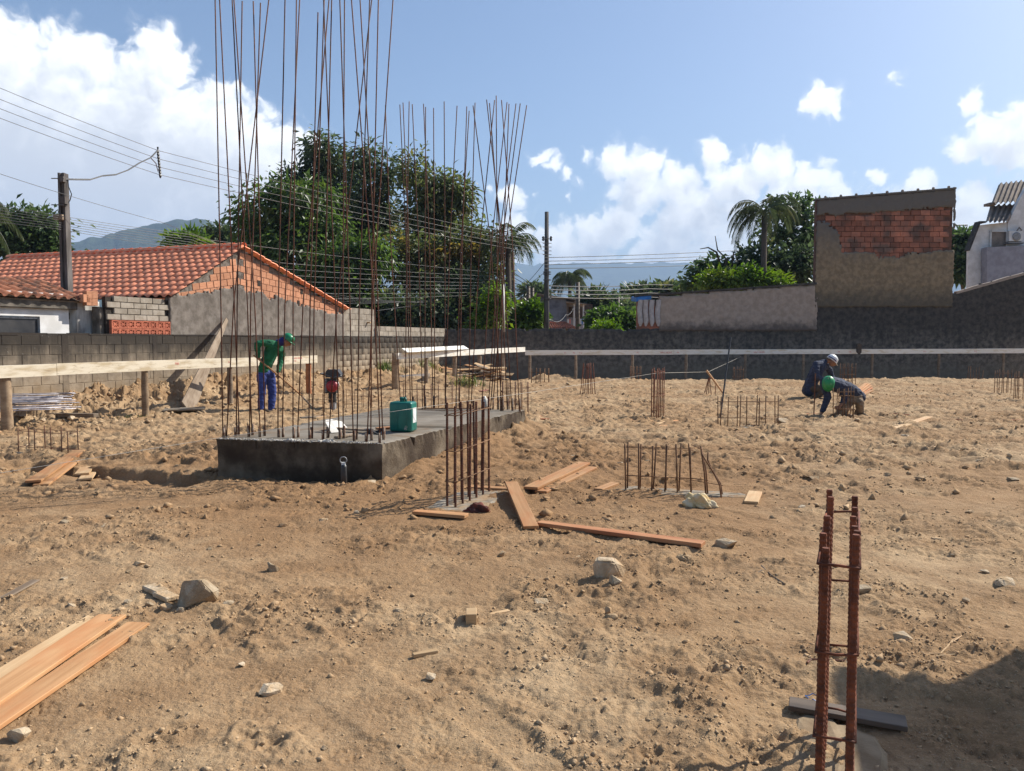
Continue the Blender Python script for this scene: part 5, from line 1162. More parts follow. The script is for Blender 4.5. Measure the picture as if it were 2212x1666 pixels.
m = MB(); g = GP(*zA(1393, 668)); m.tube([g, A(*zA(1440, 300), g.y + 0.3), A(*zA(1482, -10), g.y + 0.6)], 0.016, 6); tagk(m.build('steel_bar', MAT['black']), 'long dark steel bar leaning upright by the wide low cage', 'steel bar')

# ------------------------------------------------------------------ concrete pile cap with its starter bars
cap = thing('pile_cap', 'raised concrete pile cap with two rows of tall starter bars', 'foundation', ((CAPC[0] + CAPC[2]) / 2 * 1.0).xy.to_3d())
def cap_body():
    nu, nv = 90, 80; a, b_, c, d = CAPC; V, F = [], []
    def P_(u, v): return (d.lerp(a, u)).lerp(c.lerp(b_, u), v)          # u: left to right, v: front to back
    rr = np.random.default_rng(3)
    base_xy = []
    for j in range(nv + 1):
        for i in range(nu + 1):
            p = P_(i / nu, j / nv); e = min(i / nu, 1 - i / nu, j / nv, 1 - j / nv)
            z = CAP_T + 0.006 * float(fbm(np.array([p.x * 3]), np.array([p.y * 3]), 3, 7)[0]) + (-0.016 * rr.random() if e == 0 else 0)
            if 0.36 < j / nv < 0.40: z -= 0.03
            base_xy.append((p.x, p.y)); V.append((p.x + (rr.normal() * .007 if e == 0 else 0), p.y + (rr.normal() * .007 if e == 0 else 0), z))
    idx = lambda i, j: j * (nu + 1) + i
    for j in range(nv):
        for i in range(nu): F.append((idx(i, j), idx(i + 1, j), idx(i + 1, j + 1), idx(i, j + 1)))
    ntop = len(F)
    ring = [idx(i, 0) for i in range(nu)] + [idx(nu, j) for j in range(nv)] + [idx(i, nv) for i in range(nu, 0, -1)] + [idx(0, j) for j in range(nv, 0, -1)]
    prev = ring; m = 6
    for k in range(1, m + 1):
        cur = []
        for q in ring:
            x, y = base_xy[q]; z = V[q][2]; zz_ = z + (-0.28 - z) * k / m; n_ = 0.006 * float(perlin(np.array([x * 9 + y * 9]), np.array([zz_ * 9]), 5)[0])
            cx_, cy_ = x - (CAPC[0].x + CAPC[2].x) / 2, y - (CAPC[0].y + CAPC[2].y) / 2; l = math.hypot(cx_, cy_)
            V.append((x + cx_ / l * n_, y + cy_ / l * n_, zz_)); cur.append(len(V) - 1)
        for i in range(len(ring)): j = (i + 1) % len(ring); F.append((prev[i], cur[i], cur[j], prev[j]))
        prev = cur
    me = bpy.data.meshes.new('cap_block'); me.from_pydata(V, [], F); bm = bmesh.new(); bm.from_mesh(me); bmesh.ops.recalc_face_normals(bm, faces=bm.faces); bm.to_mesh(me); bm.free()
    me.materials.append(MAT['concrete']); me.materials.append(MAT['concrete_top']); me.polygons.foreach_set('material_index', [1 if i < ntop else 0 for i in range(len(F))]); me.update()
    put('cap_block', me, cap)
cap_body()
var = ico_variants(6, 1, 0.12, 9); V, Fc, acc = [], [], 0
for k in range(420):                                     # spalled crumbs along the front arris
    t = RNG.random(); p = CAPC[3].lerp(CAPC[0], t); q = abs(RNG.normal()) * 0.05; s_ = RNG.uniform(0.004, 0.014) * (1.9 if 0.42 < t < 0.5 or 0.62 < t < .7 else 1)
    c_, f_ = var[k % 6]; V.append(c_ * s_ + np.array([p.x + q * capR.x, p.y + q * capR.y, CAP_T - 0.006 + 0.25 * s_])); Fc.append(f_ + acc); acc += len(c_)
o = put('spalled_edge', npmesh('spalled_edge', np.concatenate(V), np.concatenate(Fc), MAT['rubble']), cap); o['kind'] = 'stuff'
# front row: (base x, picture y of the base in region units, x of the top, y of the top) in photo pixels
FRONT = [(888,620,856,-60),(902,600,1078,-60),(941,620,965,5),(954,610,872,-60),(994,630,1038,12),(1004,610,922,-60),(1038,630,928,-60),(1057,615,1009,5),(1107,635,1137,-60),(1124,630,1197,-60),(1167,640,1182,-60),(1184,635,1316,-60),
         (1230,650,1267,50),(1245,645,1294,-60),(1290,655,1323,-60),(1309,635,1488,-60),(1352,655,1287,-60),(1367,645,1373,-60),(1408,672,1352,-60),(1422,655,1475,-60),(1462,680,1570,-60),(1477,665,1509,-60),(1516,690,1396,-60),(1526,660,1431,-60)]
sl = bar_mesh('dowel', 0.15, 0.0125, MAT['sleeve'])
for k, (xb, yz, xt, yt) in enumerate(FRONT):
    g = G(xb * PK, (1500 + yz * 0.38427) * PK, CAP_T); rr = random.Random(k)
    top = A(xt * PK, yt * PK, g.y + rr.uniform(-.15, .25)); m1 = g.lerp(top, 0.3) + Vector((-(top.x - g.x) * 0.10, 0, 0)); m2 = g.lerp(top, 0.65) + Vector((-(top.x - g.x) * 0.05, 0, 0))
    b = MB(); b.tube([g - Vector((0, 0, .05)), m1, m2, top], 0.0078, 6); b.build('rebar', MAT['rust'], cap, smooth=True)
    M = Matrix.Translation(g + Vector((rr.choice((-.014, .014)), 0.004, -.02))) @ Matrix.Diagonal((1, 1, rr.uniform(.8, 1.15), 1)); put('dowel', sl, cap, M)
z5 = Z(1550, 350, 0.36014)
REAR = [(120,187,190),(155,165,217),(223,152,197),(257,183,325),(382,178,445),(405,214,400),(493,224,500),(610,153,618),(753,200,675),(861,208,812),(887,257,800),(930,198,1120),(952,166,910),(1080,132,1248),(1112,170,1228),(1168,138,1010),(1186,88,1195),(1245,137,1362),(1306,162,1138),(1328,180,1270),(1405,175,1222),(1452,175,1256),(1523,195,1300),(-40,195,15)]
for k, (xt, yt, xb) in enumerate(REAR):
    tx, ty = z5(xt, yt); bx_, by_ = z5(xb, 1666); f = (882 - by_) / (by_ - ty); ex = bx_ + (bx_ - tx) * f * 0.55
    ex = min(max(ex, 866), 1126); yb_ = 880 + 5 * (ex - 870) / 255 + (3 if k % 2 else 0); g = G(ex, yb_, CAP_T)
    top = A(tx, ty, g.y + 0.1); mid = A(bx_, by_, g.y + 0.05); b = MB(); b.tube([g - Vector((0, 0, .05)), g.lerp(mid, .5) + Vector((0, 0, 0)), mid, mid.lerp(top, .5), top], 0.0085, 6); b.build('rebar', MAT['rust'], cap, smooth=True)
    if k % 3: put('dowel', sl, cap, Matrix.Translation(g + Vector((.014, 0.004, -.02))) @ Matrix.Diagonal((1, 1, 1.5, 1)))

# things lying on the pile cap
def C_(x, y): return G(x, y, CAP_T + 0.012)
z8 = Z(850, 1500, 0.38427)
plank(C_(*z8(1045, 438)) , C_(*z8(1405, 388)), 0.07, 0.022, 'wood_pale', 'narrow pale batten lying across the far edge of the pile cap', lift=-.01)
plank(C_(*z8(905, 432)), C_(*z8(1200, 415)), 0.10, 0.02, 'wood_old', 'weathered board on the far edge of the pile cap behind the plastic sheet', lift=-.012)
plank(C_(*z8(1270, 560)), C_(*z8(1640, 580)), 0.09, 0.022, 'wood_old', 'weathered board lying behind the starter bars on the pile cap', lift=.01)
plank(C_(*z8(1270, 640)), C_(*z8(1480, 602)), 0.06, 0.022, 'wood_old', 'dark short stick among the starter bars', lift=-.008)
plank(C_(*z8(1690, 555)), C_(*z8(1860, 545)), 0.08, 0.03, 'wood_red', 'reddish board end beside the green canister', lift=-.005)
b = MB(); q = [C_(*z8(1225, 585)), C_(*z8(1300, 578)), A(*z8(1215, 445), 9.75), A(*z8(1165, 450), 9.7), A(*z8(1165, 480), 9.6)]
b.prism(q, (0, 0, 0), (0.004, 0.008, 0)); tagk(b.build('plastic_sheet', MAT['sheet']), 'curled milky plastic sheet propped up on the pile cap', 'sheet')
b = MB(); b.prism([A(*z8(1215, 445), 9.8), A(*z8(1330, 470), 10.2), C_(*z8(1395, 540)), C_(*z8(1290, 560))], (0, 0, 0), (0.004, 0.008, 0)); tagk(b.build('plastic_sheet', MAT['sheet']), 'second milky plastic sheet lying behind the curled one', 'sheet')
b = MB(); c0 = C_(*z8(1690, 590)); b.tube([c0 + Vector((0.11 * math.cos(t), 0.06 * math.sin(t), 0.02 + 0.03 * math.sin(2.1 * t))) for t in np.linspace(0, 9.5, 30)], 0.012, 6); tagk(b.build('cable_coil', MAT['black'], smooth=True), 'black coiled strap lying next to the green canister', 'strap')
for k, (x0, y0, x1, y1) in enumerate(((1600, 262, 1950, 262), (1560, 282, 1880, 300), (1640, 272, 2000, 268))):
    b = MB(); zt_ = Z(1500, 1550, 0.29385); b.tube([C_(*zt_(x0 - 1000, y0)), C_(*zt_(x1 - 700, y1))], 0.006, 5); tagk(b.build('steel_bar', MAT['rust_tan']), 'thin steel bar lying loose on the far half of the pile cap', 'steel bar', 'thin bars lying on the pile cap')
# bottle
b = MB(); pc = C_(*Z(1500, 1550, 0.29385)(1465, 255)); b.lathe([(0.0, 0), (0.055, 0.004), (0.06, 0.03), (0.06, 0.12), (0.03, 0.17), (0.02, 0.19)], 12, pc + Vector((0, 0, .005))); tagk(b.build('plastic_jar', MAT['sheet'], smooth=True), 'small clear plastic jar standing on the far end of the pile cap', 'jar')

# green canister
def canister():
    z3 = Z(1500, 1550, 0.29385); c = G(*z3(365, 578), CAP_T); c.z = CAP_T + 0.006; sc = 0.29385 * PK / FPX * c.y
    t = thing('canister', 'green plastic jerrycan standing on the pile cap', 'canister', c)
    Lx, Hh, Dp = 325 * sc, 405 * sc, 0.21; M = frame(c, Vector((0.97, -0.24, 0)))
    bm = bmesh.new(); bmesh.ops.create_cube(bm, size=1.0)
    for v in bm.verts: v.co = Vector((v.co.x * Lx, v.co.y * Dp, (v.co.z + .5) * Hh))
    bmesh.ops.bevel(bm, geom=bm.edges[:], offset=0.032, segments=4, affect='EDGES', profile=0.5)
    me = bpy.data.meshes.new('body'); bm.to_mesh(me); bm.free(); me.materials.append(MAT['canister']); me.polygons.foreach_set('use_smooth', [True] * len(me.polygons)); put('body', me, t, M)
    b = MB()
    for x in (-Lx * .10, Lx * .30): b.tube([(x, -Dp / 2 - 0.0005, 0.04), (x, -Dp / 2 - 0.002, Hh * .5), (x, -Dp / 2 - 0.0005, Hh - 0.04)], 0.0035, 6)
    b.build('seam', MAT['canister'], t, M, True)
    b = MB(); b.lathe([(0.03, -.01), (0.03, 0.015), (0.026, 0.03)], 16, (-Lx * .04, 0, Hh)); b.build('neck', MAT['canister'], t, M, True)
    b = MB(); b.lathe([(0.033, 0.0), (0.035, 0.012), (0.033, 0.026), (0.01, 0.03)], 16, (-Lx * .04, 0, Hh + 0.026)); b.build('cap', MAT['canister'], t, M, True)
    b = MB(); b.tube([(Lx * .02, 0, Hh - .01), (Lx * .02, 0, Hh + .035), (Lx * .07, 0, Hh + 0.052), (Lx * .12, 0, Hh + 0.03), (Lx * .13, 0, Hh - .01)], 0.014, 8); b.build('handle', MAT['canister'], t, M, True)
    b = MB(); b.box((Lx / 2 + 0.0015, 0, Hh * .55), (0.002, Dp * .55, Hh * .5)); b.build('label_sticker', MAT['paper'], t, M)
    b = MB(); b.prism([Vector((Lx * .18, -Dp / 2 - .001, .03)), Vector((Lx * .30, -Dp / 2 - .001, .028)), Vector((Lx * .33, -Dp / 2 - .001, .07)), Vector((Lx * .25, -Dp / 2 - .001, .085)), Vector((Lx * .19, -Dp / 2 - .001, .06))], (0, 0, 0), (0, -0.0012, 0)); b.build('scuff_mark', MAT['scuff'], t, M)
canister()
# strap with ring in front of the cap
z7 = Z(800, 1200, 0.48026)
g = GP(742, 1050); t = thing('lifting_eye', 'black capped anchor with a steel ring before the front of the pile cap', 'anchor', g)
b = MB(); b.lathe([(0.032, -.05), (0.034, 0.1), (0.032, 0.20), (0.026, 0.225)], 14, g + Vector((0, 0.03, 0))); b.build('stem', MAT['black'], t, smooth=True)
b = MB(); c = g + Vector((-.005, 0.03, 0.275)); b.tube([c + Vector((0.036 * math.cos(a), 0, 0.036 * math.sin(a))) for a in np.linspace(-1.35, 4.49, 22)], 0.0065, 6); b.build('ring', MAT['grey_metal'], t, smooth=True)
b = MB(); b.box(g + Vector((-.004, 0.03, 0.235)), (0.04, 0.03, 0.035)); b.build('collar', MAT['paper'], t)

# string lines
b = MB(); pts = [A(-120, 1042, 7.1), A(0, 1022, 7.5), A(470, 946.5, 8.72), A(870, 886, 9.35), A(1130, 850, 11.4), A(1420, 806, 14.95)]
b.tube(pts, 0.0024, 5); tagk(b.build('string_line', MAT['string']), 'white string line stretched over the pile cap from the left edge to the slim cage', 'string')
b = MB(); b.tube([A(1420, 806, 14.95), A(1530, 803.5, 21.4), A(1600, 771, 31.4)], 0.003, 5); tagk(b.build('string_line', MAT['string']), 'string line from the slim cage over the leaning stake to the back board', 'string')

# plate compactor (rammer)
def rammer():
    zz_ = Z(980, 1300, 0.22809); Y = 16.75; g = GP(*zz_(1520, 1490)); Y = g.y; k = 0.22809 * PK / FPX * Y
    t = thing('rammer', 'red and black tamping rammer standing beyond the pile cap', 'rammer', g)
    P_ = lambda x, y, dy=0: A(*zz_(x, y), Y + dy)
    b = MB(); b.box(P_(1520, 1478), (105 * k, 0.30, 24 * k)); b.box(P_(1520, 1400), (92 * k, 0.16, 150 * k)); b.build('foot', MAT['grey_metal'], t)
    b = MB(); c = P_(1512, 1330); b.lathe([((62 if i % 2 else 78) * k, i * 14 * k) for i in range(12)], 14, c); b.build('bellows', MAT['rubber'], t, smooth=True)
    b = MB(); b.box(P_(1500, 1040, 0.05), (190 * k, 0.26, 260 * k)); b.build('engine', MAT['black'], t)
    b = MB(); b.lathe([(100 * k, -0.05), (105 * k, 0.0), (92 * k, 0.05), (40 * k, 0.065), (30 * k, 0.06)], 20, P_(1505, 1050, -0.14), Matrix.Rotation(math.pi / 2, 3, 'X')); b.build('recoil_cover', MAT['red_paint'], t, smooth=True)
    b = MB(); b.lathe([(30 * k, 0.0), (26 * k, 0.02)], 12, P_(1505, 1050, -0.205), Matrix.Rotation(math.pi / 2, 3, 'X')); b.build('starter_boss', MAT['red_paint'], t)
    b = MB(); b.prism([P_(1385, 895, -.12), P_(1395, 790, -.12), P_(1420, 762, -.12), P_(1590, 762, -.12), P_(1650, 850, -.12), P_(1655, 895, -.12)], (0, 0, 0), (0, 0.3, 0)); b.build('tank', MAT['black'], t)
    b = MB(); b.lathe([(18 * k, 0), (18 * k, 22 * k), (10 * k, 28 * k)], 10, P_(1445, 768, .02)); b.build('fuel_cap', MAT['wood_red'], t)
    for x in (1520, 1550):
        b = MB(); b.lathe([(9 * k, 0), (9 * k, 20 * k)], 8, P_(x, 768, .05)); b.build('bolt', MAT['black'], t)
    b = MB(); b.tube([P_(1310, 835, -.1), P_(1380, 850, -.2), P_(1520, 905, -.24), P_(1640, 880, -.2), P_(1690, 840, -.1)], 0.018, 7); b.build('handle', MAT['black'], t, smooth=True)
    b = MB(); b.tube([P_(1310, 835, -.1), P_(1300, 830, .3), P_(1520, 800, .42), P_(1700, 835, .3), P_(1690, 840, -.1)], 0.018, 7); b.build('handle', MAT['black'], t, smooth=True)
    b = MB(); b.tube([P_(1590, 940, -.1), P_(1625, 1020, -.1), P_(1600, 1090, -.05)], 0.014, 6); b.build('hose', MAT['paper'], t, smooth=True)
    for k2 in range(9):
        b = MB(); b.box(P_(1390 + 4 * (k2 % 3), 925 + k2 * 26, -.1), (0.05, 0.05, 0.02)); b.build('cooling_fin', MAT['grey_metal'], t)
rammer()

# steel bars piled by the wall, on a timber sleeper
zL = Z(0, 1450, 0.36166); rr = random.Random(12)
for k in range(30):
    x1 = rr.uniform(640, 900) if k > 3 else rr.uniform(780, 895); y1 = 325 + 165 * (k % 10) / 9 + rr.uniform(-12, 12); Y1 = 13.9 - 0.9 * ((k % 10) / 9) + rr.uniform(-.1, .1)
    pa = A(*zL(x1, y1), Y1); d = Vector((-0.985, -0.17 + rr.uniform(-.035, .035), rr.uniform(-.012, 0.004) - 0.004)).normalized(); pb = pa + d * rr.uniform(4.5, 6.0)
    b = MB(); b.tube([pa, (pa + pb) / 2 - Vector((0, 0, 0.02)), pb], 0.0075, 6); tagk(b.build('steel_bar', MAT['steel'], smooth=True), 'bright straight steel bar in the pile beside the block wall', 'steel bar', 'steel bars piled by the block wall')
plank(GP(*zL(-60, 590)), GP(*zL(1060, 606)), 0.10, 0.07, 'wood_old', 'old timber beam lying in front of the pile of steel bars', lift=0.02)
plank(A(*zL(250, 520), 13.4), A(*zL(235, 500), 14.2), 0.10, 0.10, 'wood_old', 'sleeper carrying the pile of steel bars', lift=-.1)

# scrap timber heap before the dark corner
z3 = Z(1400, 900, 0.42017); rr = random.Random(21)
for k in range(34):
    x = rr.gauss(1190, 105); y = rr.uniform(1345, 1485); Y = 27.6 + rr.uniform(-.5, .8); c = A(*z3(x, y), Y); c.z = max(c.z, gz(c.x, c.y) + 0.04 + 0.55 * rr.random() * math.exp(-((x - 1190) / 120) ** 2))
    a = rr.uniform(-.9, .9); d = Vector((math.cos(a) * rr.choice((-1, 1)), math.sin(a) * .8, rr.uniform(-.25, .3))).normalized() * rr.uniform(0.35, 0.95)
    m = rr.choice(('wood_old', 'wood_dark', 'wood_old', 'wood_pale', 'wood'))
    o = put('scrap_board', bevbox('scrap_board', (d.length * 2, rr.uniform(.08, .2), .025), MAT[m], 0.003), None, frame(c, d, Vector((rr.uniform(-.5, .5), -.3, 1)))); tagk(o, 'piece of scrap timber in the heap before the dark wall', 'plank', 'scrap timber heap')
for k in range(9):
    c = A(*z3(rr.uniform(500, 720), rr.uniform(1425, 1470)), 27.0 + rr.uniform(-.4, .4)); d = Vector((1, rr.uniform(-.4, .4), rr.uniform(-.06, .1))) * rr.uniform(.3, .6)
    o = put('slate_sheet', bevbox('slate_sheet', (d.length * 2, .4, .02), MAT['fibre'], 0.003), None, frame(c, d, Vector((0, -.3, 1)))); tagk(o, 'grey broken roofing sheet stacked left of the scrap timber', 'sheet', 'broken roofing sheets')

# orange cable
zR = Z(3000, 1350, 0.48825); b = MB()
cp = [(-700, 475), (-500, 470), (-250, 478), (0, 466), (200, 456), (400, 466), (600, 482), (890, 515), (960, 524), (1000, 545), (1030, 575), (1060, 597), (1140, 615), (1260, 626), (1400, 635), (1560, 652), (1700, 670), (1790, 674), (1840, 695), (1890, 715), (2050, 740), (2212, 755), (2420, 775)]
b.tube([GP(*zR(x, y), 0.012) for x, y in cp], 0.012, 6); tagk(b.build('power_cable', MAT['cable_orange'], smooth=True), 'orange power cable snaking across the earth to the right edge', 'cable')

# rags
def rag(label, c, size, mat, seed, second=None):
    bm = bmesh.new(); bmesh.ops.create_icosphere(bm, subdivisions=4, radius=1.0); r = np.random.default_rng(seed); ph = r.uniform(0, 6, 12)
    for v in bm.verts:
        p = v.co; n_ = 0.28 * math.sin(4 * p.x + ph[0] + 2 * p.z) * math.sin(3 * p.y + ph[1]) + 0.20 * math.sin(7 * p.y + ph[2] + 3 * p.x) + 0.10 * math.sin(13 * p.x + 9 * p.z + ph[3])
        k = 1 + n_; v.co = Vector((p.x * size[0] * k, p.y * size[1] * k, max(p.z * size[2] * k, -size[2] * .35)))
    me = bpy.data.meshes.new('rag'); bm.to_mesh(me); bm.free(); me.materials.append(MAT[mat]); me.polygons.foreach_set('use_smooth', [True] * len(me.polygons))
    o = put('rag', me, None, Matrix.Translation(c + Vector((0, 0, size[2] * .33))) @ Matrix.Rotation(seed, 4, 'Z') if False else Matrix.Translation(c + Vector((0, 0, size[2] * .33)))); tagk(o, label, 'rag')
rag('dark red oily rag crumpled at the foot of the tall middle cage', GP(1034, 1106), (0.105, 0.07, 0.055), 'rag_red', 3)
rag('cream coloured rag bundled at the foot of the broad low cage', GP(1507, 1094), (0.11, 0.075, 0.085), 'rag_cream', 4)
rag('cream cloth scrap spread beside the bundled cream rag', GP(1525, 1095), (0.085, 0.06, 0.045), 'rag_cream', 8)

# ------------------------------------------------------------------ stones
LOOSE = []
def stone(x, y, w, h, label=None, seed=0, dep=0.8, mat='stone', tilt=0.0):
    g = GP(x, y); k = g.y / FPX; W_, H_ = w * k, h * k; r = np.random.default_rng(seed + 100)
    p = r.normal(size=(15, 3)); p /= (np.abs(p) ** 3.2).sum(1, keepdims=True) ** (1 / 3.2); p *= r.uniform(0.8, 1.0, (15, 1))
    bm = bmesh.new()
    for q in p: bm.verts.new(q)
    res = bmesh.ops.convex_hull(bm, input=bm.verts[:]); bmesh.ops.delete(bm, geom=[v for v in bm.verts if not v.link_faces], context='VERTS')
    bmesh.ops.bevel(bm, geom=bm.edges[:], offset=0.13, segments=2, affect='EDGES', clamp_overlap=True)
    co = np.array([v.co[:] for v in bm.verts]); lo, hi = co.min(0), co.max(0); co = (co - (lo + hi) / 2) / (hi - lo)
    co = co * np.array([W_, W_ * dep, H_ * 1.2]) * (1 + 0.02 * r.normal(size=(len(co), 1))); co[:, 2] += H_ * 0.33; co[:, 1] += W_ * dep * 0.4
    a = tilt; co = np.stack([co[:, 0] * math.cos(a) - co[:, 2] * math.sin(a), co[:, 1], co[:, 0] * math.sin(a) + co[:, 2] * math.cos(a)], -1)
    for v, q in zip(bm.verts, co): v.co = q
    bmesh.ops.recalc_face_normals(bm, faces=bm.faces); me = bpy.data.meshes.new('stone'); bm.to_mesh(me); bm.free(); me.materials.append(MAT[mat]); o = put('stone', me, None, Matrix.Translation(g))
    if label: tagk(o, label, 'stone')
    else: tagk(o, None, 'stone', 'small loose stones on the bare earth'); LOOSE.append((o, g))
z9a = Z(0, 2150, 0.55332)
stone(414, 1314, 84, 66, 'largest pale stone block in the left foreground', 1, 0.7, tilt=-0.1)
stone(1318, 1253, 74, 48, 'knobbly saddle shaped rock in the middle foreground', 2, 0.6)
stone(1331, 1270, 32, 26, 'smaller rock leaning before the saddle shaped one', 3, 0.8)
stone(1870, 1290, 36, 26, 'pale rock just right of the nearest rebar cage', 4)
stone(1964, 1392, 52, 20, 'flat pale rock right of the nearest cage, dark hollow below it', 5)
stone(2178, 1270, 50, 22, 'flat round stone at the right edge', 6)
stone(591, 1237, 26, 26, 'upright brown stone left of centre', 7, tilt=.3)
stone(1480, 1216, 36, 17, 'speckled grey stone beside the end of the long reddish plank', 8)
stone(30, 1605, 50, 30, 'rounded stone under the planks at the bottom left', 9)
stone(580, 1505, 50, 18, 'flat pale stone half sunk in the foreground left of centre', 10)
stone(1575, 1185, 52, 20, 'splintered rock beyond the long reddish plank', 11)
stone(1890, 700, 1, 1, None, 12) if False else None
stone(*zA(1925, 712), 28, 15, 'squared rough stone right of the wide low cage', 13)
stone(357, 822, 22, 24, 'tall pointed rock on the soil bank against the block wall', 14, tilt=.2)
stone(1510, 1214, 20, 9, 'small flat stone right of the speckled grey one', 15)
for k, (x, y, w, h, a) in enumerate(((330, 1286, 60, 16, 0.5), (352, 1300, 66, 14, 0.45))):
    g = GP(x, y); me = bevbox('brick_fragment', (0.20 - 0.02 * k, 0.085, 0.03), MAT['stone'], 0.006); o = put('brick_fragment', me, None, frame(g + Vector((0, 0.04, 0.022)), Vector((0.75, -0.66, 0.02)))); tagk(o, ('flat tile fragment left of the largest stone, farther of two', 'flat tile fragment left of the largest stone, nearer of two')[k], 'tile')
SM = [(297,1222,26,9),(148,1310,14,9),(135,1255,16,8),(275,1240,14,8),(40,1330,24,14),(270,1307,20,10),(150,1318,20,14),(320,1312,18,11),(355,1320,24,14),(388,1325,18,13),(490,1310,26,10),(770,1112,14,9),(610,1140,20,9),(220,1140,20,8),(135,1132,22,8),(700,1130,26,10),
      (868,1037,18,11),(800,1047,20,9),(860,1330,26,14),(1170,1308,34,11),(1315,1325,16,14),(1322,1342,30,14),(1083,1205,20,14),(930,1470,22,14),(1315,1420,16,8),(915,1420,30,6),(1735,1100,16,8),(1250,1210,18,9),(292,1442,10,10),(1690,1155,16,7),
      (1713,948,14,7),(1738,978,13,7),(1770,960,16,8),(1880,1020,14,8),(1920,1030,14,9),(1980,1013,20,10),(2000,1035,18,8),(1760,1040,22,11),(1895,965,15,9),(1935,970,16,10),(1975,960,18,9),(1958,948,18,10),(2120,1002,22,9),(2195,1042,26,10),(2030,1170,22,7),(2100,1110,20,7),(2090,1300,16,8),(2130,1240,18,8),
      (1600,940,12,6),(1450,980,12,7),(1485,975,14,7),(1400,1000,14,7),(1525,960,12,6),(1340,1005,14,7),(1240,990,14,7),(1170,1000,12,6),(1300,960,10,5),(1120,960,12,6),(420,905,12,7),(300,925,12,6),(250,915,16,7),(220,908,14,7),(180,912,18,8),(150,905,15,7),(455,980,12,6),(330,968,14,5),(380,1010,12,6),(90,910,12,7),
      (1480,1435,12,6),(1560,1500,14,6),(1400,1560,12,6),(1200,1600,14,7),(1050,1540,12,6),(850,1580,14,7),(700,1620,14,7),(480,1600,14,7),(350,1530,12,7),(520,1440,14,7),(640,1390,12,7),(760,1360,12,7),(200,1200,12,7),(450,1190,14,7),(560,1180,12,6),(940,1180,12,6)]
for k, (x, y, w, h) in enumerate(SM): stone(x, y, w, h, None, 30 + k, 0.8 + 0.1 * (k % 3), mat='stone' if k % 4 else 'clod')

MARKS = [('the nearest rebar cage', 1820, 1600), ('the planks at the bottom left', 150, 1430), ('the largest pale stone', 414, 1300), ('the cut wooden block', 1018, 1340), ('the saddle shaped rock', 1318, 1245), ('the tall middle cage', 1000, 1095), ('the long reddish plank', 1340, 1160),
         ('the broad low cage', 1440, 1060), ('the pile cap front', 650, 1040), ('the trench planks', 125, 1020), ('the kneeling man', 1810, 905), ('the pale plank pair', 1965, 915), ('the low left cage', 95, 980), ('the slim tall cage', 1420, 905), ('the old timber beam', 150, 900), ('the flat rock by the nearest cage', 1964, 1385), ('the flat round edge stone', 2178, 1265), ('the pile cap corner', 1120, 900)]
seen = {}
for o, g in LOOSE:
    nm, mx_, my_ = min(MARKS, key=lambda m: (GP(m[1], m[2]) - g).length); q = GP(mx_, my_); d = g - q
    side = ('right of ' if d.x > 0 else 'left of ') if abs(d.x) > abs(d.y) else ('beyond ' if d.y > 0 else 'in front of ')
    seen.setdefault((side, nm), []).append((d.length, o))
ORD = ['closest', 'second closest', 'third closest', 'fourth closest', 'fifth closest', 'sixth closest', 'seventh closest', 'eighth closest', 'ninth closest', 'tenth closest', 'eleventh closest', 'twelfth closest']
for (side, nm), l in seen.items():
    l.sort(key=lambda t: t[0])
    for k, (_, o) in enumerate(l): o['label'] = ('small loose stone ' + side + nm) if len(l) == 1 else ('small loose stone ' + side + nm + ', ' + ORD[min(k, 11)] + ' of them')

# pale twigs on the ground
b = thing('twig', 'forked dry white twig on the earth near the right edge', 'twig', GP(1990, 1420))
z9 = Z(3000, 1950, 0.67331)
for pts in (((990, 990), (1110, 985), (1160, 930), (1235, 880)), ((1110, 985), (1150, 945), (1180, 905), (1215, 890)), ((1080, 1000), (1200, 990), (1260, 985))):
    m = MB(); m.tube([GP(*z9(x, y), 0.012) for x, y in pts], 0.0035, 5); m.build('stem', MAT['wood_pale'], b)
m = MB(); m.tube([GP(*z9(x, y), 0.02) for x, y in ((320, 1050), (345, 1030), (410, 1032), (560, 1040))], 0.006, 5); tagk(m.build('steel_hook', MAT['rust']), 'rusty bent wire hook behind the nearest rebar cage', 'wire')
m = MB(); m.tube([GP(*z9(x, y), 0.01 + 0.01 * (i % 2)) for i, (x, y) in enumerate(((0, 522), (45, 500), (75, 492), (50, 470), (110, 520), (190, 580)))], 0.006, 5); tagk(m.build('branch', MAT['wood_old']), 'dry broken twig lying in the middle right foreground', 'twig')
m = MB(); c = GP(*z9(370, 1248), 0.012); m.tube([c + Vector((0.035 * math.cos(t) * (1 + .3 * math.sin(3 * t)), 0.03 * math.sin(t), 0.004 * math.sin(5 * t))) for t in np.linspace(0, 12, 40)], 0.002, 4); tagk(m.build('wire_scrap', MAT['tarp']), 'tangle of thin blue plastic string by the nearest cage', 'string')

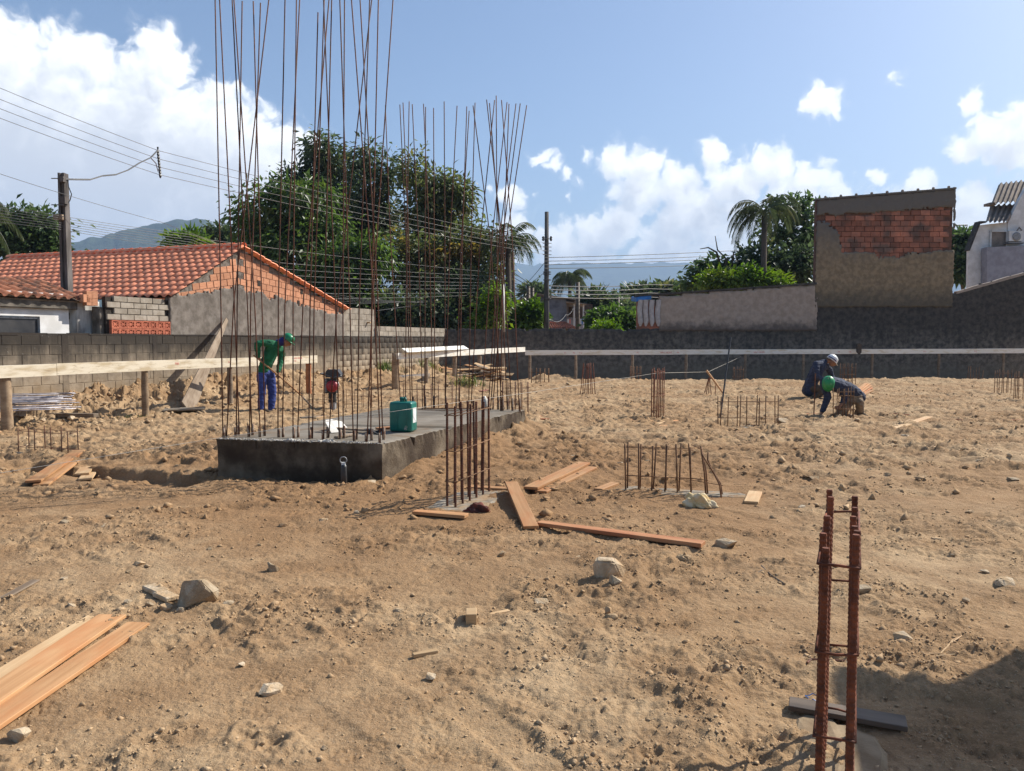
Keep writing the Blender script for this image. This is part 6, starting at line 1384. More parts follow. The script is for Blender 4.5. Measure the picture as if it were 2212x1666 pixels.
# ------------------------------------------------------------------ unseen roof added right of the frame, shaped to throw the near corner shadow
SHD = [(1806, 1466), (1960, 1482), (2034, 1497), (2212, 1410), (2420, 1330), (2700, 1420), (2700, 1800), (1885, 1700), (1850, 1560)]  # outline of the corner shadow on the ground
hs_ = 2.55; tl_ = hs_ / math.tan(SUN_EL)
shed = thing('shade_roof', 'unseen flat roof on posts, added outside the right edge to shade the near corner', 'shed', (5, 5, 0))
def shade_roof_pt(x, y): g = G(x, y); return g + SUN * (hs_ / SUN.z)
rp = [shade_roof_pt(*p) for p in SHD]
b = MB(); b.prism(rp, (0, 0, 0), (0, 0, 0.05)); b.build('roof', MAT['fibre'], shed)  # added slab, cut to the shadow outline and lifted towards the sun
for p in (rp[4], rp[5], rp[6]):
    c = sum(rp, Vector()) / len(rp); q = p.lerp(c, 0.06); m = MB(); m.box((q.x, q.y, hs_ / 2 - .02), (0.09, 0.09, hs_ - .03)); m.build('post', MAT['wood_old'], shed)
# ------------------------------------------------------------------ people
def skin_obj(name, nodes, edges, mat, parent, root=0, levels=2, lat=None, wrinkle=None):
    """nodes: (position, radius or (half breadth, radius)); rounded cones along the edges fused into one closed surface"""
    body = mat == 'skin'; vox = 0.0075 if body else 0.011; wrinkle = (0.0 if body else 0.010) if wrinkle is None else wrinkle; bm = bmesh.new()
    def parts(p, r_):
        if isinstance(r_, tuple):
            if r_[0] > 0.09 and lat is not None: return [(p + lat * (k * r_[0] * 0.42), r_[1] * 0.86) for k in (-1, 0, 1)]
            return [(p, (r_[0] + r_[1]) / 2)]
        return [(p, r_)]
    def cone(p, q, ra, rb):
        d = q - p; L = d.length
        if L < 1e-4: return
        M = Vector((0, 0, 1)).rotation_difference(d).to_matrix().to_4x4(); M.translation = (p + q) / 2
        bmesh.ops.create_cone(bm, cap_ends=True, segments=14, radius1=ra, radius2=rb, depth=L, matrix=M)
    for p, r_ in nodes:
        for c, rr_ in parts(p, r_): bmesh.ops.create_icosphere(bm, subdivisions=2, radius=rr_, matrix=Matrix.Translation(c))
    for i, j in edges:
        A_, B_ = parts(*nodes[i]), parts(*nodes[j])
        for k in range(max(len(A_), len(B_))): a_, b_ = A_[min(k, len(A_) - 1)], B_[min(k, len(B_) - 1)]; cone(a_[0], b_[0], a_[1], b_[1])
    me = bpy.data.meshes.new(name); bm.to_mesh(me); bm.free()
    o = bpy.data.objects.new(name, me); COL.objects.link(o)
    m = o.modifiers.new('fuse', 'REMESH'); m.mode = 'VOXEL'; m.voxel_size = vox
    s_ = o.modifiers.new('soft', 'SMOOTH'); s_.factor = 0.5; s_.iterations = 3 if body else 6
    bpy.context.view_layer.update()
    res = bpy.data.meshes.new_from_object(o.evaluated_get(bpy.context.evaluated_depsgraph_get())); bpy.data.objects.remove(o)
    if wrinkle:
        n = len(res.vertices); co = np.empty(n * 3, np.float32); nr = np.empty(n * 3, np.float32); res.vertices.foreach_get('co', co); res.vertices.foreach_get('normal', nr); co = co.reshape(-1, 3); nr = nr.reshape(-1, 3)
        w = fbm(co[:, 0] / 0.10 + co[:, 1] * 7, co[:, 2] / 0.055 + co[:, 1] * 5, 3, 17, 0.6) - 0.6 * np.abs(perlin(co[:, 0] / 0.16 + 3, co[:, 2] / 0.09 + co[:, 0] * 6, 19))
        co = co + nr * (w * wrinkle)[:, None]; res.vertices.foreach_set('co', co.astype(np.float32).ravel())
    res.materials.clear(); res.materials.append(MAT[mat]); res.polygons.foreach_set('use_smooth', [True] * len(res.polygons)); res.name = name
    return put(name, res, parent)
class Sk:
    def __init__(s): s.n = []; s.e = []
    def add(s, p, r_, prev=None):
        s.n.append((Vector(p), r_)); i = len(s.n) - 1
        if prev is not None: s.e.append((prev, i))
        return i
    def chain(s, pts, prev=None):
        for p, r_ in pts: prev = s.add(p, r_, prev)
        return prev
    def hand(s, prev, wrist, d, side, curl, k=1.0):
        """palm along d, fingers spread along side, bending towards curl"""
        d, side, curl = Vector(d).normalized(), Vector(side).normalized(), Vector(curl).normalized()
        palm = s.add(wrist + d * 0.055 * k, (0.034 * k, 0.018 * k), prev)
        for j, (o_, l) in enumerate(((-0.030, 0.062), (-0.010, 0.074), (0.010, 0.070), (0.029, 0.055))):
            b_ = wrist + d * 0.085 * k + side * o_ * k
            s.chain([(b_, 0.010 * k), (b_ + (d * 0.6 + curl * 0.5) * l * 0.5 * k, 0.009 * k), (b_ + (d * 0.55 + curl * 1.15) * l * 0.8 * k, 0.0085 * k), (b_ + (d * 0.2 + curl * 1.5) * l * 0.9 * k, 0.007 * k)], palm)
        t = wrist + d * 0.03 * k - side * 0.03 * k
        s.chain([(t, 0.012 * k), (t + (-side * 0.7 + d * 0.6 + curl * .3) * 0.035 * k, 0.011 * k), (t + (-side * 0.5 + d * 0.9 + curl * .9) * 0.055 * k, 0.009 * k)], palm)
def head(parent, c, fwd, up, hair=False):
    fwd, up = Vector(fwd).normalized(), Vector(up).normalized(); up = (up - fwd * up.dot(fwd)).normalized(); rt = fwd.cross(up)
    bm = bmesh.new(); bmesh.ops.create_icosphere(bm, subdivisions=4, radius=1.0)
    for v in bm.verts:
        x, y, z = v.co                                   # x right, y forward, z up
        w = 0.076 * (1 - 0.16 * max(-z, 0)); p = Vector((x * w, y * 0.096, z * 0.118))
        if y > 0.2:
            if abs(x) < 0.22 and -0.35 < z < 0.18: p.y += 0.026 * (1 - abs(x) / 0.22) * max(0, 1 - abs(z + 0.22) / 0.42)      # nose
            for ex in (-0.38, 0.38):
                p.y -= 0.011 * math.exp(-((x - ex) ** 2 + (z - 0.10) ** 2) / 0.03)                                         # eye sockets
            p.y += 0.006 * math.exp(-(x ** 2 / 0.08 + (z + 0.52) ** 2 / 0.006)) - 0.006 * math.exp(-(x ** 2 / 0.08 + (z + 0.60) ** 2 / 0.003))  # lips
            p.y += 0.010 * math.exp(-(x ** 2 / 0.06 + (z + 0.85) ** 2 / 0.03))                                                    # chin
            p.y += 0.007 * math.exp(-((z - 0.26) ** 2) / 0.01) * (1 if abs(x) < .6 else .3)                                       # brow
        if abs(x) > 0.9 and abs(z + 0.05) < 0.25 and abs(y) < 0.3: p.x += 0.014 * (1 if x > 0 else -1)                        # ears
        v.co = c + rt * p.x + fwd * p.y + up * p.z
    me = bpy.data.meshes.new('head'); bm.to_mesh(me); bm.free(); me.materials.append(MAT['skin']); me.polygons.foreach_set('use_smooth', [True] * len(me.polygons))
    h = put('head', me, parent)
    for ex in (-1, 1):
        b = MB(); e = c + rt * (0.03 * ex) + fwd * 0.083 + up * 0.012; b.lathe([(0.0, -.009), (0.008, -.005), (0.010, 0), (0.008, .005), (0.0, .009)], 8, e, cap=False); b.build('eye', MAT['black'], h, smooth=True)
    return h, rt
def hard_hat(parent, c, fwd, up, mat, sc=1.0, name='hard_hat', brim_f=0.055):
    fwd, up = Vector(fwd).normalized(), Vector(up).normalized(); up = (up - fwd * up.dot(fwd)).normalized(); rt = fwd.cross(up)
    b = MB(); n = 28; prof = [(1.0, 0.0), (1.0, 0.15), (0.97, 0.38), (0.88, 0.62), (0.70, 0.84), (0.42, 0.97), (0.14, 1.02)]
    P_ = lambda x, y, z: c + rt * (x * sc) + fwd * (y * sc) + up * (z * sc)
    ring = []
    for (r_, z_) in prof:
        for k in range(n):
            a = 2 * math.pi * k / n; rdg = 1 + (0.035 if abs(math.cos(a)) < 0.16 and r_ > .2 else 0) * 1.0
            b.v.append(tuple(P_(0.112 * r_ * math.cos(a), 0.137 * r_ * math.sin(a), 0.125 * z_ * rdg)))
    m = len(prof)
    for i in range(m - 1):
        for k in range(n): b.f.append((i * n + k, i * n + (k + 1) % n, (i + 1) * n + (k + 1) % n, (i + 1) * n + k))
    b.f.append(tuple((m - 1) * n + k for k in range(n)))
    shell = b.build('shell', MAT[mat], parent, smooth=True) if parent else None
    br = MB()
    for q in range(3):
        for k in range(n):
            a = 2 * math.pi * k / n; fr_ = max(math.sin(a), 0) ** 2; ex = (0.012 + brim_f * fr_) * (1 if q == 1 else 0)
            z_ = (0.0, -0.012 - 0.012 * fr_, -0.010)[q]
            br.v.append(tuple(P_((0.112 + ex) * math.cos(a), (0.137 + ex) * math.sin(a), z_)))
    for q in range(2):
        for k in range(n): br.f.append((q * n + k, q * n + (k + 1) % n, (q + 1) * n + (k + 1) % n, (q + 1) * n + k))
    br.build('brim', MAT[mat], shell, smooth=True)
    rb = MB(); rb.tube([P_(0, 0.137 * math.cos(a), 0.128 * math.sin(a) + 0.002) for a in np.linspace(0.25, 2.9, 14)], 0.009 * sc, 6); rb.build('ridge', MAT[mat], shell, smooth=True)
    return shell
def boot(parent, ankle, fwd, L=0.27, mat='boot'):
    fwd = Vector(fwd); fwd.z = 0; fwd.normalize(); s_ = Vector((fwd.y, -fwd.x, 0)); b = MB(); g = ankle.copy(); n = 14
    prof = [(-0.07, 0.035, 0.10), (-0.04, 0.045, 0.115), (0.02, 0.046, 0.11), (0.08, 0.045, 0.085), (0.14, 0.048, 0.062), (0.18, 0.042, 0.05), (0.205, 0.022, 0.035)]
    for (f_, hw2, ht) in prof:
        for k in range(n):
            a = 2 * math.pi * k / n; y = math.cos(a) * hw2; z = max(math.sin(a), -0.0) * ht if math.sin(a) > 0 else 0.0
            b.v.append(tuple(Vector((g.x, g.y, g.z)) + fwd * f_ + s_ * y + Vector((0, 0, z))))
    for i in range(len(prof) - 1):
        for k in range(n): b.f.append((i * n + k, i * n + (k + 1) % n, (i + 1) * n + (k + 1) % n, (i + 1) * n + k))
    b.f.append(tuple(range(n))); b.f.append(tuple((len(prof) - 1) * n + k for k in range(n)))
    return b.build('boot', MAT[mat], parent, smooth=True)

# standing man in green, working with a long hoe
g1 = GP(566, 890); Y1 = g1.y; zw1 = Z(980, 1300, 0.22809)
def W1(x, y, dy=0.0): return A(*zw1(x, y), Y1 + dy)
p = thing('person', 'person in green shirt, blue trousers and green hard hat, bent over a long hoe', 'person', g1)
zg = lambda q: gz(q.x, q.y)
aL = W1(262, 1440, -.10); aR = W1(445, 1420, .12)
bd = Sk(); pel = bd.add(W1(330, 770), 0.09); ch = bd.chain([(W1(390, 580), 0.09), (W1(470, 400), 0.09), (W1(520, 320), 0.065)], pel); nk = bd.chain([(W1(610, 300), 0.055), (W1(690, 280), 0.06)], ch)
ra = bd.chain([(W1(420, 300, -.15), 0.045), (W1(200, 318, -.30), 0.038), (W1(218, 545, -.24), 0.033)], ch); bd.hand(ra, W1(222, 560, -.24), W1(275, 625, -.2) - W1(222, 560, -.24), Vector((0, -1, 0.2)), Vector((0.6, 0.6, -.3)))
la = bd.chain([(W1(600, 400, .15), 0.045), (W1(610, 610, .18), 0.038), (W1(565, 810, .02), 0.033)], ch); bd.hand(la, W1(566, 822, .02), W1(572, 905, -.03) - W1(566, 822, .02), Vector((0.9, 0, .3)), Vector((0.2, -1, -.2)))
for (hx, hy, hd, kx, ky, kd, an) in ((275, 820, -.09, 285, 1130, -.12, aL), (410, 830, .09, 455, 1130, .13, aR)): bd.chain([(W1(hx, hy, hd), 0.065), (W1(kx, ky, kd), 0.05), (an, 0.04)], pel)
skin_obj('body', bd.n, bd.e, 'skin', p)
sh_ = Sk(); w_ = sh_.add(W1(312, 800), (0.16, 0.135)); c_ = sh_.chain([(W1(330, 720), (0.16, 0.135)), (W1(415, 520), (0.165, 0.15)), (W1(465, 390), (0.18, 0.155)), (W1(520, 325), (0.15, 0.105)), (W1(580, 305), 0.075)], w_)
sh_.chain([(W1(425, 300, -.17), 0.088), (W1(300, 290, -.25), 0.075), (W1(195, 318, -.30), 0.07), (W1(205, 430, -.27), 0.062), (W1(215, 520, -.25), 0.052)], 3)
sh_.chain([(W1(590, 390, .16), 0.095), (W1(625, 500, .19), 0.078), (W1(608, 610, .18), 0.07), (W1(580, 710, .1), 0.062), (W1(566, 790, .03), 0.05)], 3)
skin_obj('shirt', sh_.n, sh_.e, 'cloth_green', p, 2, lat=Vector((0, 1, 0)))
tr = Sk(); t0_ = tr.add(W1(325, 800), (0.15, 0.125))
tr.chain([(W1(275, 870, -.09), 0.115), (W1(282, 1130, -.12), 0.085), (W1(266, 1300, -.11), 0.078), (aL + Vector((0, 0, -0.02)), 0.07)], t0_)
tr.chain([(W1(420, 880, .09), 0.118), (W1(458, 1130, .13), 0.095), (W1(452, 1290, .12), 0.088), (aR + Vector((0, 0, -0.02)), 0.078)], t0_)
skin_obj('trousers', tr.n, tr.e, 'cloth_blue', p, lat=Vector((0, 1, 0)))
hf = W1(815, 345) - W1(715, 265); hu = Vector((0.52, 0, 0.85))
head(p, W1(722, 265), hf, hu)
hd_ = Sk(); hd_.chain([(W1(560, 300), 0.085), (W1(620, 275), 0.088), (W1(665, 255), 0.092), (W1(690, 235), 0.088)]); skin_obj('hood', hd_.n, hd_.e, 'cloth_hood', p, 1)
hard_hat(p, W1(738, 228), Vector((0.80, 0, -0.60)), Vector((0.60, 0, 0.80)), 'helmet_green', 0.98)
for an, f_ in ((aL, Vector((1, -.15, 0))), (aR, Vector((1, -.05, 0)))):
    q = an.copy(); q.z = zg(q) + 0.006; boot(p, q, f_)
hoe = thing('hoe', 'long wooden handled hoe held by the man in green', 'hoe', W1(1170, 1420, -.1))
ha, hb, hc = W1(130, 505, -.27), W1(575, 865, -.05), W1(970, 1215, .05); m = MB(); m.tube([ha, hb, hc], 0.017, 8); m.build('handle', MAT['wood'], hoe, smooth=True)
m = MB(); m.tube([hc, W1(1090, 1345, .08), W1(1170, 1422, .1)], [0.019, 0.021, 0.017], 8); m.build('socket', MAT['wood_old'], hoe, smooth=True)
m = MB(); q = W1(1190, 1440, .1); m.prism([q + Vector((-.10, -.08, -.03)), q + Vector((.03, -.12, .04)), q + Vector((.03, .12, .04)), q + Vector((-.10, .08, -.03))], (0, 0, 0), (0.003, 0, 0.006)); m.build('blade', MAT['grey_metal'], hoe)

# crouching man with the white hard hat
zk = Z(3150, 1380, 0.19212); g2 = GP(*zk(470, 1105)); Y2 = g2.y
LAT = Vector((0.1, 1, 0)).normalized()
def W2(x, y, dy=0.0): return A(*zk(x, y), Y2 + dy)
p = thing('person', 'person in navy shirt and white hard hat squatting behind the kneeling man', 'person', g2)
bd = Sk(); pel = bd.add(W2(400, 850, .1), 0.09); ch = bd.chain([(W2(500, 640, .05), 0.09), (W2(590, 440), 0.09), (W2(640, 380), 0.065)], pel); bd.chain([(W2(740, 320), 0.055), (W2(820, 300), 0.06)], ch)
ra = bd.chain([(W2(540, 400, -.16), 0.045), (W2(560, 620, -.30), 0.038), (W2(790, 760, -.35), 0.033)], ch); bd.hand(ra, W2(800, 765, -.35), Vector((1, -.2, -.3)), Vector((0, -1, 0)), Vector((.3, 0, -1)))
la = bd.chain([(W2(750, 430, .15), 0.045), (W2(840, 600, .2), 0.038), (W2(930, 760, .1), 0.033)], ch); bd.hand(la, W2(935, 770, .1), Vector((.8, -.2, -.6)), Vector((0, -1, 0)), Vector((-.3, 0, -1)))
bd.chain([(W2(420, 880, -.06), 0.06), (W2(700, 860, -.2), 0.05), (W2(500, 1060, -.12), 0.045)], pel); bd.chain([(W2(440, 880, .2), 0.06), (W2(720, 880, .3), 0.05), (W2(560, 1060, .22), 0.045)], pel)
skin_obj('body', bd.n, bd.e, 'skin', p)
s_ = Sk(); s_.chain([(W2(370, 930, .1), (0.19, 0.17)), (W2(450, 700, .06), (0.18, 0.165)), (W2(540, 520), (0.19, 0.18)), (W2(600, 410), (0.185, 0.165)), (W2(660, 350), (0.11, 0.11)), (W2(720, 325), 0.07)])
s_.chain([(W2(530, 385, -.18), 0.095), (W2(535, 500, -.26), 0.08), (W2(560, 630, -.31), 0.072), (W2(680, 700, -.34), 0.06), (W2(770, 750, -.35), 0.052)], 3)
s_.chain([(W2(750, 420, .15), 0.095), (W2(820, 520, .19), 0.08), (W2(845, 610, .2), 0.07), (W2(910, 730, .12), 0.055)], 3)
skin_obj('shirt', s_.n, s_.e, 'cloth_navy', p, 2, lat=LAT)
s_ = Sk(); r0 = s_.add(W2(380, 880, .1), (0.19, 0.17)); s_.chain([(W2(540, 880, -.12), 0.11), (W2(700, 865, -.2), 0.085), (W2(600, 960, -.16), 0.078), (W2(505, 1060, -.12), 0.062)], r0); s_.chain([(W2(560, 890, .24), 0.11), (W2(720, 885, .3), 0.085), (W2(640, 970, .26), 0.078), (W2(565, 1060, .22), 0.062)], r0)
skin_obj('trousers', s_.n, s_.e, 'cloth_dark', p, lat=LAT)
head(p, W2(880, 330, -.02), Vector((0.75, 0.1, -0.66)), Vector((0.6, 0, 0.8)))
hh2 = hard_hat(p, W2(860, 285, -.02), Vector((0.80, 0.1, -0.58)), Vector((0.6, -.12, 0.8)), 'helmet_white', 1.08)
m = MB(); cc = W2(845, 285, -.02); m.tube([cc + Vector((0.60 * -0.02, 0, 0)) + Vector((0.118 * math.cos(a) * 0.80, -0.128 * math.sin(a) - 0.0, -0.118 * math.cos(a) * 0.58)) * 1.10 + Vector((.6, -.1, .8)) * 0.03 for a in np.linspace(0.4, 2.75, 14)], 0.013, 6); m.build('goggle_strap', MAT['cloth_hood'], p, smooth=True)
for q in (W2(490, 1085, -.12), W2(560, 1085, .22)):
    q.z = zg(q) + 0.006; boot(p, q, Vector((1, -.1, 0)))

# kneeling man with the muddy green hard hat, bent towards the camera
g3 = GP(*zk(1010, 1500)); Y3 = g3.y
LAT = Vector((-0.6, 0.7, 0.35)).normalized()
def W3(x, y, dy=0.0): return A(*zk(x, y), Y3 + dy)
p = thing('person', 'person in navy shirt and muddy green hard hat kneeling over a rebar cage', 'person', g3)
bd = Sk(); pel = bd.add(W3(1270, 980, .42), 0.09); ch = bd.chain([(W3(1140, 860, .32), 0.09), (W3(950, 800, .15), 0.085), (W3(860, 790, .05), 0.06)], pel); bd.chain([(W3(810, 790, -.02), 0.055), (W3(790, 790, -.06), 0.06)], ch)
ra = bd.chain([(W3(710, 770, .12), 0.045), (W3(760, 1060, .10), 0.038), (W3(650, 1360, .08), 0.033)], ch); bd.hand(ra, W3(640, 1390, .08), Vector((-.4, -.1, -.8)), Vector((0, -1, 0)), Vector((.5, -.2, -.6)))
la = bd.chain([(W3(1000, 830, .1), 0.045), (W3(1130, 1060, .12), 0.038), (W3(1060, 1200, .06), 0.033)], ch); bd.hand(la, W3(1050, 1215, .05), Vector((-.6, -.3, -.4)), Vector((0, .3, 1)), Vector((-.3, .8, 0)))
bd.chain([(W3(1240, 1060, .30), 0.065), (W3(1050, 1440, .15), 0.05), (W3(1350, 1470, .55), 0.045)], pel); bd.chain([(W3(1350, 1060, .45), 0.065), (W3(1430, 1180, .2), 0.05), (W3(1450, 1440, .3), 0.045)], pel)
skin_obj('body', bd.n, bd.e, 'skin', p)
s_ = Sk(); s_.chain([(W3(1350, 1030, .48), (0.17, 0.16)), (W3(1200, 900, .36), (0.175, 0.16)), (W3(1060, 830, .25), (0.18, 0.165)), (W3(930, 800, .14), (0.18, 0.16)), (W3(860, 790, .06), 0.11), (W3(820, 790, .0), 0.08)])
s_.chain([(W3(700, 740, .14), 0.10), (W3(730, 900, .12), 0.085), (W3(770, 1060, .1), 0.075), (W3(720, 1200, .09), 0.065), (W3(660, 1340, .08), 0.055)], 3)
s_.chain([(W3(1000, 820, .08), 0.10), (W3(1080, 950, .11), 0.085), (W3(1135, 1060, .12), 0.075), (W3(1080, 1170, .08), 0.058)], 3)
skin_obj('shirt', s_.n, s_.e, 'cloth_navy', p, 2, lat=LAT)
s_ = Sk(); r0 = s_.add(W3(1290, 1000, .42), (0.17, 0.16)); s_.chain([(W3(1180, 1150, .28), 0.12), (W3(1080, 1330, .18), 0.105), (W3(1030, 1440, .15), 0.09), (W3(1180, 1480, .36), 0.075), (W3(1340, 1475, .55), 0.062)], r0); s_.chain([(W3(1370, 1070, .4), 0.115), (W3(1430, 1180, .22), 0.088), (W3(1440, 1300, .26), 0.078), (W3(1450, 1420, .3), 0.068)], r0)
skin_obj('trousers', s_.n, s_.e, 'cloth_tan', p, lat=LAT)
head(p, W3(790, 790, -.05), Vector((-.1, -.35, -0.93)), Vector((-.1, -.92, 0.36)))
hard_hat(p, W3(785, 760, -.08), Vector((-.15, -.30, -0.94)), Vector((-.05, -.94, 0.32)), 'helmet_muddy', 1.0, brim_f=0.03)
for q, f_ in ((W3(1380, 1490, .62), Vector((.6, .8, 0))), (W3(1450, 1450, .3), Vector((.3, -1, 0)))):
    q.z = zg(q) + 0.006; boot(p, q, f_)
tr_ = thing('trowel', 'trowel in the reaching hand of the kneeling man', 'trowel', W3(560, 1480, .05))
m = MB(); m.tube([W3(630, 1450, .05), W3(570, 1470, .03)], 0.014, 7); m.build('handle', MAT['wood_red'], tr_)
m = MB(); a = W3(560, 1475, .03); m.prism([a + Vector((0, -.03, 0)), a + Vector((-.16, -.08, -.02)), a + Vector((-.19, 0, -.025)), a + Vector((-.16, .08, -.02)), a + Vector((0, .03, 0))], (0, 0, 0), (0, 0, 0.004)); m.build('blade', MAT['grey_metal'], tr_)
m = MB(); a = W3(495, 800, .1); m.tube([Vector((a.x, a.y, gz(a.x, a.y))), W3(515, 560, .12)], 0.012, 6); tagk(m.build('steel_bar', MAT['rust']), 'upright rusty bar with a pale cap beside the green hard hat', 'steel bar')
# ------------------------------------------------------------------ plants
def leaf_mesh(name, clumps, per, ll, lw, mat, seed, droop=0.5, spread=0.55, curl=0.0):
    """clumps: (n,3) centres with outward directions (n,3); every leaf is a small folded blade"""
    C_, D_ = clumps; r = np.random.default_rng(seed); n = len(C_) * per
    c = np.repeat(C_, per, 0); d = np.repeat(D_, per, 0)
    off = r.normal(size=(n, 3)) * spread * np.array([1, 1, 0.8]); base = c + off
    ax = off / (np.linalg.norm(off, axis=1, keepdims=True) + 1e-6) * 0.8 + d * 0.5 + r.normal(size=(n, 3)) * 0.55; ax[:, 2] -= droop; ax /= np.linalg.norm(ax, axis=1, keepdims=True)
    up = r.normal(size=(n, 3)) * 0.7 + np.array([0, 0, 1.0]); sd_ = np.cross(ax, up); sd_ /= np.linalg.norm(sd_, axis=1, keepdims=True) + 1e-9; nr = np.cross(sd_, ax)
    L = ll * r.uniform(0.5, 1.35, (n, 1)); W = lw * r.uniform(0.6, 1.25, (n, 1))
    v0 = base; v1 = base + ax * L * 0.45 + sd_ * W * 0.5 + nr * W * 0.12; v2 = base + ax * L - nr * L * 0.10; v3 = base + ax * L * 0.45 - sd_ * W * 0.5 + nr * W * 0.12
    co = np.stack([v0, v1, v2, v3], 1).reshape(-1, 3); i = np.arange(n)[:, None] * 4
    f = np.concatenate([i + np.array([[0, 1, 2]]), i + np.array([[0, 2, 3]])], 1).reshape(-1, 3)
    return npmesh(name, co, f, mat)
def ell_clumps(ells, n, seed, shell=0.55):
    """centres spread through the outer part of several ellipsoids"""
    r = np.random.default_rng(seed); vol = np.array([e[1][0] * e[1][2] for e in ells]) ** 0.9; vol /= vol.sum(); C_, D_ = [], []
    for e, k in zip(ells, (vol * n).astype(int) + 1):
        d = r.normal(size=(k, 3)); d /= np.linalg.norm(d, axis=1, keepdims=True); q = (shell + (1 - shell) * r.random((k, 1))) ** 0.6
        q = q * (1 + 0.16 * np.sin(d[:, :1] * 5 + seed) * np.sin(d[:, 2:3] * 6 + seed * 2))
        C_.append(np.array(e[0]) + d * q * np.array(e[1])); D_.append(d)
    return np.concatenate(C_), np.concatenate(D_)
def E(px, py, rx, ry, Y, dep=None):
    c = A(px, py, Y); k = Y / FPX * 0.86; return ((c.x, c.y, c.z), (rx * k, (dep if dep else rx * k * 0.9), ry * k))
def tree(label, ells, base, mat, seed, n=260, per=26, ll=0.32, lw=0.09, trunk=0.22, droop=0.5, spread=0.45, cat='tree', name='tree', group=None, limbs=True, shell=0.5):
    base = Vector(base); t = thing(name, label, cat, base, group); r = random.Random(seed)
    cl = ell_clumps(ells, n, seed, shell); put('crown', leaf_mesh('crown', cl, per, ll * 1.25, lw * 1.5, MAT[mat], seed, droop, spread * 0.72), t)
    if trunk:
        zc = min(e[0][2] - e[1][2] * 0.5 for e in ells); cx_ = sum(e[0][0] for e in ells) / len(ells); fork = Vector((base.x * .7 + cx_ * .3, base.y, max(base.z + (zc - base.z) * .8, base.z + .4)))
        m = MB(); m.tube([base, base.lerp(fork, .5) + Vector((r.uniform(-.15, .15), 0, 0)), fork], [trunk * 1.15, trunk, trunk * .85], 9); m.build('trunk', MAT['bark'], t, smooth=True)
        if limbs:
            m = MB()
            for e in ells:
                c = Vector(e[0]); m.tube([fork, fork.lerp(c, .5) + Vector((r.uniform(-.4, .4), r.uniform(-.3, .3), r.uniform(-.1, .4))), c], [trunk * .6, trunk * .38, trunk * .2], 6)
                for k in range(7):
                    d = Vector((r.gauss(0, 1), r.gauss(0, 1), r.gauss(.3, 1))).normalized(); tip = c + Vector((d.x * e[1][0], d.y * e[1][1], d.z * e[1][2])) * .85
                    m.tube([c.lerp(fork, .25 * r.random()), c.lerp(tip, .5) + Vector((0, 0, r.uniform(-.1, .2))), tip], [trunk * .18, trunk * .1, trunk * .035], 5)
            m.build('branches', MAT['bark'], t, smooth=True)['kind'] = 'stuff'
    return t
def palm(label, px, py, Y, base_z, nf, fl, droop, seed, lean=0.0, mat='palm', trunk=0.16, nl=44, ll=0.55, arcs=None, lw=0.05):
    c = A(px, py, Y); base = Vector((c.x + lean, Y, base_z)); t = thing('palm_tree', label, 'palm tree', base); r = random.Random(seed)
    m = MB(); m.tube([base, base.lerp(c, .5) + Vector((-lean * .2, 0, 0)), c], [trunk * 1.1, trunk, trunk * .9], 9); m.build('trunk', MAT['bark'], t, smooth=True)
    for k in range(nf):
        az, el = (arcs[k] if arcs else (2 * math.pi * (k + r.uniform(-.3, .3)) / nf, r.uniform(0.15, 1.35))); L = fl * r.uniform(.85, 1.12); d = Vector((math.cos(az) * math.cos(el), math.sin(az) * math.cos(el), math.sin(el))); pts = []; p = c.copy(); n = 12
        for i in range(n + 1):
            pts.append(p.copy()); d = (d + Vector((0, 0, -droop / n * (1.0 + 1.2 * i / n)))).normalized(); p = p + d * (L / n)
        m = MB(); m.tube(pts, [0.035 * (1 - .8 * i / n) for i in range(n + 1)], 4)
        for i in range(nl):
            q = 0.14 + 0.86 * i / nl; f = q * n; a = min(int(f), n - 1); pt = pts[a].lerp(pts[a + 1], f - a); tg = (pts[a + 1] - pts[a]).normalized(); sd_ = tg.cross(Vector((0, 0, 1)))
            if sd_.length < .1: sd_ = Vector((1, 0, 0))
            sd_.normalize(); l = ll * math.sin(math.pi * min(.15 + q * .85, 1)) ** .6 * r.uniform(.8, 1.15) + .08
            for sgn in (-1, 1):
                dd = (sd_ * sgn * .75 + tg * .55 + Vector((0, 0, -.35 - .5 * r.random()))).normalized(); tip = pt + dd * l + Vector((0, 0, -.18 * l)); md = pt + dd * l * .5; w = tg * lw * .5
                b_ = len(m.v); m.v += [tuple(pt), tuple(md + w), tuple(tip), tuple(md - w)]; m.f += [(b_, b_ + 1, b_ + 2), (b_, b_ + 2, b_ + 3)]
        me = m.mesh('frond', MAT[mat], fix=False); put('frond', me, t)
    return t
def gpt(px, Y, z=-0.3): q = A(px, 700, Y); return (q.x, Y, z)
# the dark mass of trees behind the left wall
tree('rounded dark green mango tree behind the brick gable, left of the tree mass', [E(580, 470, 85, 72, 40), E(655, 440, 80, 62, 40), E(560, 560, 62, 62, 39), E(640, 550, 90, 70, 39), E(700, 510, 60, 60, 39.5)], gpt(640, 40), 'leaf_mango', 1, 470, 22, 0.34, 0.10, 0.3, 0.9, 0.42, shell=.45)
tree('tall loose leaved tree rising highest behind the mango tree', [E(692, 328, 38, 42, 46), E(722, 368, 46, 46, 46), E(645, 392, 42, 34, 46), E(690, 430, 70, 50, 46), E(745, 450, 44, 50, 46)], gpt(700, 46), 'leaf_dark', 2, 290, 20, 0.34, 0.11, 0.26, 0.7, 0.5, shell=.35)
tree('tall thin crowned tree right of the highest one', [E(795, 345, 22, 38, 44), E(838, 372, 17, 38, 44), E(795, 415, 40, 40, 44), E(820, 465, 42, 50, 44), E(780, 500, 50, 50, 44)], gpt(806, 44), 'leaf_dark', 3, 200, 20, 0.32, 0.11, 0.24, 0.7, 0.5, shell=.3)
